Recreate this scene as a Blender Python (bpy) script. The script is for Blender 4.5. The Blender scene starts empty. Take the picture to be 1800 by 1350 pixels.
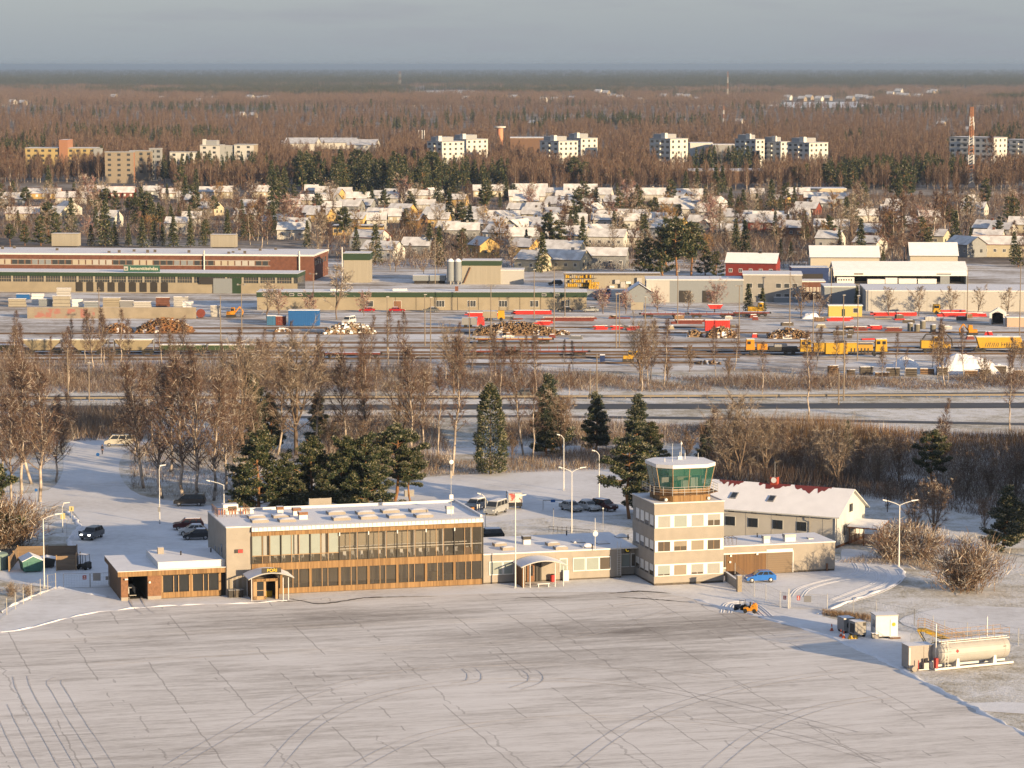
import bpy, bmesh, math, random
import numpy as np
from mathutils import Vector, Matrix

scene = bpy.context.scene
COL = scene.collection
R = math.radians

# ------------------------------------------------------------------ camera, sky, sun, exposure
CAM_H = 69.0
FPX = 5200.0                                    # focal length in pixels of an 1800 px wide picture
PITCH = math.atan((675 - 114) / FPX)
cam_data = bpy.data.cameras.new('camera')
cam_data.sensor_width = 36.0
cam_data.lens = FPX / 1800 * 36.0
cam_data.clip_start = 1.0
cam_data.clip_end = 90000.0
cam = bpy.data.objects.new('camera', cam_data)
COL.objects.link(cam)
cam.location = (0, 0, CAM_H)
cam.rotation_euler = (R(90) - PITCH, 0, 0)
scene.camera = cam

SUN_EL = R(9.4)
SUN_AZ = R(-45.0)                               # direction to the sun, measured from +X towards +Y
sun_dir = Vector((math.cos(SUN_EL) * math.cos(SUN_AZ), math.cos(SUN_EL) * math.sin(SUN_AZ), math.sin(SUN_EL)))
world = bpy.data.worlds.new('World')
scene.world = world
world.use_nodes = True
wn = world.node_tree
bg = wn.nodes['Background']
sky = wn.nodes.new('ShaderNodeTexSky')
sky.sky_type = 'NISHITA'
sky.sun_disc = False
sky.sun_elevation = SUN_EL
sky.sun_rotation = math.atan2(sun_dir.x, sun_dir.y)
sky.altitude = 0
sky.air_density = 1.0
sky.dust_density = 2.0
sky.ozone_density = 2.0
bg.inputs['Strength'].default_value = 0.15
tc = wn.nodes.new('ShaderNodeTexCoord')
mp = wn.nodes.new('ShaderNodeMapping'); mp.inputs['Scale'].default_value = (7, 7, 60)
nz = wn.nodes.new('ShaderNodeTexNoise'); nz.inputs['Scale'].default_value = 1.6; nz.inputs['Detail'].default_value = 6; nz.inputs['Roughness'].default_value = 0.55
cr = wn.nodes.new('ShaderNodeValToRGB'); cr.color_ramp.elements[0].position = 0.5; cr.color_ramp.elements[1].position = 0.72
cr.color_ramp.elements[0].color = (0, 0, 0, 1); cr.color_ramp.elements[1].color = (1, 1, 1, 1)
mx = wn.nodes.new('ShaderNodeMix'); mx.data_type = 'RGBA'
gain = wn.nodes.new('ShaderNodeMath'); gain.operation = 'MULTIPLY'; gain.inputs[1].default_value = 0.55
veil = wn.nodes.new('ShaderNodeMix'); veil.data_type = 'RGBA'
veil.inputs[0].default_value = 0.65
wn.links.new(tc.outputs['Generated'], mp.inputs['Vector'])
wn.links.new(mp.outputs['Vector'], nz.inputs['Vector'])
wn.links.new(nz.outputs['Fac'], cr.inputs['Fac'])
wn.links.new(cr.outputs['Color'], gain.inputs[0])
wn.links.new(sky.outputs['Color'], veil.inputs[6])
veil.inputs[7].default_value = (1.38, 1.58, 1.88, 1)
wn.links.new(veil.outputs[2], mx.inputs[6])
mx.inputs[7].default_value = (1.12, 1.14, 1.30, 1)
wn.links.new(gain.outputs[0], mx.inputs[0])
sepz = wn.nodes.new('ShaderNodeSeparateXYZ'); wn.links.new(tc.outputs['Generated'], sepz.inputs[0])
up = wn.nodes.new('ShaderNodeMapRange'); up.inputs[1].default_value = 0.0; up.inputs[2].default_value = 0.35; wn.links.new(sepz.outputs[2], up.inputs[0])
zen = wn.nodes.new('ShaderNodeMix'); zen.data_type = 'RGBA'; wn.links.new(up.outputs[0], zen.inputs[0]); wn.links.new(mx.outputs[2], zen.inputs[6]); zen.inputs[7].default_value = (0.86, 1.08, 1.55, 1)
wn.links.new(zen.outputs[2], bg.inputs['Color'])

sun_data = bpy.data.lights.new('sun', 'SUN')
sun_data.energy = 4.8
sun_data.angle = R(0.5)
sun_data.color = (1.0, 0.73, 0.42)
sun = bpy.data.objects.new('sun', sun_data)
COL.objects.link(sun)
sun.location = (200, -200, 300)
sun.rotation_euler = (-sun_dir).to_track_quat('-Z', 'Y').to_euler()

scene.view_settings.view_transform = 'Standard'
scene.view_settings.look = 'None'
scene.view_settings.exposure = 1.04
scene.view_settings.gamma = 1.0
scene.render.engine = 'CYCLES'
scene.cycles.max_bounces = 5
scene.cycles.diffuse_bounces = 2
scene.cycles.glossy_bounces = 2
scene.cycles.transmission_bounces = 4
scene.cycles.transparent_max_bounces = 4
scene.cycles.volume_bounces = 0
scene.cycles.use_denoising = True
scene.cycles.caustics_reflective = False
scene.cycles.caustics_refractive = False

# ------------------------------------------------------------------ from the photograph to the ground
_cp, _sp = math.cos(PITCH), math.sin(PITCH)
def G(x, y, z=0.0):
 """ground point (at height z) seen at photo pixel x, y"""
 u = (x - 900) / FPX; v = (675 - y) / FPX
 dy, dz = _cp + v * _sp, -_sp + v * _cp
 t = (z - CAM_H) / dz
 return (u * t, dy * t)
def PXM(y):
 """photo pixels per metre at ground row y"""
 return 1.0 / G(901, y)[0]
TH = R(15.3)
_c, _s = math.cos(TH), math.sin(TH)
ORI = (18.911, 388.818)
def W(lx, ly):
 """terminal-local metres to world"""
 return (ORI[0] + lx * _c - ly * _s, ORI[1] + lx * _s + ly * _c)

# ------------------------------------------------------------------ materials
MATS = {}
def mat(name, col, rough=0.7, metal=0.0, var=0.0, scale=3.0, bump=0.0, spec=0.35, col2=None, emit=None, stretch=None, lo=0.35, hi=0.65, detail=5):
 if name in MATS: return MATS[name]
 m = bpy.data.materials.new(name); m.use_nodes = True
 nt = m.node_tree; b = nt.nodes['Principled BSDF']
 b.inputs['Base Color'].default_value = (*col, 1)
 b.inputs['Roughness'].default_value = rough
 b.inputs['Metallic'].default_value = metal
 b.inputs['Specular IOR Level'].default_value = spec
 if emit:
  b.inputs['Emission Color'].default_value = (*emit[:3], 1); b.inputs['Emission Strength'].default_value = emit[3]
 if var or col2 or bump:
  t = nt.nodes.new('ShaderNodeTexCoord')
  n = nt.nodes.new('ShaderNodeTexNoise'); n.inputs['Scale'].default_value = scale; n.inputs['Detail'].default_value = detail
  src = t.outputs['Object']
  if stretch:
   mpn = nt.nodes.new('ShaderNodeMapping'); mpn.inputs['Scale'].default_value = stretch
   nt.links.new(src, mpn.inputs['Vector']); src = mpn.outputs['Vector']
  nt.links.new(src, n.inputs['Vector'])
  r = nt.nodes.new('ShaderNodeValToRGB')
  r.color_ramp.elements[0].position = lo; r.color_ramp.elements[1].position = hi
  c2 = col2 if col2 else tuple(min(1, c * (1 + var)) for c in col)
  c1 = col if col2 else tuple(c * (1 - var) for c in col)
  r.color_ramp.elements[0].color = (*c1, 1); r.color_ramp.elements[1].color = (*c2, 1)
  nt.links.new(n.outputs['Fac'], r.inputs['Fac']); nt.links.new(r.outputs['Color'], b.inputs['Base Color'])
  if bump:
   bp = nt.nodes.new('ShaderNodeBump'); bp.inputs['Strength'].default_value = bump; bp.inputs['Distance'].default_value = 0.2
   nt.links.new(n.outputs['Fac'], bp.inputs['Height']); nt.links.new(bp.outputs['Normal'], b.inputs['Normal'])
 MATS[name] = m
 return m

def ramp(nt, fac, stops):
 r = nt.nodes.new('ShaderNodeValToRGB')
 e = r.color_ramp.elements
 e[0].position, e[0].color = stops[0][0], (*stops[0][1], 1)
 e[1].position, e[1].color = stops[-1][0], (*stops[-1][1], 1)
 for p, c in stops[1:-1]:
  k = e.new(p); k.color = (*c, 1)
 nt.links.new(fac, r.inputs['Fac'])
 return r.outputs['Color']
def noise(nt, vec, scale, detail=5, rough=0.55, stretch=None, dist=0.0, rot=0.0):
 n = nt.nodes.new('ShaderNodeTexNoise')
 n.inputs['Scale'].default_value = scale; n.inputs['Detail'].default_value = detail
 n.inputs['Roughness'].default_value = rough; n.inputs['Distortion'].default_value = dist
 if stretch or rot:
  mpn = nt.nodes.new('ShaderNodeMapping')
  if stretch: mpn.inputs['Scale'].default_value = stretch
  mpn.inputs['Rotation'].default_value = (0, 0, rot)
  nt.links.new(vec, mpn.inputs['Vector']); vec = mpn.outputs['Vector']
 nt.links.new(vec, n.inputs['Vector'])
 return n.outputs['Fac']
def mth(nt, op, a, b=None, clamp=False):
 n = nt.nodes.new('ShaderNodeMath'); n.operation = op; n.use_clamp = clamp
 for i, v in enumerate((a, b)):
  if v is None: continue
  if isinstance(v, (int, float)): n.inputs[i].default_value = v
  else: nt.links.new(v, n.inputs[i])
 return n.outputs[0]
def mixc(nt, fac, a, b):
 n = nt.nodes.new('ShaderNodeMix'); n.data_type = 'RGBA'
 if isinstance(fac, (int, float)): n.inputs[0].default_value = fac
 else: nt.links.new(fac, n.inputs[0])
 for i, v in ((6, a), (7, b)):
  if isinstance(v, tuple): n.inputs[i].default_value = (*v, 1)
  else: nt.links.new(v, n.inputs[i])
 return n.outputs[2]
def newmat(name, rough=0.8, spec=0.2):
 m = bpy.data.materials.new(name); m.use_nodes = True
 b = m.node_tree.nodes['Principled BSDF']
 b.inputs['Roughness'].default_value = rough; b.inputs['Specular IOR Level'].default_value = spec
 MATS[name] = m
 t = m.node_tree.nodes.new('ShaderNodeTexCoord')
 return m, m.node_tree, b, t.outputs['Object']
def bumpn(nt, b, h, strength=0.3, dist=0.2):
 bp = nt.nodes.new('ShaderNodeBump'); bp.inputs['Strength'].default_value = strength; bp.inputs['Distance'].default_value = dist
 nt.links.new(h, bp.inputs['Height']); nt.links.new(bp.outputs['Normal'], b.inputs['Normal'])

SNOW = (0.80, 0.80, 0.82)

# ------------------------------------------------------------------ mesh building
class MB:
 """collects faces of several materials, then links them as ONE mesh object"""
 def __init__(s): s.v = []; s.f = []; s.m = []; s.mats = []
 def mi(s, m):
  if m not in s.mats: s.mats.append(m)
  return s.mats.index(m)
 def face(s, pts, m):
  b = len(s.v); s.v += [tuple(p) for p in pts]; s.f.append(tuple(range(b, b + len(pts)))); s.m.append(s.mi(m)); return s
 def hexa(s, p, m, skip=()):
  """8 points: bottom ring 0-3 counter-clockwise, top ring 4-7"""
  b = len(s.v); s.v += [tuple(q) for q in p]; k = s.mi(m)
  for i, f in enumerate(((3, 2, 1, 0), (4, 5, 6, 7), (0, 1, 5, 4), (1, 2, 6, 5), (2, 3, 7, 6), (3, 0, 4, 7))):
   if i in skip: continue
   s.f.append(tuple(b + j for j in f)); s.m.append(k)
  return s
 def box(s, x0, x1, y0, y1, z0, z1, m, top=None):
  k = [(x0, y0, z0), (x1, y0, z0), (x1, y1, z0), (x0, y1, z0), (x0, y0, z1), (x1, y0, z1), (x1, y1, z1), (x0, y1, z1)]
  if top is None: return s.hexa(k, m)
  s.hexa(k, m, skip=(1,)); return s.face(k[4:], top)
 def prism(s, pts, z0, z1, m, top=None):
  """polygon (counter-clockwise) extruded upward"""
  n = len(pts); b = len(s.v); k = s.mi(m)
  s.v += [(p[0], p[1], z0) for p in pts] + [(p[0], p[1], z1) for p in pts]
  for i in range(n):
   j = (i + 1) % n; s.f.append((b + i, b + j, b + n + j, b + n + i)); s.m.append(k)
  s.f.append(tuple(b + n - 1 - i for i in range(n))); s.m.append(k)
  s.f.append(tuple(b + n + i for i in range(n))); s.m.append(s.mi(top or m))
  return s
 def xprism(s, prof, x0, x1, m):
  """profile in (y, z) extruded along x"""
  n = len(prof); b = len(s.v); k = s.mi(m)
  s.v += [(x0, p[0], p[1]) for p in prof] + [(x1, p[0], p[1]) for p in prof]
  for i in range(n):
   j = (i + 1) % n; s.f.append((b + i, b + n + i, b + n + j, b + j)); s.m.append(k)
  s.f.append(tuple(b + i for i in range(n))); s.m.append(k)
  s.f.append(tuple(b + 2 * n - 1 - i for i in range(n))); s.m.append(k)
  return s
 def yprism(s, prof, y0, y1, m):
  """profile in (x, z) extruded along y"""
  n = len(prof); b = len(s.v); k = s.mi(m)
  s.v += [(p[0], y0, p[1]) for p in prof] + [(p[0], y1, p[1]) for p in prof]
  for i in range(n):
   j = (i + 1) % n; s.f.append((b + i, b + j, b + n + j, b + n + i)); s.m.append(k)
  s.f.append(tuple(b + n - 1 - i for i in range(n))); s.m.append(k)
  s.f.append(tuple(b + n + i for i in range(n))); s.m.append(k)
  return s
 def tube(s, p0, p1, r0, r1, m, n=6, caps=True):
  p0 = Vector(p0); p1 = Vector(p1); d = (p1 - p0)
  if d.length < 1e-6: return s
  d.normalize(); u = d.orthogonal().normalized(); w = d.cross(u)
  b = len(s.v); k = s.mi(m)
  for p, r in ((p0, r0), (p1, r1)):
   for i in range(n):
    a = 2 * math.pi * i / n; s.v.append(tuple(p + u * (r * math.cos(a)) + w * (r * math.sin(a))))
  for i in range(n):
   j = (i + 1) % n; s.f.append((b + i, b + j, b + n + j, b + n + i)); s.m.append(k)
  if caps:
   s.f.append(tuple(b + n - 1 - i for i in range(n))); s.m.append(k)
   s.f.append(tuple(b + n + i for i in range(n))); s.m.append(k)
  return s
 def path(s, pts, r, m, n=6):
  for a, b_ in zip(pts[:-1], pts[1:]): s.tube(a, b_, r, r, m, n)
  return s
 def lathe(s, prof, m, n=16, axis='z', at=(0, 0, 0)):
  """profile of (radius, height)"""
  b = len(s.v); k = s.mi(m); q = len(prof)
  for r, h in prof:
   for i in range(n):
    a = 2 * math.pi * i / n; x, y = r * math.cos(a), r * math.sin(a)
    p = (x, y, h) if axis == 'z' else ((h, x, y) if axis == 'x' else (y, h, x))
    s.v.append((p[0] + at[0], p[1] + at[1], p[2] + at[2]))
  for j in range(q - 1):
   for i in range(n):
    t = (i + 1) % n; s.f.append((b + j * n + i, b + j * n + t, b + (j + 1) * n + t, b + (j + 1) * n + i)); s.m.append(k)
  s.f.append(tuple(b + n - 1 - i for i in range(n))); s.m.append(k)
  s.f.append(tuple(b + (q - 1) * n + i for i in range(n))); s.m.append(k)
  return s
 def build(s, name, parent=None, loc=(0, 0, 0), rz=0.0, smooth=False, **props):
  me = bpy.data.meshes.new(name)
  me.from_pydata(s.v, [], s.f)
  for m in s.mats: me.materials.append(m)
  me.polygons.foreach_set('material_index', s.m)
  if smooth: me.polygons.foreach_set('use_smooth', [True] * len(s.f))
  me.update()
  o = bpy.data.objects.new(name, me); COL.objects.link(o)
  o.location = loc; o.rotation_euler = (0, 0, rz)
  if parent is not None: o.parent = parent
  for k, v in props.items(): o[k] = v
  return o

def tag(o, label, cat, group=None, kind=None):
 o['label'] = label; o['category'] = cat
 if group: o['group'] = group
 if kind: o['kind'] = kind
 return o
def thing(name, label, cat, loc=(0, 0, 0), rz=0.0, group=None):
 o = bpy.data.objects.new(name, None); COL.objects.link(o)
 o.empty_display_size = 0.5
 o.location = loc; o.rotation_euler = (0, 0, rz)
 return tag(o, label, cat, group)
KIDS = {}
def dup(root, loc=None, rz=None, label=None, scale=None, group=None):
 """a copy of a thing with copies of its parts and their sub-parts"""
 if not KIDS:
  pass
 def rec(o, parent):
  c = o.copy(); COL.objects.link(c)
  if parent is not None:
   c.parent = parent
  for ch in kids(o): rec(ch, c)
  return c
 r = rec(root, None)
 if loc is not None: r.location = loc
 if rz is not None: r.rotation_euler = (0, 0, rz)
 if scale is not None: r.scale = scale if hasattr(scale, '__len__') else (scale,) * 3
 if label: r['label'] = label
 if group: r['group'] = group
 return r
def kids(o):
 k = KIDS.get(o.name)
 if k is None:
  k = KIDS[o.name] = list(o.children)
 return k
def sheet(name, pts, z, m, kind='structure', rz=0.0, origin=(0, 0)):
 """a flat polygon lying on the ground; pts in world metres"""
 mb = MB()
 c, s_ = math.cos(rz), math.sin(rz)
 loc = [((x - origin[0]) * c + (y - origin[1]) * s_, -(x - origin[0]) * s_ + (y - origin[1]) * c) for x, y in pts]
 a = sum(loc[i][0] * loc[(i + 1) % len(loc)][1] - loc[(i + 1) % len(loc)][0] * loc[i][1] for i in range(len(loc)))
 if a < 0: loc.reverse()
 mb.face([(x, y, 0) for x, y in loc], m)
 o = mb.build(name, None, (origin[0], origin[1], z), rz)
 o['kind'] = kind
 return o
def smooth_poly(pts, n=4, closed=False):
 """Catmull-Rom through pixel points"""
 out = []
 P = list(pts)
 m = len(P)
 for i in range(m if closed else m - 1):
  p0 = P[(i - 1) % m] if closed or i > 0 else P[0]
  p1 = P[i]; p2 = P[(i + 1) % m]
  p3 = P[(i + 2) % m] if closed or i + 2 < m else P[-1]
  for k in range(n):
   t = k / n
   out.append(tuple(0.5 * (2 * p1[j] + (p2[j] - p0[j]) * t + (2 * p0[j] - 5 * p1[j] + 4 * p2[j] - p3[j]) * t * t + (3 * p1[j] - p0[j] - 3 * p2[j] + p3[j]) * t ** 3) for j in range(2)))
 if not closed: out.append(tuple(P[-1][:2]))
 return out
def pix(pts, z=0.0): return [G(x, y, z) for x, y in pts]
def strip(name, line, width, z, m, kind='structure', thick=0.0):
 """a ribbon along world points; with thick > 0 a low rounded ridge"""
 mb = MB(); n = len(line); rows = []
 for i, p in enumerate(line):
  a = Vector(line[max(0, i - 1)]); b = Vector(line[min(n - 1, i + 1)])
  d = (b - a).normalized(); q = Vector((-d.y, d.x))
  w = width[i] if hasattr(width, '__len__') else width
  rows.append((Vector(p) - q * w / 2, Vector(p), Vector(p) + q * w / 2))
 for i in range(n - 1):
  a, b = rows[i], rows[i + 1]
  if thick:
   t0 = thick * (0.6 + 0.8 * random.random()) if i else thick; t1 = thick
   mb.face([(*a[0], 0), (*b[0], 0), (*b[1], thick), (*a[1], thick)], m)
   mb.face([(*a[1], thick), (*b[1], thick), (*b[2], 0), (*a[2], 0)], m)
  else:
   mb.face([(*a[0], 0), (*b[0], 0), (*b[2], 0), (*a[2], 0)], m)
 o = mb.build(name, None, (0, 0, z)); o['kind'] = kind
 return o
# ------------------------------------------------------------------ trees and shrubs (shape builders)
def bark(name, c1, c2, scale=2.0):
 return mat(name, c1, 0.9, col2=c2, scale=scale, spec=0.1)
M_BIRCH = bark('birch_bark', (0.10, 0.085, 0.075), (0.55, 0.47, 0.40), 1.1)
M_BRANCH = bark('branch_bark', (0.12, 0.09, 0.07), (0.20, 0.15, 0.115), 1.0)
M_PINEBARK = bark('pine_bark', (0.13, 0.075, 0.045), (0.30, 0.15, 0.07), 0.8)
M_SPRUCEBARK = bark('spruce_bark', (0.07, 0.05, 0.04), (0.12, 0.09, 0.07), 1.0)
M_TWIG_RED = mat('twig_red', (0.118, 0.075, 0.058), 0.9, spec=0.1)
M_TWIG_BROWN = mat('twig_brown', (0.17, 0.115, 0.08), 0.9, spec=0.1)
M_TWIG_GREY = mat('twig_grey', (0.21, 0.165, 0.125), 0.9, spec=0.1)
M_TWIG_FROST = mat('twig_frost', (0.50, 0.46, 0.41), 0.9, spec=0.1)
M_TWIG_ROSE = mat('twig_rose', (0.27, 0.145, 0.125), 0.9, spec=0.1)
M_TWIG_OCHRE = mat('twig_ochre', (0.27, 0.165, 0.07), 0.9, spec=0.1)
M_LARCH = mat('larch_needles', (0.42, 0.24, 0.07), 0.9, spec=0.1)
M_NEEDLE = mat('needles_dark', (0.026, 0.042, 0.022), 0.85, spec=0.15)
M_NEEDLE2 = mat('needles_green', (0.052, 0.066, 0.030), 0.85, spec=0.15)
M_NEEDLE3 = mat('needles_olive', (0.15, 0.135, 0.065), 0.85, spec=0.15)
M_NFROST = mat('needles_frosted', (0.27, 0.26, 0.20), 0.9, spec=0.1)
M_NBLUE = mat('needles_bluish', (0.05, 0.07, 0.06), 0.85, spec=0.15)

class TB:
 """tree geometry in numpy: tubes, thin twig triangles, needle faces"""
 def __init__(s, seed): s.rg = np.random.default_rng(seed); s.V = []; s.F = []; s.K = []; s.n = 0; s.mats = []
 def mi(s, m):
  if m not in s.mats: s.mats.append(m)
  return s.mats.index(m)
 def tube(s, pts, rad, m, n=4):
  pts = np.asarray(pts, float); rad = np.asarray(rad, float); q = len(pts)
  d = np.gradient(pts, axis=0); d /= np.linalg.norm(d, axis=1)[:, None] + 1e-9
  ref = np.where(np.abs(d[:, 2:3]) < 0.9, [[0, 0, 1.0]], [[1.0, 0, 0]])
  u = np.cross(d, ref); u /= np.linalg.norm(u, axis=1)[:, None] + 1e-9
  w = np.cross(d, u)
  a = np.arange(n) * 2 * np.pi / n
  ring = pts[:, None, :] + rad[:, None, None] * (np.cos(a)[None, :, None] * u[:, None, :] + np.sin(a)[None, :, None] * w[:, None, :])
  s.V.append(ring.reshape(-1, 3))
  i = np.arange(q - 1)[:, None] * n; j = np.arange(n)[None, :]; jn = (j + 1) % n
  b0, b1, t0, t1 = i + j, i + jn, i + n + j, i + n + jn
  f = np.concatenate([np.stack([b0, b1, t1], -1).reshape(-1, 3), np.stack([b0, t1, t0], -1).reshape(-1, 3)]) + s.n
  s.F.append(f); s.K.append(np.full(len(f), s.mi(m), np.int32)); s.n += q * n
 def tris(s, base, tip, width, m):
  """thin triangles from base to tip"""
  base = np.asarray(base, float); tip = np.asarray(tip, float); k = len(base)
  if k == 0: return
  d = tip - base; r = s.rg.normal(size=(k, 3)); u = np.cross(d, r); u /= np.linalg.norm(u, axis=1)[:, None] + 1e-9
  wv = (np.broadcast_to(np.asarray(width, float), (k,)) / 2)[:, None]
  v = np.stack([base - u * wv, base + u * wv, tip], 1).reshape(-1, 3)
  s.V.append(v); f = np.arange(3 * k).reshape(-1, 3) + s.n
  s.F.append(f)
  if isinstance(m, (list, tuple)):
   idx = np.array([s.mi(x) for x in m[0]], np.int32); s.K.append(s.rg.choice(idx, k, p=m[1]).astype(np.int32))
  else: s.K.append(np.full(k, s.mi(m), np.int32))
  s.n += 3 * k
 def mesh(s, name):
  v = np.concatenate(s.V); f = np.concatenate(s.F); k = np.concatenate(s.K)
  me = bpy.data.meshes.new(name)
  me.vertices.add(len(v)); me.vertices.foreach_set('co', v.astype(np.float32).ravel())
  me.loops.add(3 * len(f)); me.loops.foreach_set('vertex_index', f.astype(np.int32).ravel())
  me.polygons.add(len(f)); me.polygons.foreach_set('loop_start', np.arange(0, 3 * len(f), 3, dtype=np.int32))
  me.polygons.foreach_set('loop_total', np.full(len(f), 3, np.int32))
  for m in s.mats: me.materials.append(m)
  me.polygons.foreach_set('material_index', k)
  me.update(calc_edges=True); me.validate()
  return me

def _unit(v): return v / (np.linalg.norm(v, axis=-1, keepdims=True) + 1e-9)

def bare_tree(seed, h=14.0, nb=46, ntw=2600, spread=0.22, up=0.75, crown0=0.22, twig=M_TWIG_RED, bark_m=M_BIRCH, tw_w=0.05, tw_l=1.0, droop=0.25, r0=0.17, sides=5, bulge=0.45, fork=0, frost=0.0, br_r=1.0):
 """a leafless tree: returns (trunk mesh, crown mesh)"""
 T = TB(seed); C = TB(seed + 1); rg = T.rg
 C.rg = rg
 lean = rg.normal(0, 0.03, 2); k = 9
 z = np.linspace(0, 1, k)
 wob = np.cumsum(rg.normal(0, 0.012, (k, 2)), 0)
 tr = np.stack([h * (lean[0] * z + wob[:, 0]), h * (lean[1] * z + wob[:, 1]), h * z], 1); tr[0, :2] = 0
 T.tube(tr, r0 * (1 - z) ** 0.8 + 0.02, bark_m, sides + 1)
 limbs = []
 for i in range(fork):
  t = rg.uniform(0.12, 0.3); p = np.array([np.interp(t, z, tr[:, j]) for j in range(3)])
  az = rg.uniform(0, 2 * np.pi); e = h * rg.uniform(0.55, 0.85)
  q = np.stack([p + np.array([math.cos(az) * e * 0.25 * s_ ** 0.7, math.sin(az) * e * 0.25 * s_ ** 0.7, e * s_]) for s_ in np.linspace(0, 1, 6)])
  T.tube(q, r0 * 0.6 * (1 - np.linspace(0, 1, 6)) ** 0.8 + 0.015, bark_m, 4)
  limbs.append(q)
 bases = []; dirs = []
 for i in range(nb):
  t = crown0 + (0.97 - crown0) * (i + rg.uniform(0, 1)) / nb
  if limbs and rg.random() < 0.5:
   q = limbs[rg.integers(len(limbs))]; tt = rg.uniform(0.2, 0.97); zz = np.linspace(0, 1, 6)
   p = np.array([np.interp(tt, zz, q[:, j]) for j in range(3)])
  else: p = np.array([np.interp(t, z, tr[:, j]) for j in range(3)])
  rel = (t - crown0) / (1 - crown0)
  L = h * spread * (math.sin(math.pi * min(1, (rel + 0.08) ** bulge * 0.98)) * 0.85 + 0.22) * rg.uniform(0.7, 1.25)
  az = i * 2.4 + rg.uniform(-0.6, 0.6)
  d = np.array([math.cos(az), math.sin(az), up + rel * 0.9 + rg.normal(0, 0.15)]); d = _unit(d)
  ss = np.linspace(0, 1, 5)[:, None]
  pts = p + d * L * ss + np.array([0, 0, L * 0.25]) * ss ** 2 + np.cumsum(rg.normal(0, L * 0.02, (5, 3)), 0)
  C.tube(pts, r0 * 0.30 * br_r * (1 - 0.8 * ss[:, 0]) * (1 - 0.55 * rel) + 0.006, M_BRANCH if frost < 0.3 else twig, 3)
  m = max(2, int(ntw / nb / 14))
  for j in range(m):                       # side branches
   a = rg.uniform(0.25, 0.95); b = np.array([np.interp(a, ss[:, 0], pts[:, q]) for q in range(3)])
   dd = _unit(d + rg.normal(0, 0.55, 3) + np.array([0, 0, 0.1])); l2 = L * 0.5 * rg.uniform(0.5, 1) * (1.15 - a)
   e = b + dd * l2
   bases.append(np.stack([b + (e - b) * x for x in (0.2, 0.5, 0.8, 1.0)])); dirs.append(np.repeat(dd[None], 4, 0))
   C.tris([b], [e], 0.07 * br_r, twig)
  bases.append(pts[1:]); dirs.append(np.repeat(d[None], 4, 0))
 B = np.concatenate(bases); D = np.concatenate(dirs)
 idx = rg.integers(0, len(B), ntw)
 b = B[idx] + rg.normal(0, 0.10, (ntw, 3)); d = _unit(D[idx] + rg.normal(0, 0.55, (ntw, 3)))
 tip = b + d * (tw_l * rg.uniform(0.5, 1.3, ntw))[:, None]; tip[:, 2] -= droop * rg.uniform(0, 1, ntw)
 mm = twig if frost <= 0 else ([twig, M_TWIG_FROST], [1 - frost, frost])
 C.tris(b, tip, tw_w * rg.uniform(0.7, 1.3, ntw), mm)
 return T, C

def needles(C, cen, rad, n, size, mix):
 """needle tufts round the given points"""
 rg = C.rg; k = len(cen); N = k * n
 idx = np.repeat(np.arange(k), n)
 u = _unit(rg.normal(size=(N, 3))); rr = rg.uniform(0.25, 1, N) ** 0.6
 p = cen[idx] + u * (rr[:, None] * np.asarray(rad)[idx]) if np.ndim(rad) > 1 else cen[idx] + u * rr[:, None] * rad * np.array([1.15, 1.15, 0.55])
 d = _unit(u + rg.normal(0, 0.5, (N, 3)) + np.array([0, 0, 0.15]))
 L = size * rg.uniform(0.6, 1.3, N)
 top = u[:, 2] > 0.15
 for sel, m in ((top, mix[0]), (~top, mix[1])):
  if sel.any(): C.tris(p[sel], p[sel] + d[sel] * L[sel, None], L[sel] * 0.55, m)

def pine(seed, h=12.0, crown0=0.3, w=0.28, nb=34, tuft=26, per=34, frost=0.3, size=0.42, top=0.55, blue=False):
 T = TB(seed); C = TB(seed + 1); rg = C.rg; k = 7; z = np.linspace(0, 1, k)
 wob = np.cumsum(rg.normal(0, 0.015, (k, 2)), 0); tr = np.stack([h * wob[:, 0], h * wob[:, 1], h * 0.96 * z], 1); tr[0, :2] = 0
 T.tube(tr, 0.02 * h * (1 - z * 0.85) + 0.02, M_PINEBARK, 6)
 cen = []
 for i in range(nb):
  rel = (i + rg.random()) / nb; t = crown0 + (1 - crown0) * rel
  p = np.array([np.interp(t, z, tr[:, j]) for j in range(3)])
  L = h * w * ((math.sin(math.pi * (0.18 + 0.80 * rel ** 0.9)) * 0.8 + 0.25) if crown0 > 0.3 else (1.08 * (1 - rel) ** 0.8 + 0.14)) * rg.uniform(0.6, 1.2)
  az = i * 2.4 + rg.normal(0, 0.4); d = _unit(np.array([math.cos(az), math.sin(az), 0.05 + 0.5 * rel + rg.normal(0, 0.12)]))
  ss = np.linspace(0, 1, 4)[:, None]; pts = p + d * L * ss + np.array([0, 0, L * 0.12]) * ss ** 2
  C.tube(pts, 0.006 * h * (1 - 0.8 * ss[:, 0]) + 0.01, M_PINEBARK, 3)
  m = max(2, int(tuft * L / (h * w)))
  a = rg.uniform(0.35, 1.05, m)[:, None]
  cen.append(p + d * L * a + np.array([0, 0, L * 0.12]) * a ** 2 + rg.normal(0, 0.05 * h * w + 0.12, (m, 3)) * np.array([1, 1, 0.6]))
 cen = np.concatenate(cen)
 g = M_NBLUE if blue else M_NEEDLE2
 needles(C, cen, 0.44 * (h / 12) ** 0.5, per, size, (([M_NEEDLE, g, M_NEEDLE3, M_NFROST], [0.2, 0.4 - frost * 0.3, 0.4 - frost * 0.7, frost]), ([M_NEEDLE, g, M_NEEDLE3], [0.55, 0.3, 0.15])))
 return T, C

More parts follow.
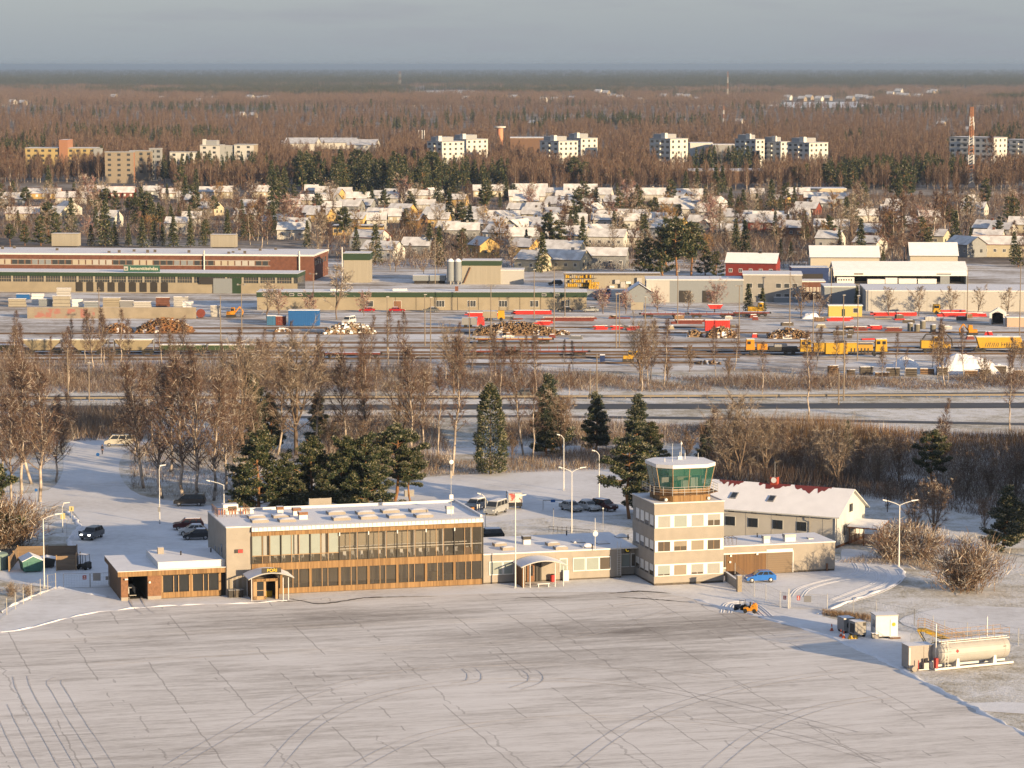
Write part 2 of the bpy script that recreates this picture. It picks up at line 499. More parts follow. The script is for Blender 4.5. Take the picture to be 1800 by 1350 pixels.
def spruce(seed, h=14.0, w=0.2, nw=20, per=9, frost=0.15, nd=26, size=0.5, col=(M_NEEDLE, M_NEEDLE2, M_NEEDLE3)):
 T = TB(seed); C = TB(seed + 1); rg = C.rg
 T.tube([(0, 0, 0), (0, 0, h * 0.5), (0, 0, h)], [0.016 * h, 0.009 * h, 0.01], M_SPRUCEBARK, 5)
 cen = []; bs = []; ts = []
 for i in range(nw):
  rel = (i + 0.5) / nw; zc = h * (0.06 + 0.93 * rel)
  for j in range(per):
   L = h * w * (1 - rel) ** 0.85 * rg.uniform(0.75, 1.2) + 0.12; az = 2 * np.pi * (j + rg.random()) / per
   d = np.array([math.cos(az), math.sin(az), 0.0]); ss = rg.uniform(0.1, 1.0, nd)
   p = np.array([0, 0, zc + rg.normal(0, 0.02 * h)]) + d * (L * ss)[:, None] + np.array([0, 0, 1.0]) * (L * (0.12 * ss - 0.42 * ss ** 2))[:, None]
   p += rg.normal(0, 0.07 + 0.012 * h * (1 - rel), (nd, 3))
   bs.append(p); dd = _unit(d * 0.8 + rg.normal(0, 0.5, (nd, 3)) + np.array([0, 0, -0.25])); ts.append(p + dd * (size * rg.uniform(0.6, 1.3, nd))[:, None])
 b = np.concatenate(bs); t = np.concatenate(ts)
 C.tris(b, t, size * 0.5, ([col[0], col[1], col[2], M_NFROST], [0.45, 0.30 - frost * 0.5, 0.25 - frost * 0.5, frost]))
 return T, C

def column_conifer(seed, h=14.0, w=4.2, n=9000, frost=0.2, size=0.38):
 T = TB(seed); C = TB(seed + 1); rg = C.rg
 T.tube([(0, 0, 0), (0, 0, h * 0.8)], [0.2, 0.04], M_SPRUCEBARK, 5)
 lob = rg.uniform(0.75, 1.15, (14, 10))
 zz = rg.uniform(0.03, 1, n); az = rg.uniform(0, 2 * np.pi, n)
 prof = np.interp(zz, [0, 0.12, 0.35, 0.6, 0.85, 0.96, 1], [0.75, 0.95, 1, 0.82, 0.58, 0.3, 0.05])
 li = (zz * 13).astype(int); lj = (az / (2 * np.pi) * 10).astype(int) % 10
 r = w / 2 * prof * lob[li, lj] * rg.uniform(0.55, 1.05, n) ** 0.5
 p = np.stack([r * np.cos(az), r * np.sin(az), zz * h], 1)
 out = np.stack([np.cos(az), np.sin(az), np.full(n, 0.7)], 1)
 C.tris(p, p + _unit(out + rg.normal(0, 0.5, (n, 3))) * (size * rg.uniform(0.6, 1.4, n))[:, None], size * 0.5, ([M_NEEDLE, M_NEEDLE2, M_NEEDLE3, M_NFROST], [0.35, 0.35 - frost / 2, 0.30 - frost / 2, frost]))
 return T, C

def shrub(seed, h=3.0, w=4.0, stems=40, ntw=1800, twig=M_TWIG_BROWN, frost=0.25, tw_w=0.045, tw_l=0.7):
 C = TB(seed); rg = C.rg; B = []; D = []
 for i in range(stems):
  az = rg.uniform(0, 2 * np.pi); out = rg.uniform(0.05, 1) ** 0.7; b = np.array([rg.normal(0, w * 0.10), rg.normal(0, w * 0.10), 0])
  e = b + np.array([math.cos(az) * out * w * 0.45, math.sin(az) * out * w * 0.45, h * (1 - 0.5 * out ** 2) * rg.uniform(0.75, 1.05)])
  ss = np.linspace(0, 1, 5)[:, None]; pts = b + (e - b) * ss + np.array([0, 0, h * 0.15]) * (ss * (1 - ss)) * 2
  C.tube(pts, 0.017 * (1 - 0.8 * ss[:, 0]) + 0.005, twig, 3)
  B.append(pts[1:]); D.append(np.repeat(_unit(e - b)[None], 4, 0))
 B = np.concatenate(B); D = np.concatenate(D); i = rg.integers(0, len(B), ntw)
 b = B[i] + rg.normal(0, 0.08 * h, (ntw, 3)); d = _unit(D[i] + rg.normal(0, 0.5, (ntw, 3)))
 b[:, 2] = np.abs(b[:, 2])
 C.tris(b, b + d * (tw_l * rg.uniform(0.5, 1.2, ntw))[:, None], tw_w, ([twig, M_TWIG_FROST], [1 - frost, frost]))
 return C

class Kind:
 """the meshes of one kind of tree, in several growths, shared by all its individuals"""
 def __init__(s, name, trees, split=True):
  s.name = name; s.h = []; s.meshes = []
  for i, (h, tc) in enumerate(trees):
   s.h.append(h)
   if isinstance(tc, tuple):
    if split: s.meshes.append((tc[0].mesh(name + '_trunk'), tc[1].mesh(name + '_crown')))
    else:
     T, C = tc
     off = T.n; C.F = [f + off for f in C.F]; base = {m: T.mi(m) for m in C.mats}
     lut = np.array([base[m] for m in C.mats], np.int32)
     T.V += C.V; T.F += C.F; T.K += [lut[k] for k in C.K]; T.n += C.n
     s.meshes.append((None, T.mesh(name)))
   else: s.meshes.append((None, tc.mesh(name)))
 def place(s, name, x, y, h, label, cat, group=None, wide=1.0, rz=None, var=None, z=0.0):
  i = random.randrange(len(s.meshes)) if var is None else var % len(s.meshes)
  tr, cr_ = s.meshes[i]; k = h / s.h[i]
  rz = random.uniform(0, 6.28) if rz is None else rz
  sc = (k * wide, k * wide, k)
  if tr is None:
   o = bpy.data.objects.new(name, cr_); COL.objects.link(o)
   o.location = (x, y, z); o.rotation_euler = (0, 0, rz); o.scale = sc
   return tag(o, label, cat, group)
  o = thing(name, label, cat, (x, y, z), rz, group); o.scale = sc
  for n_, me in (('trunk', tr), ('crown', cr_)):
   c = bpy.data.objects.new(n_, me); COL.objects.link(c); c.parent = o
  return o

random.seed(7)
BIRCH = Kind('birch_tree', [(14, bare_tree(10 + i, 14, 54, 2600, spread=0.23, tw_l=1.0, tw_w=0.04, br_r=1.3, up=0.8, frost=0.12)) for i in range(4)])
SLIM = Kind('birch_tree', [(14, bare_tree(30 + i, 14, 40, 1300, spread=0.13, up=0.9, crown0=0.3, tw_l=0.8, tw_w=0.045, r0=0.13)) for i in range(3)])
ROUND = Kind('bare_tree', [(12, bare_tree(50 + i, 12, 60, 3600, spread=0.36, up=0.55, crown0=0.16, twig=M_TWIG_GREY, bark_m=M_BRANCH, tw_l=1.0, tw_w=0.04, r0=0.22, fork=3, frost=0.16, bulge=0.7)) for i in range(3)])
BUSHY = Kind('bare_tree', [(10, bare_tree(70 + i, 10, 60, 3600, spread=0.33, up=0.7, crown0=0.10, twig=M_TWIG_BROWN, bark_m=M_BRANCH, tw_l=0.8, tw_w=0.05, r0=0.16, fork=4, frost=0.15, bulge=0.7)) for i in range(2)])
PINE = Kind('pine_tree', [(12, pine(90 + i, 12, crown0=(0.05, 0.10, 0.36)[i], w=(0.37, 0.33, 0.34)[i], nb=(40, 36, 26)[i], tuft=16, per=84, size=0.28, frost=(0.16, 0.22, 0.34)[i])) for i in range(3)])
PINEFROST = Kind('pine_tree', [(12, pine(100 + i, 12, crown0=0.06, w=0.22, nb=52, tuft=16, per=60, size=0.27, frost=0.34, blue=True)) for i in range(2)])
SPRUCE = Kind('spruce_tree', [(14, spruce(120 + i, 14, w=(0.2, 0.16)[i])) for i in range(2)])
COLUMN = Kind('conifer_tree', [(14, column_conifer(140, 14, 5.0))])
SHRUB = Kind('bare_shrub', [(3, shrub(150 + i, 3, 4.4)) for i in range(2)])
SHRUBFROST = Kind('bare_shrub', [(3, shrub(160 + i, 3, 4.2, stems=60, ntw=4600, twig=M_TWIG_BROWN, frost=0.22, tw_w=0.035)) for i in range(2)])
FBIRCH = Kind('birch_tree', [(14, bare_tree(210 + i, 14, 26, 1000, spread=0.21, tw_w=0.10, tw_l=1.2, r0=0.17, sides=3)) for i in range(3)], False)
FGREY = Kind('bare_tree', [(11, bare_tree(220 + i, 11, 30, 1000, spread=0.36, up=0.5, crown0=0.16, twig=(M_TWIG_GREY, M_TWIG_BROWN)[i % 2], bark_m=M_BRANCH, tw_w=0.10, tw_l=1.1, fork=3, frost=0.3, sides=3, bulge=0.7)) for i in range(4)], False)
FROSE = Kind('bare_tree', [(5, bare_tree(230 + i, 5, 40, 1500, spread=0.45, up=0.6, crown0=0.18, twig=M_TWIG_ROSE, bark_m=M_BRANCH, tw_w=0.06, tw_l=0.6, r0=0.09, fork=3, frost=0.25, sides=3, bulge=0.6)) for i in range(2)], False)
FOCHRE = Kind('bare_tree', [(9, bare_tree(235 + i, 9, 30, 1100, spread=0.34, up=0.6, crown0=0.12, twig=(M_TWIG_OCHRE, M_TWIG_RED)[i], bark_m=M_BRANCH, tw_w=0.1, tw_l=0.9, fork=3, sides=3, bulge=0.7)) for i in range(2)], False)
FSPRUCE = Kind('spruce_tree', [(14, spruce(240 + i, 14, w=(0.2, 0.17, 0.23)[i], nw=16, per=8, nd=15, size=0.7, frost=0.08)) for i in range(3)], False)
FPINE = Kind('pine_tree', [(13, pine(250 + i, 13, crown0=(0.15, 0.35, 0.05)[i], w=(0.26, 0.24, 0.3)[i], nb=30, tuft=9, per=26, size=0.5, frost=0.10)) for i in range(3)], False)
# ------------------------------------------------------------------ ground materials
def ground_mats():
 m, nt, b, o = newmat('snowy_grass', 0.9)
 big = noise(nt, o, 0.035, 4); mid = noise(nt, o, 0.30, 6, 0.65); fine = noise(nt, o, 2.2, 4, 0.7)
 f = mth(nt, 'ADD', mth(nt, 'MULTIPLY', big, 0.55), mth(nt, 'ADD', mth(nt, 'MULTIPLY', mid, 0.65), mth(nt, 'MULTIPLY', fine, 0.55)))
 col = ramp(nt, f, [(0.60, (0.20, 0.165, 0.11)), (0.74, (0.38, 0.335, 0.25)), (0.86, (0.60, 0.575, 0.52)), (1.02, (0.78, 0.775, 0.77))])
 nt.links.new(col, b.inputs['Base Color']); bumpn(nt, b, fine, 0.5, 0.25)
 m, nt, b, o = newmat('open_country', 0.95)
 f = mth(nt, 'ADD', mth(nt, 'MULTIPLY', noise(nt, o, 0.012, 5, 0.6), 0.6), mth(nt, 'MULTIPLY', noise(nt, o, 0.15, 5, 0.65), 0.55))
 col = ramp(nt, f, [(0.42, (0.10, 0.072, 0.055)), (0.58, (0.20, 0.165, 0.135)), (0.72, (0.40, 0.37, 0.34)), (0.85, (0.60, 0.59, 0.58))])
 nt.links.new(col, b.inputs['Base Color'])
 m, nt, b, o = newmat('packed_snow', 0.75, 0.25)
 f = mth(nt, 'ADD', mth(nt, 'MULTIPLY', noise(nt, o, 0.09, 4), 0.6), mth(nt, 'MULTIPLY', noise(nt, o, 0.8, 6, 0.65), 0.45))
 col = ramp(nt, f, [(0.34, (0.60, 0.585, 0.57)), (0.52, (0.755, 0.75, 0.75)), (0.66, (0.83, 0.83, 0.84))])
 nt.links.new(col, b.inputs['Base Color']); bumpn(nt, b, noise(nt, o, 1.6, 4), 0.25, 0.12)
 m, nt, b, o = newmat('yard_snow', 0.85, 0.2)
 s1 = noise(nt, o, 0.25, 6, 0.65, (0.12, 1.0, 1.0)); s2 = noise(nt, o, 0.05, 4, 0.6); s3 = noise(nt, o, 1.3, 4, 0.7, (0.4, 1, 1))
 f = mth(nt, 'ADD', mth(nt, 'MULTIPLY', s1, 0.5), mth(nt, 'ADD', mth(nt, 'MULTIPLY', s2, 0.35), mth(nt, 'MULTIPLY', s3, 0.3)))
 col = ramp(nt, f, [(0.46, (0.20, 0.155, 0.115)), (0.55, (0.46, 0.41, 0.36)), (0.63, (0.76, 0.755, 0.755)), (0.8, (0.82, 0.82, 0.83))])
 nt.links.new(col, b.inputs['Base Color'])
 m, nt, b, o = newmat('scraped_snow', 0.8, 0.25)
 streak = noise(nt, o, 0.75, 8, 0.72, (0.11, 1.0, 1.0), 0.7)
 band = noise(nt, o, 0.9, 4, 0.5, (0.05, 0.55, 1.0), 0.2)
 blot = noise(nt, o, 0.045, 4, 0.55, (0.6, 1.0, 1.0), 0.8)
 fine = noise(nt, o, 3.0, 5, 0.7, (0.25, 1.0, 1.0))
 swirl = noise(nt, o, 0.16, 5, 0.6, (0.25, 1.0, 1.0), 2.5, R(24))
 f = mth(nt, 'ADD', mth(nt, 'MULTIPLY', streak, 0.50), mth(nt, 'ADD', mth(nt, 'MULTIPLY', band, 0.24), mth(nt, 'MULTIPLY', noise(nt, o, 2.6, 5, 0.8, (0.08, 1, 1), 0.4), 0.30)))
 sp0 = nt.nodes.new('ShaderNodeSeparateXYZ'); nt.links.new(o, sp0.inputs[0])
 def worn(cx, cy, rx, ry, a):      # scraped down to the asphalt here, with a ragged edge
  nonlocal f
  ex = mth(nt, 'POWER', mth(nt, 'ABSOLUTE', mth(nt, 'DIVIDE', mth(nt, 'SUBTRACT', sp0.outputs[0], cx), rx)), 2.0); ey = mth(nt, 'POWER', mth(nt, 'ABSOLUTE', mth(nt, 'DIVIDE', mth(nt, 'SUBTRACT', sp0.outputs[1], cy), ry)), 2.0)
  g_ = mth(nt, 'SUBTRACT', 1.0, mth(nt, 'ADD', ex, ey), True)
  f = mth(nt, 'SUBTRACT', f, mth(nt, 'MULTIPLY', mth(nt, 'MULTIPLY', g_, noise(nt, o, 0.5, 6, 0.7, (0.15, 1, 1), 1.0)), a))
 worn(-12, -28, 30, 11, 0.30); worn(14, -24, 22, 14, 0.16); worn(-48, -12, 26, 6, 0.20); worn(-5, -6.0, 26, 3.0, 0.2); worn(30, -45, 30, 22, 0.16); worn(-40, -44, 34, 8, 0.14)
 f = mth(nt, 'ADD', f, mth(nt, 'MULTIPLY', blot, 0.42)); f = mth(nt, 'ADD', f, mth(nt, 'MULTIPLY', fine, 0.34)); f = mth(nt, 'ADD', f, mth(nt, 'MULTIPLY', swirl, 0.28))
 col = ramp(nt, mth(nt, 'MULTIPLY', f, 0.6), [(0.44, (0.24, 0.215, 0.19)), (0.53, (0.45, 0.415, 0.38)), (0.59, (0.62, 0.585, 0.545)), (0.645, (0.75, 0.715, 0.675)), (0.73, (0.83, 0.80, 0.765))])
 sep = nt.nodes.new('ShaderNodeSeparateXYZ'); nt.links.new(o, sep.inputs[0])
 def joint(coord, along, period, width, wob, seed):
  w_ = mth(nt, 'MULTIPLY', mth(nt, 'SUBTRACT', noise(nt, o, 0.22, 3, 0.6), 0.5), wob)
  q = mth(nt, 'ADD', mth(nt, 'ADD', coord, w_), seed)
  fr = mth(nt, 'FRACT', mth(nt, 'DIVIDE', q, period))
  d = mth(nt, 'ABSOLUTE', mth(nt, 'SUBTRACT', fr, 0.5))
  line = mth(nt, 'LESS_THAN', d, width / period / 2)
  brk = mth(nt, 'GREATER_THAN', noise(nt, o, 0.085, 4, 0.75, along), 0.49)
  return mth(nt, 'MULTIPLY', line, brk)
 j = mth(nt, 'MAXIMUM', joint(sep.outputs[0], (1.6, 0.35, 1), 6.9, 0.17, 0.9, 0.0), mth(nt, 'MULTIPLY', joint(sep.outputs[0], (1.1, 0.3, 1), 11.3, 0.22, 2.4, 4.2), 0.8))
 j = mth(nt, 'MAXIMUM', j, mth(nt, 'MULTIPLY', joint(sep.outputs[1], (0.3, 1.5, 1), 53.0, 0.12, 3.0, 9.0), 0.5))
 col = mixc(nt, mth(nt, 'MULTIPLY', j, 0.42), col, (0.16, 0.14, 0.125))
 nt.links.new(col, b.inputs['Base Color']); bumpn(nt, b, fine, 0.3, 0.06)
ground_mats()
M_SNOW = mat('snow', SNOW, 0.8, var=0.035, scale=0.6, bump=0.12, spec=0.2)
M_GRASS, M_PACK, M_YARD, M_APRON, M_OPEN = (MATS[k] for k in ('snowy_grass', 'packed_snow', 'yard_snow', 'scraped_snow', 'open_country'))
M_ASPHALT = mat('wet_asphalt', (0.055, 0.053, 0.052), 0.55, col2=(0.10, 0.092, 0.085), scale=0.25, stretch=(0.15, 1, 1), lo=0.3, hi=0.7)
M_BALLAST = mat('ballast', (0.13, 0.098, 0.075), 0.95, col2=(0.40, 0.36, 0.33), scale=0.9, stretch=(0.1, 1, 1), lo=0.4, hi=0.72)
M_RAIL = mat('rail_steel', (0.10, 0.065, 0.045), 0.6, metal=0.4)

# ------------------------------------------------------------------ the ground sheet, out to the horizon
mb = MB()
gx = [-40000, -12000, -4000, -1500, -600, -300, 0, 300, 600, 1500, 4000, 12000, 40000]
gy = [-300, 100, 250, 400, 560, 700, 860, 1050, 1400, 2200, 4500, 9000, 18000, 45000]
for i in range(len(gx) - 1):
 for j in range(len(gy) - 1):
  mb.face([(gx[i], gy[j], 0), (gx[i + 1], gy[j], 0), (gx[i + 1], gy[j + 1], 0), (gx[i], gy[j + 1], 0)], M_GRASS if gy[j] < 860 else M_OPEN)
g = mb.build('ground'); g['kind'] = 'structure'

EDGE = smooth_poly([(-160, 1126), (0, 1112), (60, 1103), (120, 1087), (200, 1073), (330, 1064), (450, 1060), (560, 1053), (700, 1049), (850, 1044), (1060, 1041), (1180, 1046), (1270, 1068), (1420, 1108), (1500, 1138), (1590, 1182), (1700, 1240), (1800, 1290), (1960, 1372)], 4)
LPT = [(-64.0, 7.0), (-34.0, 7.0)]
sheet('apron', pix(EDGE + [(2100, 1520), (-400, 1520), (-400, 1135)]), 0.05, M_APRON, rz=TH, origin=ORI)
sheet('forecourt', pix([(-160, 1160), (-60, 1100), (0, 1077), (95, 1032), (190, 1030), (330, 1020), (1150, 990), (1290, 1012), (1330, 1040), (1370, 1068), (1440, 1082), (1500, 1098), (1600, 1112), (1600, 1230), (1400, 1200), (1000, 1130), (300, 1130)]), 0.025, M_PACK)
sheet('driveway', pix(smooth_poly([(1255, 1000), (1460, 992), (1480, 966), (1530, 972), (1580, 998), (1582, 1020), (1540, 1044), (1480, 1062), (1440, 1085), (1370, 1078), (1300, 1040)], 3, True)), 0.04, M_PACK)
sheet('snow_field', pix(smooth_poly([(1580, 1092), (1640, 1072), (1720, 1066), (1900, 1078), (1900, 1118), (1740, 1112), (1640, 1112)], 3, True)), 0.04, M_PACK)
sheet('side_road', pix([(1680, 1238), (1760, 1234), (1900, 1240), (1900, 1262), (1720, 1250)]), 0.04, M_PACK)
sheet('access_road', pix(smooth_poly([(128, 772), (180, 766), (260, 776), (216, 800), (212, 838), (246, 870), (330, 884), (420, 890), (600, 880), (700, 868), (745, 840), (900, 832), (1095, 826), (1112, 880), (1108, 903), (980, 910), (850, 922), (845, 955), (700, 985), (400, 1010), (250, 1030), (185, 1035), (100, 1034), (0, 1020), (-40, 1000), (0, 985), (120, 985), (122, 950), (142, 922), (118, 894), (60, 888), (0, 884), (0, 872), (84, 862), (110, 830), (112, 800)], 3, True)), 0.03, M_PACK)
sheet('parking_strip', pix([(845, 948), (850, 928), (960, 925), (1108, 945), (1108, 960)]), 0.035, M_GRASS)
random.seed(3)
def ridge(px, w, h, nm='snow_ridge', kind='structure'):
 mb = MB(); line = [Vector(G(x, y)) for x, y in px]; rows = []
 pts = []
 for a, b in zip(line[:-1], line[1:]):
  n = max(1, int((b - a).length / 1.2))
  pts += [a + (b - a) * (i / n) for i in range(n)]
 pts.append(line[-1])
 for i, p in enumerate(pts):
  d = (pts[min(i + 1, len(pts) - 1)] - pts[max(i - 1, 0)]).normalized(); q = Vector((-d.y, d.x))
  ww = w * random.uniform(0.5, 1.3); hh = h * random.uniform(0.25, 1.2)
  o_ = random.uniform(-0.2, 0.2)
  rows.append([(*(p + q * (o_ - ww)), 0.04), (*(p + q * (o_ - ww * 0.3)), hh * 0.85), (*(p + q * (o_ + ww * 0.3)), hh), (*(p + q * (o_ + ww)), 0.04)])
 for a, b in zip(rows[:-1], rows[1:]):
  for k in range(3): mb.face([a[k], b[k], b[k + 1], a[k + 1]], M_SNOW)
 o = mb.build(nm); o['kind'] = kind
 return o
ridge(EDGE[4:27], 0.22, 0.16)
ridge(EDGE[46:], 0.35, 0.30)
ridge(smooth_poly([(0, 1078), (40, 1056), (100, 1033), (112, 1036), (190, 1050)], 4), 0.3, 0.25)
ridge(smooth_poly([(1436, 1080), (1500, 1056), (1570, 1028), (1588, 1006), (1560, 984)], 4), 0.3, 0.22)
ridge(smooth_poly([(118, 900), (140, 924), (122, 950), (136, 985), (150, 1000)], 4), 0.4, 0.25)

def ruts(px, gap=1.5, z=0.055, m=None):
 m = m or M_SNOW
 mb = MB(); line = [Vector(G(x, y)) for x, y in smooth_poly(px, 6)]
 for off in (-gap / 2 - 0.18, -gap / 2 + 0.18, gap / 2 - 0.18, gap / 2 + 0.18):
  rows = []
  for i, p in enumerate(line):
   d = (line[min(i + 1, len(line) - 1)] - line[max(i - 1, 0)]).normalized(); q = Vector((-d.y, d.x)); c = p + q * off
   rows.append([(*(c - q * 0.10), 0), (*c, 0.035), (*(c + q * 0.10), 0)])
  for a, b in zip(rows[:-1], rows[1:]):
   mb.face([a[0], b[0], b[1], a[1]], m); mb.face([a[1], b[1], b[2], a[2]], m)
 o = mb.build('wheel_tracks', None, (0, 0, z)); o['kind'] = 'structure'
ruts([(1400, 1050), (1412, 1036), (1450, 1024), (1500, 1014), (1516, 1003), (1510, 990)])
ruts([(1470, 1056), (1500, 1044), (1545, 1026), (1552, 1010), (1532, 996)])
ruts([(1480, 1060), (1540, 1040), (1574, 1020), (1568, 1002)])
ruts([(1350, 1085), (1320, 1062), (1284, 1062), (1276, 1078)], 1.0)
M_RUT = mat('scraped_track', (0.60, 0.56, 0.52), 0.85, var=0.15, scale=1.5)
def scrape(px, gap=1.6, w=0.22):
 mb = MB(); line = [Vector(G(x, y)) for x, y in smooth_poly(px, 6)]
 for off in (-gap / 2, gap / 2):
  rows = []
  for i, p in enumerate(line):
   d = (line[min(i + 1, len(line) - 1)] - line[max(i - 1, 0)]).normalized(); q = Vector((-d.y, d.x)); c = p + q * off
   ww = w * random.uniform(0.25, 1.0)
   rows.append([(*(c - q * ww / 2), 0), (*(c + q * ww / 2), 0)])
  for a, b in zip(rows[:-1], rows[1:]): mb.face([a[0], b[0], b[1], a[1]], M_RUT)
 o = mb.build('tyre_marks', None, (0, 0, 0.075)); o['kind'] = 'structure'
scrape([(108, 1192), (95, 1200), (104, 1216), (130, 1260), (160, 1305), (190, 1352)])
scrape([(36, 1190), (44, 1216), (74, 1270), (120, 1352)])
scrape([(0, 1240), (24, 1290), (56, 1352)])
scrape([(800, 1204), (830, 1198), (834, 1186), (824, 1176)])
scrape([(905, 1212), (938, 1200), (942, 1188), (930, 1178)])
for q in ([(300, 1350), (420, 1280), (560, 1215), (760, 1175), (1000, 1168), (1250, 1190)], [(480, 1350), (560, 1270), (700, 1216), (900, 1196), (1150, 1210), (1500, 1290)], [(150, 1170), (400, 1150), (700, 1140), (1000, 1120), (1180, 1075)], [(60, 1130), (300, 1115), (620, 1098), (900, 1088), (1130, 1060)], [(1000, 1352), (1120, 1270), (1300, 1210), (1480, 1180)], [(1250, 1352), (1330, 1290), (1440, 1245), (1560, 1225)], [(620, 1352), (760, 1290), (1000, 1262), (1300, 1276), (1560, 1340)]): scrape(q, 1.7, 0.16)
scrape([(237, 1050), (246, 1068), (262, 1080)], 1.6, 0.3)
M_BARE = mat('bare_asphalt', (0.085, 0.078, 0.072), 0.8, var=0.4, scale=0.8)
def melt(px, w):
 mb = MB(); line = [Vector(G(x, y)) for x, y in smooth_poly(px, 8)]
 rows = []
 for i, p in enumerate(line):
  e = 0.15 + 0.85 * math.sin(math.pi * i / (len(line) - 1))
  rows.append(((p.x, p.y - w * e * random.uniform(0.1, 0.6), 0), (p.x, p.y + w * e * random.uniform(0.1, 0.6), 0)))
 for a, b in zip(rows[:-1], rows[1:]): mb.face([a[0], b[0], b[1], a[1]], M_BARE)
 o = mb.build('melted_edge', None, (0, 0, 0.08)); o['kind'] = 'structure'
melt([(505, 1052), (530, 1057), (560, 1062), (600, 1058), (640, 1052), (700, 1050), (770, 1049)], 0.9)
melt([(1070, 1044), (1100, 1042), (1130, 1040), (1180, 1044)], 1.0)
melt([(1080, 1050), (1130, 1053), (1170, 1056), (1215, 1060)], 0.7)
melt([(905, 1058), (912, 1052), (960, 1051), (1000, 1050)], 0.4)
melt([(420, 1060), (470, 1058), (510, 1058), (540, 1055)], 0.6)

# ------------------------------------------------------------------ motorway, paths, railway yard
def band(name, top, bot, z, m): return sheet(name, pix(top + bot[::-1]), z, m)
band('motorway', [(-200, 697), (400, 696), (900, 695.5), (1300, 694.5), (2000, 688)], [(-200, 703), (400, 702), (900, 701), (1300, 700), (2000, 693.5)], 0.08, M_ASPHALT)
band('motorway', [(-200, 714), (400, 713), (900, 711), (1300, 710), (2000, 708)], [(-200, 723), (400, 722), (900, 720), (1300, 719), (2000, 717)], 0.08, M_ASPHALT)
band('cycle_path', [(-200, 736), (600, 731), (900, 730), (1250, 733.5), (1800, 744), (2000, 748)], [(-200, 740), (600, 735), (900, 734), (1250, 738), (1800, 748), (2000, 752)], 0.06, M_ASPHALT)
band('median', [(-200, 703.5), (900, 702), (2000, 694)], [(-200, 713.5), (900, 710.5), (2000, 707.5)], 0.05, M_GRASS)
band('street', [(560, 796), (900, 785), (1150, 782)], [(560, 806), (900, 797), (1150, 794)], 0.05, M_PACK)
sheet('railway_yard', pix([(-300, 664), (-300, 470), (300, 455), (1100, 455), (2100, 470), (2100, 650), (1500, 652), (1000, 655), (600, 648)]), 0.06, M_YARD)
def track(x0, y0, x1, y1, n=1):
 a, b = Vector(G(x0, y0)), Vector(G(x1, y1)); d = (b - a); L = d.length; rz = math.atan2(d.y, d.x)
 mb = MB(); mb.face([(0, -1.5, 0), (L, -1.5, 0), (L, 1.5, 0), (0, 1.5, 0)], M_BALLAST)
 for y in (-0.76, 0.76): mb.box(0, L, y - 0.05, y + 0.05, 0, 0.2, M_RAIL)
 o = mb.build('railway_track', None, (a.x, a.y, 0.10), rz); o['kind'] = 'structure'
for t in ((-200, 587.5, 2000, 585), (-200, 604, 2000, 603), (-200, 613, 2000, 612), (-200, 622, 2000, 617.5), (-200, 627.5, 2000, 622), (-200, 634, 1300, 629), (800, 641, 1250, 638), (300, 578, 1300, 576)): track(*t)
# ------------------------------------------------------------------ airport buildings
M_PANEL = mat('cream_concrete', (0.298, 0.270, 0.236), 0.85, var=0.06, scale=0.7, spec=0.2)
M_PANELG = mat('grey_render', (0.27, 0.26, 0.245), 0.85, var=0.05, scale=0.6, spec=0.2)
M_WHITE = mat('white_paint', (0.66, 0.66, 0.65), 0.5)
M_WHITEM = mat('white_metal', (0.60, 0.60, 0.60), 0.45, var=0.04, scale=2)
M_GREYM = mat('grey_metal', (0.30, 0.30, 0.30), 0.5, metal=0.5)
M_GALV = mat('galvanised_steel', (0.46, 0.46, 0.45), 0.5, metal=0.4)
M_DARK = mat('dark_trim', (0.035, 0.032, 0.03), 0.6)
M_PLINTH = mat('dark_plinth', (0.10, 0.085, 0.07), 0.9, var=0.2)
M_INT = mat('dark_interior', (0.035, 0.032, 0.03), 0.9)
M_FLOOR = mat('lino_floor', (0.30, 0.27, 0.23), 0.6)
M_CREAMW = mat('inner_wall', (0.42, 0.38, 0.32), 0.8)
M_BLIND = mat('pale_blind', (0.28, 0.28, 0.265), 0.7, var=0.03, scale=1)
M_BLINDG = mat('greenish_blind', (0.25, 0.285, 0.27), 0.7, var=0.03, scale=1)
M_BLINDB = mat('beige_blind', (0.23, 0.195, 0.15), 0.7, var=0.04, scale=1)
M_RED = mat('red_paint', (0.38, 0.03, 0.03), 0.5)
M_BRICK = mat('brown_brick', (0.19, 0.098, 0.055), 0.85, var=0.2, scale=6)
def wood_mat(name, c, c2):
 m, nt, b, o = newmat(name, 0.65, 0.25)
 mpn = nt.nodes.new('ShaderNodeMapping'); mpn.inputs['Scale'].default_value = (7.0, 7.0, 0.001)
 nt.links.new(o, mpn.inputs['Vector'])
 v = nt.nodes.new('ShaderNodeTexVoronoi'); v.inputs['Scale'].default_value = 1.0
 nt.links.new(mpn.outputs['Vector'], v.inputs['Vector'])
 s = nt.nodes.new('ShaderNodeSeparateXYZ'); nt.links.new(v.outputs['Color'], s.inputs[0])
 grain = noise(nt, o, 1.2, 5, 0.6, (9, 9, 0.8))
 f = mth(nt, 'ADD', mth(nt, 'MULTIPLY', s.outputs[0], 0.6), mth(nt, 'MULTIPLY', grain, 0.45))
 nt.links.new(ramp(nt, f, [(0.2, c), (0.85, c2)]), b.inputs['Base Color'])
 return m
M_WOOD = wood_mat('oiled_wood', (0.145, 0.082, 0.036), (0.285, 0.175, 0.08))
M_WOODD = wood_mat('dark_wood', (0.10, 0.055, 0.028), (0.16, 0.09, 0.042))
M_PLANK = mat('larch_frame', (0.33, 0.215, 0.115), 0.6, var=0.1, scale=3)
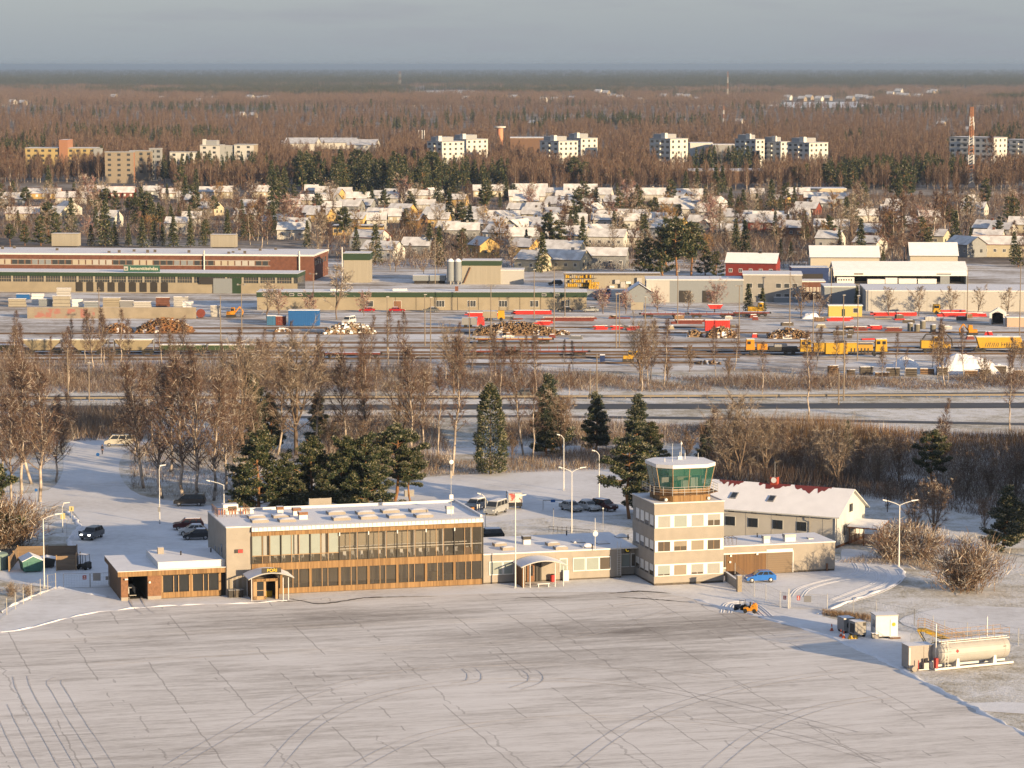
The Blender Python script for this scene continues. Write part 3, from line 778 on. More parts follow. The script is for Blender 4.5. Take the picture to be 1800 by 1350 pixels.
def glass_mat(name, tint, alpha, rough=0.06):
 m = bpy.data.materials.new(name); m.use_nodes = True; nt = m.node_tree
 b = nt.nodes['Principled BSDF']; b.inputs['Base Color'].default_value = (*tint, 1); b.inputs['Roughness'].default_value = rough
 b.inputs['Alpha'].default_value = alpha; b.inputs['Specular IOR Level'].default_value = 0.6
 MATS[name] = m; return m
M_GLASS = glass_mat('window_glass', (0.10, 0.09, 0.075), 0.42)
M_GLASSL = glass_mat('lower_window_glass', (0.055, 0.05, 0.045), 0.78)  # darker, denser tint stands in for dark reflections in the lower panes
M_GLASSG = glass_mat('green_cab_glass', (0.02, 0.10, 0.08), 0.6)
M_GLASSD = mat('dark_window', (0.022, 0.025, 0.028), 0.12, spec=0.6)
M_GLASSB = mat('brown_window', (0.085, 0.07, 0.055), 0.15, spec=0.5)

def local_at(px, py, z):
 X, Y = G(px, py, z); X -= ORI[0]; Y -= ORI[1]
 return (X * _c + Y * _s, -X * _s + Y * _c)
def lthing(name, label, cat, lx=0, ly=0, z=0, group=None, rz=0.0):
 x, y = W(lx, ly); return thing(name, label, cat, (x, y, z), TH + rz, group)

# ---- control tower
tower = lthing('control_tower', 'cream three-storey control tower with green glass cab beside the apron', 'control tower')
mb = MB()
for z0, z1, m in ((0, 0.32, M_PLINTH), (0.32, 1.25, M_PANEL), (2.85, 4.52, M_PANEL), (6.06, 7.72, M_PANEL), (9.5, 11.0, M_PANEL)):
 ins = 0.05 if m is M_PLINTH else 0.0
 mb.box(ins, 9.8 - ins, ins, 9.6 - ins, z0, z1, m, M_SNOW if z1 == 11.0 else None)
for z0, z1 in ((1.25, 2.85), (4.52, 6.06), (7.72, 9.5)):
 mb.box(0.14, 9.66, 0.14, 9.46, z0, z1, M_WHITE if 0 else M_PANELG)
for k in range(1, 4):          # joints between the panels
 for z0, z1 in ((0.32, 1.25), (2.85, 4.52), (6.06, 7.72), (9.5, 11.0)):
  mb.box(k * 2.45 - 0.012, k * 2.45 + 0.012, -0.004, 0.0, z0, z1, M_PANELG)
mb.build('wall', tower)
mb = MB()
for a, b, c_, d in ((-0.06, 9.86, -0.06, 0.16), (-0.06, 9.86, 9.44, 9.66), (-0.06, 0.16, 0.16, 9.44), (9.64, 9.86, 0.16, 9.44)):
 mb.box(a, b, c_, d, 11.0, 11.13, M_WHITEM, M_SNOW)
mb.box(0.16, 9.64, 0.16, 9.44, 11.003, 11.06, M_SNOW)
mb.build('roof_edge', tower)
blinds = [[(0.12, M_BLINDG), (1.0, M_BLINDB), (0.15, M_BLIND), (1.0, M_BLIND)], [(0.0, M_BLIND), (0.55, M_BLINDB), (1.0, M_BLINDB), (0.05, M_BLIND)], [(1.0, M_BLIND), (1.0, M_BLINDG), (1.0, M_BLIND), (0.52, M_BLIND)]]
for r_, (z0, z1) in enumerate(((1.25, 2.85), (4.52, 6.06), (7.72, 9.5))):
 mb = MB()                     # the white band that frames the four front windows
 xs = [(0.52, 2.25), (2.77, 4.58), (5.2, 6.95), (7.48, 9.28)]
 edges = [0.10] + [q for p in xs for q in p] + [9.74]
 for i in range(0, 10, 2): mb.box(edges[i], edges[i + 1], 0.01, 0.139, z0 + 0.001, z1 - 0.001, M_WHITE)
 for a, b in xs:
  mb.box(a, b, 0.012, 0.139, z1 - 0.17, z1 - 0.002, M_WHITE); mb.box(a, b, -0.05, 0.139, z0 + 0.002, z0 + 0.09, M_WHITE)
 mb.build('window_band', tower)
 for i, (a, b) in enumerate(xs):
  d, bm = blinds[r_][i]
  d = {0.12: 0.86, 0.15: 0.82}.get(d, d)
  zb, zt = z0 + 0.09, z1 - 0.17
  mb = MB(); mb.box(a, b, 0.07, 0.135, zb, zt, M_GLASSB)
  for x in (a, (a + b) / 2 - 0.025, b - 0.05): mb.box(x, x + 0.05, 0.05, 0.07, zb, zt, M_PLANK if r_ == 1 else M_WHITEM)
  w = mb.build('window', tower)
  if d > 0.03:
   mb = MB(); mb.box(a + 0.06, b - 0.06, 0.028, 0.048, zt - (zt - zb) * d, zt - 0.01, bm); mb.build('blind', w)
 mb = MB(); mb.box(0.035, 0.139, 0.16, 9.4, z1 - 0.06, z1 - 0.002, M_PANELG); mb.box(0.035, 0.139, 0.16, 9.4, z0 + 0.002, z0 + 0.05, M_PANELG)
 ys = [(0.45, 2.1), (2.55, 4.15), (4.6, 6.2), (6.65, 8.2)]
 e = [0.16] + [q for p in ys for q in p] + [9.4]
 for i in range(0, 10, 2): mb.box(0.03, 0.139, e[i], e[i + 1], z0 + 0.001, z1 - 0.001, M_PANELG)
 mb.build('window_band', tower)
 for i, (a, b) in enumerate(ys):
  mb = MB(); mb.box(0.07, 0.136, a, b, z0 + 0.05, z1 - 0.05, M_GLASSB); w = mb.build('window', tower)
  mb = MB(); mb.box(0.045, 0.068, a + 0.08, b - 0.08, z0 + 0.3 + (0.35 if (i + r_) % 3 == 0 else 0), z1 - 0.08, M_WHITE); mb.build('blind', w)
def octagon(cx, cy, hw, ch, grow=0.0):
 a = hw + grow; b = hw - ch + grow * 0.414
 return [(cx - b, cy - a), (cx + b, cy - a), (cx + a, cy - b), (cx + a, cy + b), (cx + b, cy + a), (cx - b, cy + a), (cx - a, cy + b), (cx - a, cy - b)]
CX, CY, HW, CH = 5.0, 4.3, 3.55, 1.4
mb = MB(); mb.prism(octagon(CX, CY, HW, CH), 11.05, 12.70, M_WOOD, M_PLINTH)
mb.build('cab_base', tower)
def rings(mb, o0, z0, o1, z1, m, gap=0.0):
 n = len(o0)
 for i in range(n):
  j = (i + 1) % n
  mb.face([(*o0[i], z0), (*o0[j], z0), (*o1[j], z1), (*o1[i], z1)], m)
cabp = MB(); ob, ot = octagon(CX, CY, HW, CH, -0.02), octagon(CX, CY, HW, CH, 0.55)
rings(cabp, ob, 12.705, ot, 15.62, M_GLASSG)
cabp.build('cab_glass', tower)
mb = MB()
for i in range(8):
 j = (i + 1) % 8; n = 2 if (i % 2 == 0) else 1
 for k in range(n):
  t = k / n
  p0 = [ob[i][q] + (ob[j][q] - ob[i][q]) * t for q in (0, 1)]; p1 = [ot[i][q] + (ot[j][q] - ot[i][q]) * t for q in (0, 1)]
  mb.tube((*p0, 12.71), (*p1, 15.61), 0.05, 0.05, M_PLANK, 4)
for i in range(8): j = (i + 1) % 8; mb.tube((*ob[i], 12.72), (*ob[j], 12.72), 0.05, 0.05, M_PLANK, 4); mb.tube((*ot[i], 15.6), (*ot[j], 15.6), 0.05, 0.05, M_PLANK, 4)
mb.build('cab_frame', tower)
mb = MB(); mb.prism(octagon(CX, CY, HW, CH, -0.15), 12.702, 12.76, M_FLOOR)
mb.prism(octagon(CX, CY, HW * 0.36, CH * 0.36), 12.76, 14.5, M_CREAMW)
for k in range(10):
 a = k * 0.63 + 0.2; mb.box(CX + 2.4 * math.cos(a) - 0.5, CX + 2.4 * math.cos(a) + 0.5, CY + 2.4 * math.sin(a) - 0.3, CY + 2.4 * math.sin(a) + 0.3, 12.76, 13.5 + 0.3 * (k % 3), (M_DARK, M_GREYM, M_WHITEM)[k % 3])
mb.box(CX - 2.6, CX + 2.2, CY - 3.2, CY - 3.1, 14.5, 15.5, mat('sun_screen', (0.12, 0.22, 0.17), 0.8))
mb.build('cab_interior', tower)
mb = MB(); mb.prism(octagon(CX, CY, HW, CH, 0.64), 15.62, 16.08, M_WHITEM, M_SNOW)
sn = octagon(CX, CY, HW, CH, 0.52); n_ = len(sn)
for i in range(n_): mb.face([(*sn[i], 16.085), (*sn[(i + 1) % n_], 16.085), (CX, CY, 16.2)], M_SNOW)
mb.build('cab_roof', tower)
mb = MB(); r0, r1 = octagon(CX, CY, HW, CH, 0.04), octagon(CX, CY, HW, CH, 0.95)
for i in range(8):
 j = (i + 1) % 8
 mb.hexa([(*r0[i], 12.08), (*r1[i], 12.08), (*r1[j], 12.08), (*r0[j], 12.08), (*r0[i], 12.17), (*r1[i], 12.17), (*r1[j], 12.17), (*r0[j], 12.17)], M_WOODD)
bal = mb.build('balcony', tower)
mb = MB()
for i in range(8):
 j = (i + 1) % 8
 for z in (12.45, 12.8, 13.15): mb.tube((*r1[i], z), (*r1[j], z), 0.028, 0.028, M_GALV, 5)
 for k in range(3 if i % 2 == 0 else 2):
  t = k / (3 if i % 2 == 0 else 2); p = [r1[i][q] + (r1[j][q] - r1[i][q]) * t for q in (0, 1)]
  mb.tube((*p, 12.0), (*p, 13.18), 0.035, 0.035, M_GALV, 5)
mb.build('railing', bal)
mb = MB()
for x, y, h, r in ((3.6, 3.4, 2.3, 0.03), (5.6, 5.6, 2.3, 0.04), (5.2, 5.0, 0.9, 0.06), (6.1, 5.5, 0.7, 0.06), (8.0, 5.6, 0.6, 0.04), (2.6, 3.6, 0.35, 0.06)):
 mb.tube((x, y, 16.1), (x, y, 16.3 + h), r, r * 0.7, M_WHITEM, 6)
mb.box(4.9, 5.5, 4.9, 5.4, 16.15, 16.6, M_WHITEM)
mb.lathe([(0.03, 17.6), (0.14, 17.7), (0.14, 17.9), (0.02, 18.0)], M_WHITE, 8, at=(5.6, 5.6, 0.45))
mb.build('antenna', tower)
for x, y in ((CX - HW + CH * 0.4, CY - HW + CH * 0.55), (CX + HW - CH * 0.4, CY - HW + CH * 0.55)):
 mb = MB(); mb.lathe([(0.05, -0.25), (0.2, -0.2), (0.24, 0.1), (0.06, 0.12)], M_WHITE, 8, 'y', at=(x, y - 0.25, 11.35)); mb.build('floodlight', tower)

# ---- terminal with glazed front
term = lthing('terminal_building', 'two-storey airport terminal with wood and glass front and snowy roof', 'terminal')
XA, XB, YF, YB = -52.95, -21.75, 7.0, 21.5
mb = MB(); mb.box(-56.25, -53.05, 7.0, YB, 0, 9.05, M_PANEL); mb.box(-56.3, -53.0, 6.95, YB + 0.05, 9.05, 9.22, M_WHITEM, M_SNOW)
mb.box(-53.05, -52.95, 7.15, YB, 0, 9.0, M_DARK)
blk = mb.build('stair_block', term)
mb = MB()
for y, z0, z1 in ((10.2, 4.6, 6.4), (12.6, 3.9, 5.6), (15.5, 4.2, 5.4), (17.8, 1.2, 2.6)): mb.box(-56.28, -56.2, y, y + 0.8, z0, z1, M_GLASSD)
mb.build('window', blk)
mb = MB(); mb.box(-55.15, -54.1, 6.86, 6.99, 5.72, 6.2, M_DARK)
mb.box(-54.72, -54.14, 6.85, 6.86, 5.77, 6.15, mat('red_display', (0.35, 0.02, 0.02), 0.5, emit=(1.0, 0.04, 0.02, 0.35)))
mb.build('display', blk)
mb = MB()
mb.box(XA, XB, 8.4, YB, 0.0, 0.14, M_FLOOR); mb.box(XA, XB, 7.3, 14.0, 4.0, 4.16, M_FLOOR)
mb.box(XA, XB, 14.0, 14.2, 0.14, 8.4, M_CREAMW); mb.box(XA, XB, YB - 0.2, YB, 0.14, 8.5, M_PANEL)
mb.box(XB - 0.2, XB, 7.3, YB - 0.2, 0.14, 8.5, M_PANEL)
mb.build('wall', term)
mb = MB()
bay = (XB - XA) / 8
for i in range(8):                # columns and furniture seen through the glass
 x = XA + (i + 0.5) * bay
 mb.box(x + 0.7, x + 0.95, 8.6, 8.85, 4.16, 8.3, M_WHITEM); mb.box(x - 0.9, x - 0.65, 9.6, 9.85, 0.14, 3.9, M_CREAMW)
 if i >= 3: mb.box(x - bay / 2, x + bay / 2, 9.2, 9.28, 5.55, 5.66, M_WHITEM)
 for k in range(3):
  cx = x - 1.4 + k * 1.3 + random.uniform(-0.3, 0.3)
  mb.box(cx, cx + 0.42, 8.0, 8.4, 4.6, 4.66, M_WHITE if (i + k) % 2 else M_GREYM); mb.box(cx, cx + 0.42, 8.38, 8.43, 4.66, 5.1, M_WHITE if (i + k) % 2 else M_GREYM)
  for lx in (cx + 0.03, cx + 0.39):
   for ly in (8.04, 8.38): mb.tube((lx, ly, 4.16), (lx, ly, 4.6), 0.02, 0.02, M_GREYM, 4)
mb.box(-28.6, -27.6, 7.9, 8.6, 0.14, 1.9, mat('olive_cabinet', (0.28, 0.25, 0.12), 0.7)); mb.box(-26.5, -25.2, 8.0, 8.6, 0.14, 1.5, MATS['olive_cabinet'])
mb.build('interior', term)
mb = MB()
for z0, z1, y0 in ((0.1, 0.82, 6.9), (3.25, 4.18, 6.9), (7.85, 8.5, 6.85)): mb.box(XA, XB, y0, 7.3, z0, z1, M_WOOD)
mb.box(XA, XB, 7.0, 7.25, -0.02, 0.1, M_PLINTH)
mb.build('wood_cladding', term)
for i in range(8):
 x0, x1 = XA + i * bay, XA + (i + 1) * bay
 mb = MB()                     # upper floor bay
 mb.box(x0 - 0.05, x0 + 0.05, 6.8, 7.05, 4.181, 7.849, M_DARK)
 for k in (0.36, 0.62): mb.box(x0 + bay * k - 0.035, x0 + bay * k + 0.035, 6.9, 7.0, 4.181, 7.849, M_PLANK)
 if i < 3: mb.box(x0 + 0.05, x1 - 0.05, 6.9, 6.97, 5.18, 5.26, M_PLANK)
 else: mb.box(x0 + 0.05, x1 - 0.05, 6.91, 6.96, 5.62, 5.68, M_GREYM)
 if i == 7: mb.box(x1 - 0.06, x1 + 0.06, 6.8, 7.05, 0.1, 8.5, M_DARK)
 w = mb.build('window', term)
 mb = MB(); mb.face([(x0 + 0.05, 7.02, 4.18), (x1 - 0.05, 7.02, 4.18), (x1 - 0.05, 7.02, 7.85), (x0 + 0.05, 7.02, 7.85)], M_GLASS); mb.build('pane', w)
 if i < 3:
  mb = MB()
  for a, b in ((0.03, 0.34), (0.40, 0.52), (0.64, 0.96)) if i != 1 else ((0.03, 0.42), (0.46, 0.56), (0.60, 0.97)):
   mb.box(x0 + bay * a, x0 + bay * b, 6.985, 7.012, 5.26, 7.84, M_BLINDG if b - a > 0.2 else M_BLIND)
  mb.build('blind', w)
 if i in (0, 7):
  mb = MB(); mb.box(x0 + bay * 0.38, x0 + bay * 0.6, 7.03, 7.06, 4.2, 5.15, M_WOODD); mb.build('wood_panel', w)
 mb = MB()                     # ground floor bay
 mb.box(x0 - 0.16, x0 + 0.16, 6.88, 7.1, 0.821, 3.249, M_WOOD if i else M_DARK)
 for k in (0.40, 0.60): mb.box(x0 + bay * k - 0.04, x0 + bay * k + 0.04, 6.95, 7.05, 0.821, 3.249, M_PLANK)
 w = mb.build('window', term)
 mb = MB(); mb.face([(x0 + 0.16, 7.06, 0.82), (x1 - 0.16, 7.06, 0.82), (x1 - 0.16, 7.06, 3.25), (x0 + 0.16, 7.06, 3.25)], M_GLASSL); mb.build('pane', w)
 if i >= 3:
  mb = MB(); mb.box(x0 - 0.07, x0 + 0.07, 6.72, 6.86, 7.45, 7.9, M_WHITEM); mb.build('wall_lamp', term)
mb = MB()
mb.hexa([(XA, 6.55, 8.5), (XB, 6.55, 8.5), (XB, 7.3, 8.5), (XA, 7.3, 8.5), (XA + 0.02, 6.62, 8.98), (XB - 0.02, 6.62, 8.98), (XB - 0.02, 7.3, 9.12), (XA + 0.02, 7.3, 9.12)], M_WHITEM)
for i in range(53): mb.box(XA + 0.3 + i * 0.585, XA + 0.34 + i * 0.585, 6.545, 6.6, 8.52, 8.98, M_PANELG)
mb.box(XA - 0.002, XB, 6.53, 6.6, 8.44, 8.5, M_DARK)
mb.box(XA, XB, 7.3, YB, 8.5, 9.08, M_WHITEM, M_SNOW)
for a, b, c_, d in ((XA, XB, YB - 0.25, YB + 0.05), (XB - 0.25, XB + 0.03, 7.3, YB - 0.25)): mb.box(a, b, c_, d, 9.08, 9.42, M_WHITEM, M_SNOW)
roof = mb.build('roof', term)
def dome(parent, px, py, z, w=1.6, d=1.5, h=0.35, base=0.3, m=None):
 lx, ly = local_at(px, py, z); mb = MB(); m = m or M_PANEL
 mb.box(lx - w / 2, lx + w / 2, ly - d / 2, ly + d / 2, z, z + base, m, M_SNOW)
 k = 5
 def prof(t): return math.sin(math.pi * t) ** 0.6
 for i in range(k):
  for j in range(k):
   q = []
   for a, b in ((i, j), (i + 1, j), (i + 1, j + 1), (i, j + 1)):
    u, v = a / k, b / k
    q.append((lx - w / 2 + 0.06 + u * (w - 0.12), ly - d / 2 + 0.06 + v * (d - 0.12), z + base + 0.005 + h * prof(u) * prof(v)))
   mb.face(q, M_SNOW)
 return mb.build('skylight', parent)
for px, py in ((590, 903), (599, 913), (641, 903), (647, 911), (685, 900), (696, 909), (735, 899), (744, 908)): dome(roof, px, py, 9.09, 2.3, 2.0, 0.13, 0.36)
for px, py in ((450, 910), (456, 917), (504, 916), (493, 909)): dome(roof, px, py, 9.09, 2.2, 1.9, 0.12, 0.34)
def hood(parent, px, py, z, w=0.9, d=0.9, h=0.8, m=None, mt=None):
 lx, ly = local_at(px, py, z); mb = MB(); m = m or M_WHITEM; mt = mt or M_PLINTH
 mb.box(lx - w / 2, lx + w / 2, ly - d / 2, ly + d / 2, z, z + h * 0.6, m)
 mb.box(lx - w / 2 - 0.06, lx + w / 2 + 0.06, ly - d / 2 - 0.06, ly + d / 2 + 0.06, z + h * 0.6, z + h, mt, M_SNOW)
 return mb.build('roof_vent', parent)
for px, py, w in ((521, 905, 1.0), (532, 912, 1.1), (492, 903, 0.8), (790, 902, 0.9)): hood(roof, px, py, 9.09, w, w, 1.0, mt=M_BRICK if px < 600 else M_GREYM)
lx, ly = local_at(563, 890, 9.09); mb = MB()
mb.box(lx - 1.55, lx + 1.55, ly - 0.05, ly + 0.05, 9.25, 10.2, M_PANEL)
for dx in (-1.5, 0, 1.5): mb.tube((lx + dx, ly + 0.9, 9.1), (lx + dx, ly + 0.06, 10.1), 0.05, 0.05, M_WHITEM, 5); mb.box(lx + dx - 0.06, lx + dx + 0.06, ly + 0.051, ly + 0.15, 9.09, 10.22, M_WHITEM)
mb.build('screen_panel', roof)
lx, ly = -53.9, 17.5; mb = MB()
mb.box(lx - 0.9, lx + 1.1, ly, ly + 1.6, 9.24, 10.55, M_WHITE, M_SNOW); mb.box(lx - 0.3, lx + 0.9, ly - 0.02, ly, 9.7, 10.3, M_DARK)
cu = mb.build('cooling_unit', roof)
mb = MB()
for a, b in (((-55.9, 15.6), (-51.6, 15.6)), ((-51.6, 15.6), (-51.6, 20.2)), ((-55.9, 15.6), (-55.9, 20.2))):
 n = 7
 for i in range(n + 1):
  p = [a[q] + (b[q] - a[q]) * i / n for q in (0, 1)]; mb.tube((*p, 9.22), (*p, 10.35), 0.035, 0.035, M_WOODD, 4)
 for i in range(12):
  p = [a[q] + (b[q] - a[q]) * (i + 0.3) / 12 for q in (0, 1)]; p2 = [a[q] + (b[q] - a[q]) * (i + 0.75) / 12 for q in (0, 1)]
  if i % 4 != 3: mb.face([(*p, 9.5), (*p2, 9.5), (*p2, 10.2), (*p, 10.2)], mat('red_brown_board', (0.25, 0.09, 0.045), 0.8))
 for z in (9.9, 10.36): mb.tube((*a, z), (*b, z), 0.03, 0.03, M_PLANK, 4)
mb.build('railing', cu)
mb = MB()
for i in range(3): mb.box(-52.0 + i * 0.1, -50.6 + i * 0.1, 18.2 + i * 0.5, 18.6 + i * 0.5, 9.1, 9.6 - i * 0.1, M_WHITEM, M_SNOW)
mb.build('duct', roof)
lx, ly = local_at(793, 907, 9.1); mb = MB(); mb.tube((lx, ly, 9.1), (lx, ly, 17.2), 0.05, 0.03, M_GALV, 6)
mb.box(lx - 0.25, lx + 0.25, ly - 0.2, ly + 0.1, 11.4, 12.0, M_WHITE); mb.lathe([(0.02, 0), (0.3, 0.06), (0.3, 0.12), (0.02, 0.14)], M_WHITE, 12, 'y', at=(lx, ly - 0.3, 16.4)); mb.box(lx - 0.12, lx + 0.12, ly - 0.1, ly + 0.1, 14.2, 15.2, M_PANEL)
mb.build('antenna', roof)
def arc_roof(mb, x0, x1, y0, y1, z, rise, m_top, m_edge, th=0.14, n=12):
 for i in range(n):
  a, b = i / n, (i + 1) / n
  za, zb = z + rise * (1 - (2 * a - 1) ** 2), z + rise * (1 - (2 * b - 1) ** 2)
  xa, xb = x0 + (x1 - x0) * a, x0 + (x1 - x0) * b
  mb.hexa([(xa, y0, za), (xb, y0, zb), (xb, y1, zb), (xa, y1, za), (xa, y0, za + th), (xb, y0, zb + th), (xb, y1, zb + th), (xa, y1, za + th)], m_edge, skip=(1, 3, 5) if 0 < i < n - 1 else (1,))
  mb.face([(xa, y0, za + th), (xb, y0, zb + th), (xb, y1, zb + th), (xa, y1, za + th)], m_top)
mb = MB(); arc_roof(mb, -54.2, -48.2, 2.4, 6.8, 2.85, 0.75, M_SNOW, M_GREYM)
can = mb.build('entrance_canopy', term)
for x, y in ((-53.7, 3.0), (-53.7, 6.2), (-48.9, 2.8), (-49.6, 2.8)):
 mb = MB(); mb.tube((x, y, 0), (x, y, 2.95), 0.06, 0.06, M_WHITEM, 8); mb.build('post', can)
mb = MB()
mb.box(-53.5, -53.35, 3.6, 6.85, 0.05, 2.75, M_WOODD); mb.box(-50.15, -50.0, 3.6, 6.85, 0.05, 2.75, M_WOODD)
for a, b in ((-53.35, -52.9), (-52.0, -51.7), (-50.45, -50.15)): mb.box(a, b, 3.6, 3.75, 0.05, 2.75, M_PLANK)
mb.box(-53.35, -50.15, 3.6, 3.74, 2.4, 2.75, M_WOOD); mb.box(-53.35, -51.7, 3.6, 3.72, 0.05, 0.5, M_PLANK)
mb.box(-52.9, -52.0, 3.66, 3.7, 0.5, 2.4, M_GLASSD); mb.box(-52.9, -52.0, 3.62, 3.66, 1.2, 1.28, M_PLANK)
mb.box(-53.35, -50.15, 6.7, 6.8, 0.05, 2.7, M_GLASSB); mb.box(-51.6, -50.6, 5.2, 5.6, 0.05, 0.85, mat('yellow_trolley', (0.5, 0.33, 0.03), 0.6)); mb.box(-51.5, -50.7, 5.1, 5.5, 0.9, 1.0, M_DARK)
mb.build('porch', can)
mb = MB(); mb.box(-52.45, -49.9, 2.45, 2.6, 3.68, 4.32, M_DARK); sign = mb.build('sign', can)
def lettering(text, size, m, parent, loc, rx=R(90), depth=0.02, bold=0.0, name='lettering'):
 cu_ = bpy.data.curves.new('lettering', 'FONT'); cu_.body = text; cu_.size = size; cu_.extrude = depth; cu_.offset = bold
 cu_.align_x = 'CENTER'; cu_.align_y = 'CENTER'; cu_.resolution_u = 3
 to = bpy.data.objects.new('lettering', cu_); COL.objects.link(to)
 bpy.context.view_layer.update()
 me = bpy.data.meshes.new_from_object(to.evaluated_get(bpy.context.evaluated_depsgraph_get()))
 bpy.data.objects.remove(to); bpy.data.curves.remove(cu_)
 me.materials.clear(); me.materials.append(m)
 o = bpy.data.objects.new(name, me); COL.objects.link(o); o.parent = parent; o.location = loc; o.rotation_euler = (rx, 0, 0)
 return o
M_YELLOWL = mat('yellow_letters', (0.6, 0.42, 0.02), 0.5, emit=(1.0, 0.65, 0.03, 0.15))
lettering('PORI', 0.62, M_YELLOWL, sign, (-51.1, 2.43, 4.0))
for x, c_ in ((-55.9, M_DARK), (-55.2, M_PLINTH), (-54.55, M_DARK)):
 t = lthing('waste_bin', {-55.9: 'leftmost dark bin by the stair block', -55.2: 'brown bin in the middle of three by the stair block', -54.55: 'dark bin next to the canopy post'}[x], 'bin', x, 6.2)
 mb = MB(); mb.hexa([(-0.26, -0.28, 0.08), (0.26, -0.28, 0.08), (0.26, 0.28, 0.08), (-0.26, 0.28, 0.08), (-0.3, -0.34, 1.0), (0.3, -0.34, 1.0), (0.3, 0.34, 1.0), (-0.3, 0.34, 1.0)], c_); mb.tube((-0.26, 0.3, 0.1), (0.26, 0.3, 0.1), 0.1, 0.1, M_DARK, 8); mb.build('body', t)
 mb = MB(); mb.hexa([(-0.33, -0.38, 1.0), (0.33, -0.38, 1.0), (0.33, 0.36, 1.0), (-0.33, 0.36, 1.0), (-0.3, -0.3, 1.1), (0.3, -0.3, 1.1), (0.3, 0.34, 1.14), (-0.3, 0.34, 1.14)], M_GREYM, ); mb.build('lid', t)
mb = MB()
for a, b in ((-56.0, -55.6), (-55.3, -55.05), (-54.7, -54.3)): mb.box(a, b, 6.96, 7.0, 1.0, 2.6, M_BLINDB)
mb.build('window', blk)

# ---- low wing on the left, with the drive-through
wing = lthing('baggage_wing', 'low wood-clad wing with a dark drive-through opening at its left end', 'building')
mb = MB()
mb.box(-69.95, -69.05, 7.6, 8.6, 0.45, 3.2, M_BRICK); mb.box(-69.95, -69.05, 7.58, 8.62, 0, 0.45, M_PANEL)
mb.box(-66.5, -64.75, 7.6, 20.2, 0.45, 3.2, M_BRICK); mb.box(-66.5, -64.75, 7.58, 20.2, 0, 0.45, M_PANEL)
mb.box(-69.95, -69.7, 8.6, 20.2, 0, 3.2, M_WOODD)
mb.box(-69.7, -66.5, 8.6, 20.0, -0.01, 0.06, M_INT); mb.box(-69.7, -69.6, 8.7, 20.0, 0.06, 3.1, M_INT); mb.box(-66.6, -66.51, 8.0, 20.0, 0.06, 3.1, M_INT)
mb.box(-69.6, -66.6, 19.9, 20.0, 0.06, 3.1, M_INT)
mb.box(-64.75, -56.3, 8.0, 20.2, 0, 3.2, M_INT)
mb.build('wall', wing)
mb = MB(); mb.box(-64.75, -56.9, 7.6, 7.99, 0.12, 0.85, M_WOOD); mb.box(-64.75, -56.9, 7.7, 7.99, 0.0, 0.12, M_PLINTH)
mb.build('wood_cladding', wing)
for a, b in ((-64.6, -61.0), (-60.7, -57.1)):
 mb = MB()
 for x in (a, a + (b - a) * 0.40, a + (b - a) * 0.58, b - 0.1): mb.box(x, x + 0.1, 7.62, 7.78, 0.851, 3.0, M_PLANK)
 if a < -62: mb.box(-61.0, -60.7, 7.6, 7.8, 0.851, 3.2, M_WOOD); mb.box(-64.75, -64.6, 7.6, 7.8, 0.851, 3.2, M_WOOD)
 else: mb.box(-57.1, -56.9, 7.6, 7.8, 0.851, 3.2, M_WOOD)
 w = mb.build('window', wing)
 mb = MB(); mb.box(a + 0.1, b - 0.1, 7.8, 7.9, 0.851, 3.0, M_GLASSD); mb.build('pane', w)
mb = MB()
mb.box(-70.4, -55.9, 7.2, 7.6, 3.2, 3.86, M_WOOD); mb.box(-70.4, -69.9, 7.6, 20.4, 3.2, 3.86, M_WOODD); mb.box(-69.9, -56.3, 7.6, 20.4, 3.2, 3.8, M_WOODD)
mb.box(-70.43, -55.87, 7.17, 7.5, 3.86, 3.93, M_WHITEM, M_SNOW); mb.box(-70.43, -70.1, 7.5, 20.43, 3.86, 3.93, M_WHITEM, M_SNOW)
mb.box(-70.1, -56.3, 7.5, 20.4, 3.8, 3.9, M_SNOW)
mb.box(-65.05, -56.3, 8.0, 18.7, 3.9, 4.68, M_WHITEM, M_SNOW)
for a, b, c_, d in ((-65.1, -56.3, 7.95, 8.15), (-65.1, -64.9, 8.15, 18.75)): mb.box(a, b, c_, d, 4.68, 4.8, M_WHITEM, M_SNOW)
rw = mb.build('roof', wing)
mb = MB(); mb.box(-64.0, -63.2, 15.2, 15.9, 4.69, 5.5, M_PANEL, M_SNOW); mb.tube((-61.2, 13.6, 4.68), (-61.2, 13.6, 5.2), 0.1, 0.1, M_DARK); mb.tube((-57.0, 14.8, 4.68), (-57.0, 14.8, 5.25), 0.1, 0.1, M_DARK); mb.build('roof_vent', rw)
mb = MB(); mb.tube((-69.5, 7.3, 2.85), (-69.1, 7.3, 2.85), 0.12, 0.1, M_WHITE); mb.tube((-66.25, 7.4, 2.3), (-66.25, 7.55, 2.3), 0.14, 0.14, M_WHITE, 10); mb.build('wall_lamp', wing)
cart = lthing('luggage_trolleys', 'row of nested luggage trolleys inside the drive-through of the low wing', 'trolley', -68.6, 9.6, 0.06)
mb = MB()
for i in range(7):
 y = i * 0.45
 mb.box(0, 0.9, y, y + 0.9, 0.22, 0.27, M_GALV); mb.path([(0.05, y + 0.9, 0.25), (0.05, y + 0.95, 1.1), (0.85, y + 0.95, 1.1), (0.85, y + 0.9, 0.25)], 0.03, M_WHITEM, 5)
 for wx in (0.1, 0.8): mb.tube((wx, y + 0.1, 0.1), (wx + 0.04, y + 0.1, 0.1), 0.1, 0.1, M_DARK, 8)
mb.build('frame', cart)
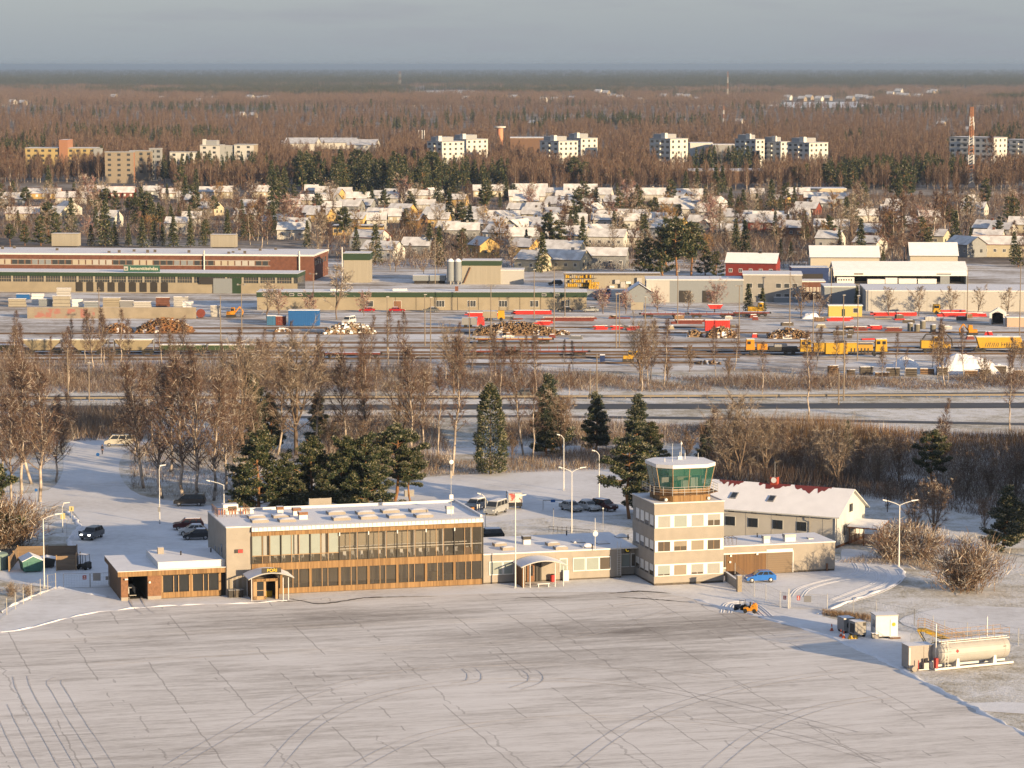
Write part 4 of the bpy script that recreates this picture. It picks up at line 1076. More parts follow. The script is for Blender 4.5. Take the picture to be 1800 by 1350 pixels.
# ---- low link between terminal and tower
link = lthing('link_building', 'low cream single-storey wing between the terminal and the control tower', 'building')
mb = MB(); mb.box(-21.7, -2.3, 7.15, 20.5, 0.22, 3.95, M_PANEL); mb.box(-2.3, 0.1, 8.6, 20.5, 0.22, 3.95, M_PANEL); mb.box(-21.7, -2.3, 7.2, 20.4, 0, 0.22, M_PLINTH); mb.box(-2.3, 0.1, 8.65, 20.4, 0, 0.22, M_PLINTH)
for k in range(9): mb.box(-20.0 + k * 2.1, -19.97 + k * 2.1, 7.142, 7.15, 0.22, 3.95, M_PANELG)
mb.build('wall', link)
mb = MB(); mb.box(-21.7, 0.1, 7.05, 20.6, 3.95, 4.12, M_WHITEM, M_SNOW)
lroof = mb.build('roof', link)
px_w = [(846, 868), (872, 888), (893, 908), (978, 990), (1003, 1024), (1028, 1050), (1053, 1072)]
for i, (a, b) in enumerate(px_w):
 xa = local_at(a, 1000, 1.3)[0]; xb = local_at(b, 1000, 1.3)[0]
 mb = MB(); mb.box(xa - 0.12, xb + 0.12, 7.06, 7.149, 1.2, 3.05, M_WHITE)
 w = mb.build('window', link)
 mb = MB(); mb.box(xa, xb, 7.03, 7.058, 1.32, 2.93, M_GLASSB if i == 6 else M_BLINDG); mb.build('pane', w)
for a, b, m in ((-2.0, -0.75, M_BLINDG), (-0.45, 0.05, M_GLASSB)):
 mb = MB(); mb.box(a - 0.1, b, 8.5, 8.599, 1.2, 3.05, M_WHITE); w = mb.build('window', link)
 mb = MB(); mb.box(a, b, 8.46, 8.5, 1.32, 2.93, m); mb.build('pane', w)
mb = MB(); mb.box(-1.45, -0.75, 8.4, 8.5, 3.2, 3.95, M_DARK); s_ = mb.build('sign', link)
lettering('C', 0.7, M_YELLOWL, s_, (-1.1, 8.38, 3.57), bold=0.02)
for px, py in ((878, 959), (892, 966), (971, 958), (985, 965)): dome(lroof, px, py, 4.125, 1.7, 1.5, 0.12, 0.38)
for px, py in ((1016, 953), (1032, 961), (1059, 955), (1093, 944)): dome(lroof, px, py, 4.125, 1.7, 1.6, 0.4, 0.1)
hood(lroof, 925, 956, 4.125, 1.0, 1.0, 1.1, mt=M_DARK)
mb = MB()
for px, py in ((996, 941), (1041, 965), (1104, 948)): x, y = local_at(px, py, 4.12); mb.tube((x, y, 4.12), (x, y, 4.8), 0.09, 0.09, M_DARK)
mb.build('roof_vent', lroof)
mb = MB(); x, y = local_at(1046, 966, 4.12); mb.tube((x, y, 4.0), (x, y, 8.4), 0.05, 0.035, M_WHITEM, 6)
mb.lathe([(0.03, -0.04), (0.36, 0.0), (0.36, 0.05), (0.03, 0.1)], M_WHITEM, 14, 'y', at=(x, y - 0.2, 6.3)); mb.tube((x - 0.35, y, 6.7), (x + 0.35, y, 6.7), 0.03, 0.03, M_WHITEM)
mb.build('antenna', lroof)
mb = MB()
for dx in (0, 0.5): mb.tube((-2.95 + dx, 6.98, 0.4), (-2.95 + dx, 6.98, 5.0), 0.03, 0.03, M_WHITEM, 5)
for k in range(12): mb.tube((-2.95, 6.98, 0.7 + k * 0.32), (-2.45, 6.98, 0.7 + k * 0.32), 0.02, 0.02, M_WHITEM, 4)
mb.build('ladder', link)
mb = MB(); mb.box(-10.6, -9.9, 6.5, 7.0, 0.05, 1.5, M_WHITE); mb.build('cabinet', link)
mb = MB(); arc_roof(mb, -17.6, -11.2, 2.6, 7.0, 2.75, 0.75, M_SNOW, M_GREYM)
c2 = mb.build('entrance_canopy', link)
for x, y in ((-16.3, 3.0), (-12.9, 2.0 + 0.8), (-17.2, 3.0), (-11.7, 3.0)):
 mb = MB(); mb.tube((x, y, 0), (x, y, 3.2 if -17 < x < -12 else 2.9), 0.06, 0.06, M_WHITEM, 8); mb.build('post', c2)
mb = MB(); mb.box(-17.3, -16.9, 3.3, 7.0, 0.05, 2.7, M_WOODD)
mb.box(-15.6, -14.6, 6.95, 7.06, 0.1, 2.6, M_BRICK); mb.box(-15.2, -14.8, 6.92, 6.95, 0.9, 2.3, M_GLASSD); mb.box(-14.4, -13.6, 6.95, 7.06, 0.1, 2.7, M_DARK)
mb.build('porch', c2)
bench = lthing('bench', 'white bench under the curved canopy of the low cream wing', 'bench', -15.3, 2.9)
mb = MB(); mb.box(0, 1.7, 0, 0.45, 0.42, 0.5, M_WHITE, M_SNOW); mb.build('seat', bench)
for x in (0.1, 1.5): mb = MB(); mb.box(x, x + 0.1, 0.03, 0.42, 0, 0.42, M_WHITEM); mb.build('leg', bench)
bn = lthing('waste_bin', 'small red bin against the low cream wing beside its canopy', 'bin', -12.2, 6.5); mb = MB(); mb.tube((0, 0, 0.04), (0, 0, 1.0), 0.28, 0.32, M_RED, 12); mb.tube((0, 0, 1.0), (0, 0, 1.1), 0.34, 0.2, M_DARK, 12); mb.build('body', bn)

# ---- garage wing on the right
gar = lthing('garage_wing', 'low cream garage wing with brown doors to the right of the tower', 'garage')
mb = MB(); mb.box(9.85, 27.6, 4.75, 12.7, 0.3, 3.98, M_PANEL); mb.box(9.85, 27.55, 4.8, 12.65, 0, 0.3, M_PLINTH)
for x in (23.6,): mb.box(x, x + 0.03, 4.742, 4.75, 0.3, 3.98, M_PANELG)
mb.build('wall', gar)
mb = MB(); mb.box(9.85, 27.65, 4.65, 12.75, 3.98, 4.12, M_WHITEM, M_SNOW); groof = mb.build('roof', gar)
mb = MB(); mb.box(9.9, 21.5, 4.66, 4.749, 2.95, 3.12, M_WHITE); mb.box(21.4, 21.5, 4.66, 4.749, 0.1, 2.949, M_WHITE); mb.box(17.6, 21.4, 4.66, 4.749, 3.121, 3.4, M_WHITE)
mb.build('trim', gar)
mb = MB(); mb.box(11.8, 17.6, 4.69, 4.749, 0.12, 2.94, M_WOODD); mb.build('cladding', gar)
mb = MB(); mb.box(17.7, 21.3, 4.70, 4.749, 0.12, 2.94, mat('brown_roller_door', (0.16, 0.115, 0.075), 0.6));
for k in range(9): mb.box(17.7, 21.3, 4.69, 4.70, 0.3 + k * 0.3, 0.33 + k * 0.3, M_PLINTH)
mb.build('door', gar)
mb = MB(); mb.box(10.0, 11.7, 4.69, 4.749, 1.2, 2.9, M_GLASSB); mb.box(9.9, 11.75, 4.6, 4.75, 1.05, 1.2, M_WHITE); mb.build('window', gar)
mb = MB()
for x, z in ((12.3, 2.65), (16.1, 2.75), (12.2, 1.8)): mb.box(x, x + 0.25, 4.5, 4.69, z, z + 0.25, M_WHITE)
mb.box(26.3, 26.5, 4.5, 4.74, 0.0, 1.1, M_BRICK)
mb.build('wall_lamp', gar)
mb = MB()
for k in range(7):
 x = 10.3 + k * 0.55; mb.tube((x, 5.6, 4.12), (x, 5.6, 5.0), 0.03, 0.03, M_PLINTH, 4); mb.tube((x, 7.6, 4.12), (x, 7.6, 5.0), 0.03, 0.03, M_PLINTH, 4); mb.tube((x, 5.6, 5.0), (x, 7.6, 5.0), 0.03, 0.03, M_PLINTH, 4)
mb.tube((10.2, 5.6, 5.0), (13.8, 5.6, 5.0), 0.035, 0.035, M_PLINTH, 4); mb.tube((10.2, 7.6, 5.0), (13.8, 7.6, 5.0), 0.035, 0.035, M_PLINTH, 4)
mb.build('pipe_rack', groof)
hood(groof, 1346, 954, 4.12, 0.85, 0.9, 1.0, mt=M_GREYM); hood(groof, 1387, 951, 4.12, 1.5, 1.0, 1.0, mt=M_GREYM); hood(groof, 1424, 947, 4.12, 0.7, 0.7, 0.2)
mb = MB(); x, y = local_at(1331, 944, 4.12); mb.tube((x, y, 4.12), (x, y, 4.7), 0.08, 0.08, M_DARK); mb.build('roof_vent', groof)

# ---- white dwelling house behind the garage
HR = R(-27.8); HC = (46.62, 419.59)
house = thing('white_house', 'long white house with snowy red roof and dormer windows behind the tower', 'house', (*HC, 0), HR)
HL, HWD, EV, RD = 23.0, 11.0, 4.7, 7.75
M_HW = mat('white_boarding', (0.50, 0.51, 0.50), 0.7, var=0.05, scale=0.8)
M_HB = mat('dimmed_white_wall', (0.46, 0.44, 0.40), 0.8, var=0.06, scale=0.5)  # beige tone paints the dimmer grazing light on the white long wall
mb = MB()
mb.face([(-HL, 0, 0.4), (0, 0, 0.4), (0, 0, EV), (-HL, 0, EV)], M_HB)
mb.face([(0, 0, 0.4), (0, HWD, 0.4), (0, HWD, EV), (0, HWD / 2, RD), (0, 0, EV)], M_HW)
mb.face([(-HL, HWD, 0.4), (-HL, 0, 0.4), (-HL, 0, EV), (-HL, HWD / 2, RD), (-HL, HWD, EV)], M_HW)
mb.face([(0, HWD, 0.4), (-HL, HWD, 0.4), (-HL, HWD, EV), (0, HWD, EV)], M_HW)
mb.box(-HL + 0.05, -0.05, 0.05, HWD - 0.05, 0, 0.4, M_BRICK)
for k in range(6): mb.box(-2.2 - k * 4.0, -2.16 - k * 4.0, -0.02, 0.0, 0.4, EV, M_PANELG)
mb.build('wall', house)
M_REDROOF = mat('red_sheet_roof', (0.17, 0.032, 0.027), 0.6)
mb = MB(); sl = (RD - EV) / (HWD / 2); ov = 0.55
def roof_slab(mb, x0, x1, y0, z0, y1, z1, m, th=0.16, mu=None):
 mb.hexa([(x0, y0, z0), (x1, y0, z0), (x1, y1, z1), (x0, y1, z1), (x0, y0, z0 + th), (x1, y0, z0 + th), (x1, y1, z1 + th), (x0, y1, z1 + th)], mu or m, skip=(1,))
 mb.face([(x0, y0, z0 + th), (x1, y0, z0 + th), (x1, y1, z1 + th), (x0, y1, z1 + th)], m)
roof_slab(mb, -HL - 0.5, 0.55, -ov, EV - ov * sl, HWD / 2, RD, M_SNOW, 0.18, M_HW)
roof_slab(mb, -HL - 0.5, 0.55, HWD / 2, RD, HWD + ov, EV - ov * sl, M_SNOW, 0.18, M_HW)
def patch(x0, x1, d0, d1, seed):
 rg = random.Random(seed); n = 14; lo = []; hi = []
 for i in range(n + 1):
  x = x0 + (x1 - x0) * i / n
  lo.append((x, d0 + (d1 - d0) * rg.uniform(0.2, 1.0) * math.sin(math.pi * (0.08 + 0.84 * i / n)))); hi.append((x, d0))
 for i in range(n):
  q = []
  for x, d in (lo[i], lo[i + 1], hi[i + 1], hi[i]):
   y = HWD / 2 - d; q.append((x, y, RD - d * sl + 0.195))
  mb.face(q, M_REDROOF)
patch(-8.8, -3.0, 0.02, 2.0, 1); patch(-14.4, -9.4, 0.02, 1.7, 2); patch(-20.8, -16.9, 0.02, 1.6, 3)
hr = mb.build('roof', house)
for x, d in ((-11.6, 3.3), (-17.6, 3.2)):
 mb = MB(); y = HWD / 2 - d; z = RD - d * sl + 0.2; s1 = 0.62
 mb.hexa([(x, y - s1, z - s1 * sl), (x + 1.0, y - s1, z - s1 * sl), (x + 1.0, y + s1, z + s1 * sl), (x, y + s1, z + s1 * sl), (x, y - s1, z - s1 * sl + 0.12), (x + 1.0, y - s1, z - s1 * sl + 0.12), (x + 1.0, y + s1, z + s1 * sl + 0.12), (x, y + s1, z + s1 * sl + 0.12)], M_GREYM)
 s2 = 0.5; zz = z + 0.13
 mb.face([(x + 0.12, y - s2, zz - s2 * sl), (x + 0.88, y - s2, zz - s2 * sl), (x + 0.88, y + s2 * 0.9, zz + s2 * sl * 0.9), (x + 0.12, y + s2 * 0.9, zz + s2 * sl * 0.9)], M_GLASSD)
 mb.build('roof_window', hr)
mb = MB(); mb.box(-12.6, -11.5, 5.1, 5.9, RD - 0.4, RD + 1.15, mat('red_chimney', (0.30, 0.05, 0.03), 0.8), M_PLINTH); ch = mb.build('chimney', hr)
mb = MB(); mb.lathe([(0.02, 0.0), (0.3, -0.04), (0.42, -0.12), (0.42, -0.15)], M_WHITE, 16, 'y', at=(-11.9, 4.95, RD + 0.75)); mb.build('dish', ch)
mb = MB(); mb.tube((-12.0, 5.5, RD + 1.1), (-12.0, 5.5, RD + 3.4), 0.03, 0.02, M_GALV, 5)
mb.tube((-19.4, 4.6, RD - 0.2), (-19.4, 4.6, RD + 0.9), 0.03, 0.03, M_PLINTH, 5); mb.tube((-20.8, 4.4, RD + 0.3), (-18.9, 4.4, RD + 0.1), 0.025, 0.025, M_PLINTH, 4)
mb.build('antenna', hr)
for x in (-6.2, -9.9, -13.8, -17.4):
 mb = MB(); mb.box(x - 0.06, x + 1.56, -0.05, 0.0, 2.09, 3.51, M_HW); w = mb.build('window', house)
 mb = MB(); mb.box(x, x + 1.5, -0.075, -0.05, 2.15, 3.45, M_GLASSD); mb.box(x + 0.55, x + 0.62, -0.085, -0.075, 2.15, 3.45, M_DARK); mb.build('pane', w)
 mb = MB(); mb.box(x + 0.4, x + 1.3, -0.04, 0.0, EV - 0.55, EV - 0.1, M_PLINTH); mb.build('vent', house)
for y, z, w_, h_ in ((4.6, 4.65, 1.3, 1.15), (2.3, 1.5, 1.3, 1.6)):
 mb = MB(); mb.box(0.0, 0.06, y - 0.08, y + w_ + 0.08, z - 0.08, z + h_ + 0.08, M_HW); w = mb.build('window', house)
 mb = MB(); mb.box(0.06, 0.085, y, y + w_, z, z + h_, M_GLASSD); mb.box(0.085, 0.1, y + w_ / 2 - 0.04, y + w_ / 2 + 0.04, z, z + h_, M_GREYM); mb.build('pane', w)
mb = MB(); mb.tube((-0.25, -0.08, 0.1), (-0.25, -0.08, EV), 0.06, 0.06, M_WHITEM, 6); mb.path([(-4.2, -0.1, 3.6), (-4.2, -0.3, 3.9), (-4.0, -0.4, EV - 0.2)], 0.06, M_PANELG, 6); mb.tube((-4.2, -0.1, 0.4), (-4.2, -0.1, 3.6), 0.06, 0.06, M_PANELG, 6)
mb.build('downpipe', house)
pch = thing('garden_shelter', 'brown slatted shelter with snowy roof by the white gable', 'shelter', (*G(1493, 958), 0), R(-20))
mb = MB()
for k in range(9): mb.box(0, 4.2, -0.03, 0.03, 0.25 + k * 0.17, 0.37 + k * 0.17, mat('brown_boards', (0.20, 0.09, 0.045), 0.8))
for k in range(9): mb.box(4.17, 4.23, 0.05, 3.4, 0.25 + k * 0.17, 0.37 + k * 0.17, MATS['brown_boards'])
for k in range(7): mb.box(4.3, 6.6, 1.45, 1.5, 0.1 + k * 0.2, 0.22 + k * 0.2, MATS['brown_boards'])
mb.build('railing', pch)
for x, y in ((0, 0), (2.1, 0), (4.2, 0), (4.2, 3.4), (0, 3.4), (4.2, 1.7)): mb = MB(); mb.box(x - 0.06, x + 0.06, y - 0.06, y + 0.06, 0, 2.6, MATS['brown_boards']); mb.build('post', pch)
mb = MB(); mb.hexa([(-0.3, -0.4, 2.55), (4.6, -0.4, 2.45), (4.9, 3.9, 3.1), (-0.1, 3.9, 3.2), (-0.3, -0.4, 2.75), (4.6, -0.4, 2.65), (4.9, 3.9, 3.3), (-0.1, 3.9, 3.4)], MATS['brown_boards'], skip=(1,)); mb.face([(-0.3, -0.4, 2.75), (4.6, -0.4, 2.65), (4.9, 3.9, 3.3), (-0.1, 3.9, 3.4)], M_SNOW)
mb.build('roof', pch)
# ------------------------------------------------------------------ vehicles
M_TYRE = mat('tyre_rubber', (0.018, 0.018, 0.018), 0.9)
M_RIM = mat('wheel_rim', (0.32, 0.32, 0.33), 0.4, metal=0.6)
M_LIGHT = mat('lamp_glass', (0.7, 0.7, 0.66), 0.2)
M_TAIL = mat('tail_light', (0.30, 0.01, 0.01), 0.3)
M_HEADON = mat('headlight_on', (0.9, 0.9, 0.85), 0.2, emit=(1, 0.97, 0.9, 6.0))
def paint(name, c): return mat(name, c, 0.28, spec=0.5, var=0.05, scale=1.2)
P_BLACK = paint('black_paint', (0.016, 0.017, 0.02)); P_SILVER = paint('silver_paint', (0.30, 0.31, 0.31)); P_WHITE = paint('white_car_paint', (0.55, 0.55, 0.54))
P_BLUE = paint('blue_car_paint', (0.01, 0.12, 0.45)); P_RED = paint('red_car_paint', (0.28, 0.012, 0.015)); P_GREY = paint('grey_car_paint', (0.10, 0.105, 0.11)); P_DKRED = paint('dark_red_car_paint', (0.07, 0.014, 0.016)); P_BEIGE = paint('beige_van_paint', (0.40, 0.38, 0.33))
SHAPES = {  # length, width, side profile of body (x from nose), cabin bottom/top x, sill heights
 'hatch': (4.1, 1.76, [(0, 0.3), (0.02, 0.62), (0.2, 0.76), (1.1, 0.96), (3.95, 1.06), (4.1, 0.85), (4.06, 0.32)], (0.95, 4.0), (1.95, 3.35), 0.96, 1.54),
 'sedan': (4.6, 1.8, [(0, 0.35), (0.02, 0.66), (0.3, 0.8), (1.3, 0.93), (3.9, 0.98), (4.55, 0.95), (4.6, 0.6), (4.55, 0.35)], (1.25, 4.15), (2.05, 3.4), 0.93, 1.45),
 'suv': (4.6, 1.85, [(0, 0.4), (0.02, 0.85), (0.3, 1.0), (1.25, 1.1), (4.5, 1.12), (4.6, 0.9), (4.55, 0.4)], (1.1, 4.5), (1.8, 4.15), 1.08, 1.72),
 'mpv': (5.0, 1.92, [(0, 0.38), (0.02, 0.8), (0.25, 0.98), (1.0, 1.12), (4.9, 1.15), (5.0, 0.9), (4.96, 0.38)], (0.75, 4.92), (1.75, 4.65), 1.1, 1.88),
 'van': (5.3, 1.95, [(0, 0.4), (0.02, 0.85), (0.2, 1.05), (0.85, 1.2), (5.2, 1.25), (5.3, 0.9), (5.26, 0.4)], (0.7, 5.26), (1.5, 5.15), 1.2, 2.05),
}
def car(label, kind, p, x, y, rz, group=None, snow=0.06, cat='car', name='parked_car', lights=None, glass=None, side_glass=True):
 L, Wd, prof, cb, ct, zb, zt = SHAPES[kind]; w = Wd / 2
 t = thing(name, label, cat, (x, y, 0.05), rz, group)
 mb = MB()
 pr = [(px - L / 2, pz) for px, pz in prof]
 mb.yprism(pr, -w, w, p)
 b0, b1, t0, t1 = cb[0] - L / 2, cb[1] - L / 2, ct[0] - L / 2, ct[1] - L / 2; wi = w - 0.22
 mb.hexa([(b0, -w + 0.04, zb), (b1, -w + 0.04, zb), (b1, w - 0.04, zb), (b0, w - 0.04, zb), (t0, -wi, zt), (t1, -wi, zt), (t1, wi, zt), (t0, wi, zt)], p)
 mb.build('body', t)
 g = glass or M_GLASSD
 def lerp(a, b, k): return a + (b - a) * k
 mb = MB()   # windscreen, rear window and side glass a hair proud of the cabin
 for (xa, xb, s) in ((b0, t0, -1), (b1, t1, 1)):
  q = []
  for k, ww in ((0.12, lerp(w - 0.04, wi, 0.12) - 0.1), (0.9, lerp(w - 0.04, wi, 0.9) - 0.06)):
   xx = lerp(xa, xb, k) + s * 0.012; zz = lerp(zb, zt, k) + 0.008; q.append((xx, zz, ww))
  mb.face([(q[0][0], -q[0][2], q[0][1]), (q[0][0], q[0][2], q[0][1]), (q[1][0], q[1][2], q[1][1]), (q[1][0], -q[1][2], q[1][1])], g)
 mb.build('windscreen', t)
 if side_glass:
  mb = MB()
  for s in (-1, 1):
   a, b = 0.16, 0.86
   for f0, f1 in ((0.06, 0.36), (0.40, 0.68), (0.72, 0.95)):
    pts = []
    for k, f in ((a, f0), (a, f1), (b, f1), (b, f0)):
     xx = lerp(lerp(b0, b1, f), lerp(t0, t1, f), k); yy = s * (lerp(w - 0.04, wi, k) + 0.012); pts.append((xx, yy, lerp(zb, zt, k)))
    mb.face(pts, g)
  mb.build('side_windows', t)
 for wx in (0.17 * L - L / 2, 0.80 * L - L / 2):
  for s in (-1, 1):
   mb = MB(); mb.lathe([(0.2, -0.11), (0.33, -0.10), (0.33, 0.10), (0.2, 0.11)], M_TYRE, 14, 'y', at=(wx, s * (w - 0.10), 0.33)); wh = mb.build('wheel', t)
   mb = MB(); mb.lathe([(0.2, 0.0), (0.06, 0.02)] if s > 0 else [(0.06, -0.02), (0.2, 0.0)], M_RIM, 12, 'y', at=(wx, s * (w + 0.012), 0.33)); mb.build('rim', wh)
 for s in (-1, 1):
  mb = MB(); mb.box(-L / 2 - 0.015, -L / 2 + 0.1, s * (w - 0.3) - 0.17, s * (w - 0.3) + 0.17, 0.62 if kind in ('hatch', 'sedan') else 0.75, 0.78 if kind in ('hatch', 'sedan') else 0.92, lights or M_LIGHT); mb.build('headlight', t)
  mb = MB(); mb.box(L / 2 - 0.12, L / 2 + 0.01, s * (w - 0.2) - 0.12, s * (w - 0.2) + 0.12, 0.72, 0.95, M_TAIL); mb.build('tail_light', t)
  mb = MB(); mb.box(b0 + 0.35, b0 + 0.5, s * (w + 0.1) - 0.1, s * (w + 0.1) + 0.1, zb + 0.05, zb + 0.2, p); mb.build('mirror', t)
 if snow:
  mb = MB(); mb.hexa([(t0 + 0.05, -wi + 0.05, zt + 0.004), (t1 - 0.05, -wi + 0.05, zt + 0.004), (t1 - 0.05, wi - 0.05, zt + 0.004), (t0 + 0.05, wi - 0.05, zt + 0.004), (t0 + 0.12, -wi + 0.1, zt + snow), (t1 - 0.1, -wi + 0.1, zt + snow), (t1 - 0.1, wi - 0.1, zt + snow), (t0 + 0.12, wi - 0.1, zt + snow)], M_SNOW); mb.build('snow_cover', t)
 return t
def at(px, py): return G(px, py)
BONNET = {}
x, y = at(334, 889); car('long black people carrier parked side-on at the roadside behind the terminal', 'mpv', P_BLACK, x, y, R(0), snow=0)
x, y = at(331, 931); car('dark red estate car nearest the road in the row left of the stair block', 'suv', P_DKRED, x, y, R(8), 'cars left of the terminal', 0.04)
x, y = at(338, 940); car('white car in the middle of the row left of the stair block', 'hatch', P_WHITE, x, y, R(8), 'cars left of the terminal', 0.05)
x, y = at(346, 948); car('black car nearest the low wing in the row left of the stair block', 'hatch', P_BLACK, x, y, R(8), 'cars left of the terminal', 0.05)
x, y = at(162, 947); dk = car('dark car facing the camera with headlights lit and a door open', 'suv', P_GREY, x, y, R(72), lights=M_HEADON, snow=0)
mb = MB(); mb.hexa([(-0.95, 0.95, 0.35), (-0.90, 0.98, 0.35), (-0.55, 1.9, 0.35), (-0.60, 1.92, 0.35), (-0.95, 0.95, 1.1), (-0.90, 0.98, 1.1), (-0.55, 1.9, 1.1), (-0.60, 1.92, 1.1)], P_GREY); mb.build('door', dk)
x, y = at(209, 784); car('beige van turning on the snowy road among the bare birches', 'van', P_BEIGE, x, y, R(6), cat='van', name='delivery_van', snow=0)
x, y = at(836, 896); car('silver estate car under snow nearest the orange bin', 'suv', P_SILVER, x, y, R(60), 'cars on the snowy car park', 0.09)
x, y = at(872, 903); car('silver van facing the camera beside the lamp post on the car park', 'van', P_SILVER, x, y, R(66), cat='van', name='parked_van', snow=0.05)
x, y = at(858, 950); car('black car with snow on its rear hidden behind the low cream wing', 'suv', P_BLACK, x, y, R(10), snow=0.1)
x, y = at(1004, 898); car('snow-covered silver saloon left of the white snowed-in car', 'sedan', P_SILVER, x, y, R(120), 'cars on the snowy car park', 0.12)
x, y = at(1034, 897); car('white car buried in snow between the silver saloon and the dark red car', 'sedan', P_WHITE, x, y, R(125), 'cars on the snowy car park', 0.2)
x, y = at(1062, 897); car('dark red car being cleared of snow by a person', 'suv', P_DKRED, x, y, R(130), 'cars on the snowy car park', 0.02)
x, y = at(1336, 1023); car('bright blue hatchback parked in front of the brown garage doors', 'hatch', P_BLUE, x, y, R(10), snow=0)
x, y = at(921, 698); car('dark car driving on the motorway', 'suv', P_GREY, x, y, R(0), snow=0, name='moving_car')
t = thing('box_trailer', 'dark trailer with posters in its glazed box on the car park', 'trailer', (*at(904, 894), 0.05), R(8))
mb = MB(); mb.box(-1.1, 1.1, -1.2, 1.2, 0.45, 1.05, P_BLACK); mb.box(-1.1, 1.1, -1.2, 1.2, 2.55, 2.65, M_GREYM, M_SNOW); mb.build('body', t)
mb = MB()
for sx in (-1.08, 1.08):
 for sy in (-1.18, 1.18): mb.box(sx - 0.05, sx + 0.05, sy - 0.05, sy + 0.05, 1.05, 2.55, M_GREYM)
mb.build('frame', t)
mb = MB(); mb.box(-1.0, -0.1, -1.21, -1.17, 1.1, 2.5, mat('red_poster', (0.33, 0.07, 0.06), 0.6, col2=(0.45, 0.42, 0.38), scale=1.3, lo=0.45, hi=0.55)); mb.box(-0.05, 1.0, -1.21, -1.17, 1.1, 2.5, mat('white_poster', (0.5, 0.5, 0.46), 0.6, col2=(0.16, 0.10, 0.09), scale=1.6, lo=0.5, hi=0.6)); mb.build('poster', t)
for sx in (-0.9, 0.9): mb = MB(); mb.lathe([(0.2, -0.1), (0.33, -0.09), (0.33, 0.09), (0.2, 0.1)], M_TYRE, 12, 'x', at=(sx * 1.05, 0, 0.33)); mb.build('wheel', t)

# ------------------------------------------------------------------ people
SKIN = mat('skin', (0.36, 0.21, 0.15), 0.6)
def person(label, x, y, rz, top, legs, hair, pose='stand', held=None):
 """one continuous skinned body: legs, trunk, arms with five fingers, neck and head"""
 J = {'pel': (0, 0, .95), 'wst': (0, 0, 1.12), 'che': (0, -.01, 1.34), 'nk': (0, 0, 1.49), 'hd0': (0, -.015, 1.57), 'hd': (0, -.03, 1.66), 'top': (0, -.02, 1.76), 'nose': (0, -.125, 1.645)}
 arm = {'stand': [((.19, 0, 1.42), (.25, .02, 1.15), (.25, -.06, .90)), ((-.19, 0, 1.42), (-.25, .02, 1.15), (-.25, -.08, .90))],
   'reach': [((.18, -.03, 1.42), (.27, -.28, 1.30), (.20, -.52, 1.38)), ((-.18, -.03, 1.42), (-.27, -.18, 1.20), (-.18, -.42, 1.22))]}[pose]
 step = .10 if pose == 'stand' else .16
 V = []; E = []; RAD = []
 def add(p, r, par=None):
  V.append(p); RAD.append(r)
  if par is not None: E.append((par, len(V) - 1))
  return len(V) - 1
 pel = add(J['pel'], .135); w = add(J['wst'], .125, pel); c = add(J['che'], .145, w); nk = add(J['nk'], .058, c)
 h0 = add(J['hd0'], .072, nk); h = add(J['hd'], .088, h0); add(J['top'], .055, h); add(J['nose'], .018, h)
 for s, f in ((1, -step), (-1, step)):
  hip = add((s * .095, 0, .88), .098, pel); kn = add((s * .11, f * .6 - .02, .49), .062, hip); an = add((s * .11, f, .09), .043, kn); add((s * .12, f - .17, .035), .036, an)
 for sh, el, wr in arm:
  a = add(sh, .066, c); b = add(el, .046, a); d = add(wr, .032, b)
  v = Vector(wr) - Vector(el); v.normalize(); side = v.cross(Vector((0, 0, 1))) if abs(v.z) < .9 else Vector((0, 1, 0)); side.normalize()
  pm = add(tuple(Vector(wr) + v * .075), .034, d)
  for k, (o, l) in enumerate(((-.030, .075), (-.010, .088), (.010, .082), (.028, .062))):
   q = add(tuple(Vector(wr) + v * .115 + side * o), .010, pm); add(tuple(Vector(wr) + v * (.115 + l) + side * o * 1.1 + Vector((0, -.02, -.01))), .008, q)
  add(tuple(Vector(wr) + v * .075 + side * -.062), .010, pm)
 me = bpy.data.meshes.new('body'); me.from_pydata(V, E, [])
 o = bpy.data.objects.new('body', me); COL.objects.link(o)
 sk = o.modifiers.new('skin', 'SKIN'); sk.use_smooth_shade = True
 for i, r in enumerate(RAD): me.skin_vertices[0].data[i].radius = (r, r)
 me.skin_vertices[0].data[0].use_root = True
 ss = o.modifiers.new('sub', 'SUBSURF'); ss.levels = 1; ss.render_levels = 1
 bpy.context.view_layer.update()
 me2 = bpy.data.meshes.new_from_object(o.evaluated_get(bpy.context.evaluated_depsgraph_get()))
 bpy.data.objects.remove(o)
 for m in (SKIN, top, legs, M_TYRE): me2.materials.append(m)
 wr_z = {a[2] for a in arm}
 for p in me2.polygons:
  cc = p.center
  hand = any((cc - Vector(wr)).length < .22 and (cc - Vector(el)).length > .255 for _, el, wr in arm)
  p.material_index = 0 if cc.z > 1.50 or hand else (3 if cc.z < .10 else (2 if cc.z < .92 and abs(cc.x) < .235 else 1))
 t = thing('person', label, 'person', (x, y, 0.04), rz)
 ob = bpy.data.objects.new('body', me2); COL.objects.link(ob); ob.parent = t
 mb = MB(); mb.lathe([(.03, 1.79), (.085, 1.75), (.106, 1.69), (.100, 1.64), (.07, 1.60)], hair, 12, at=(0, .012, 0)); mb.build('hair', t, smooth=True)
 return t
NAVY = mat('navy_coat', (0.018, 0.028, 0.06), 0.8); BLACKC = mat('black_coat', (0.012, 0.012, 0.014), 0.85); JEANS = mat('dark_jeans', (0.02, 0.025, 0.04), 0.85); HAIR = mat('brown_hair', (0.05, 0.03, 0.02), 0.8)
x, y = at(173, 944); person('person in black standing at the open door of the dark car', x, y, R(120), BLACKC, JEANS, HAIR)
x, y = at(180, 799); person('person in a navy coat walking on the snowy road near the beige van', x, y, R(-20), NAVY, JEANS, HAIR)
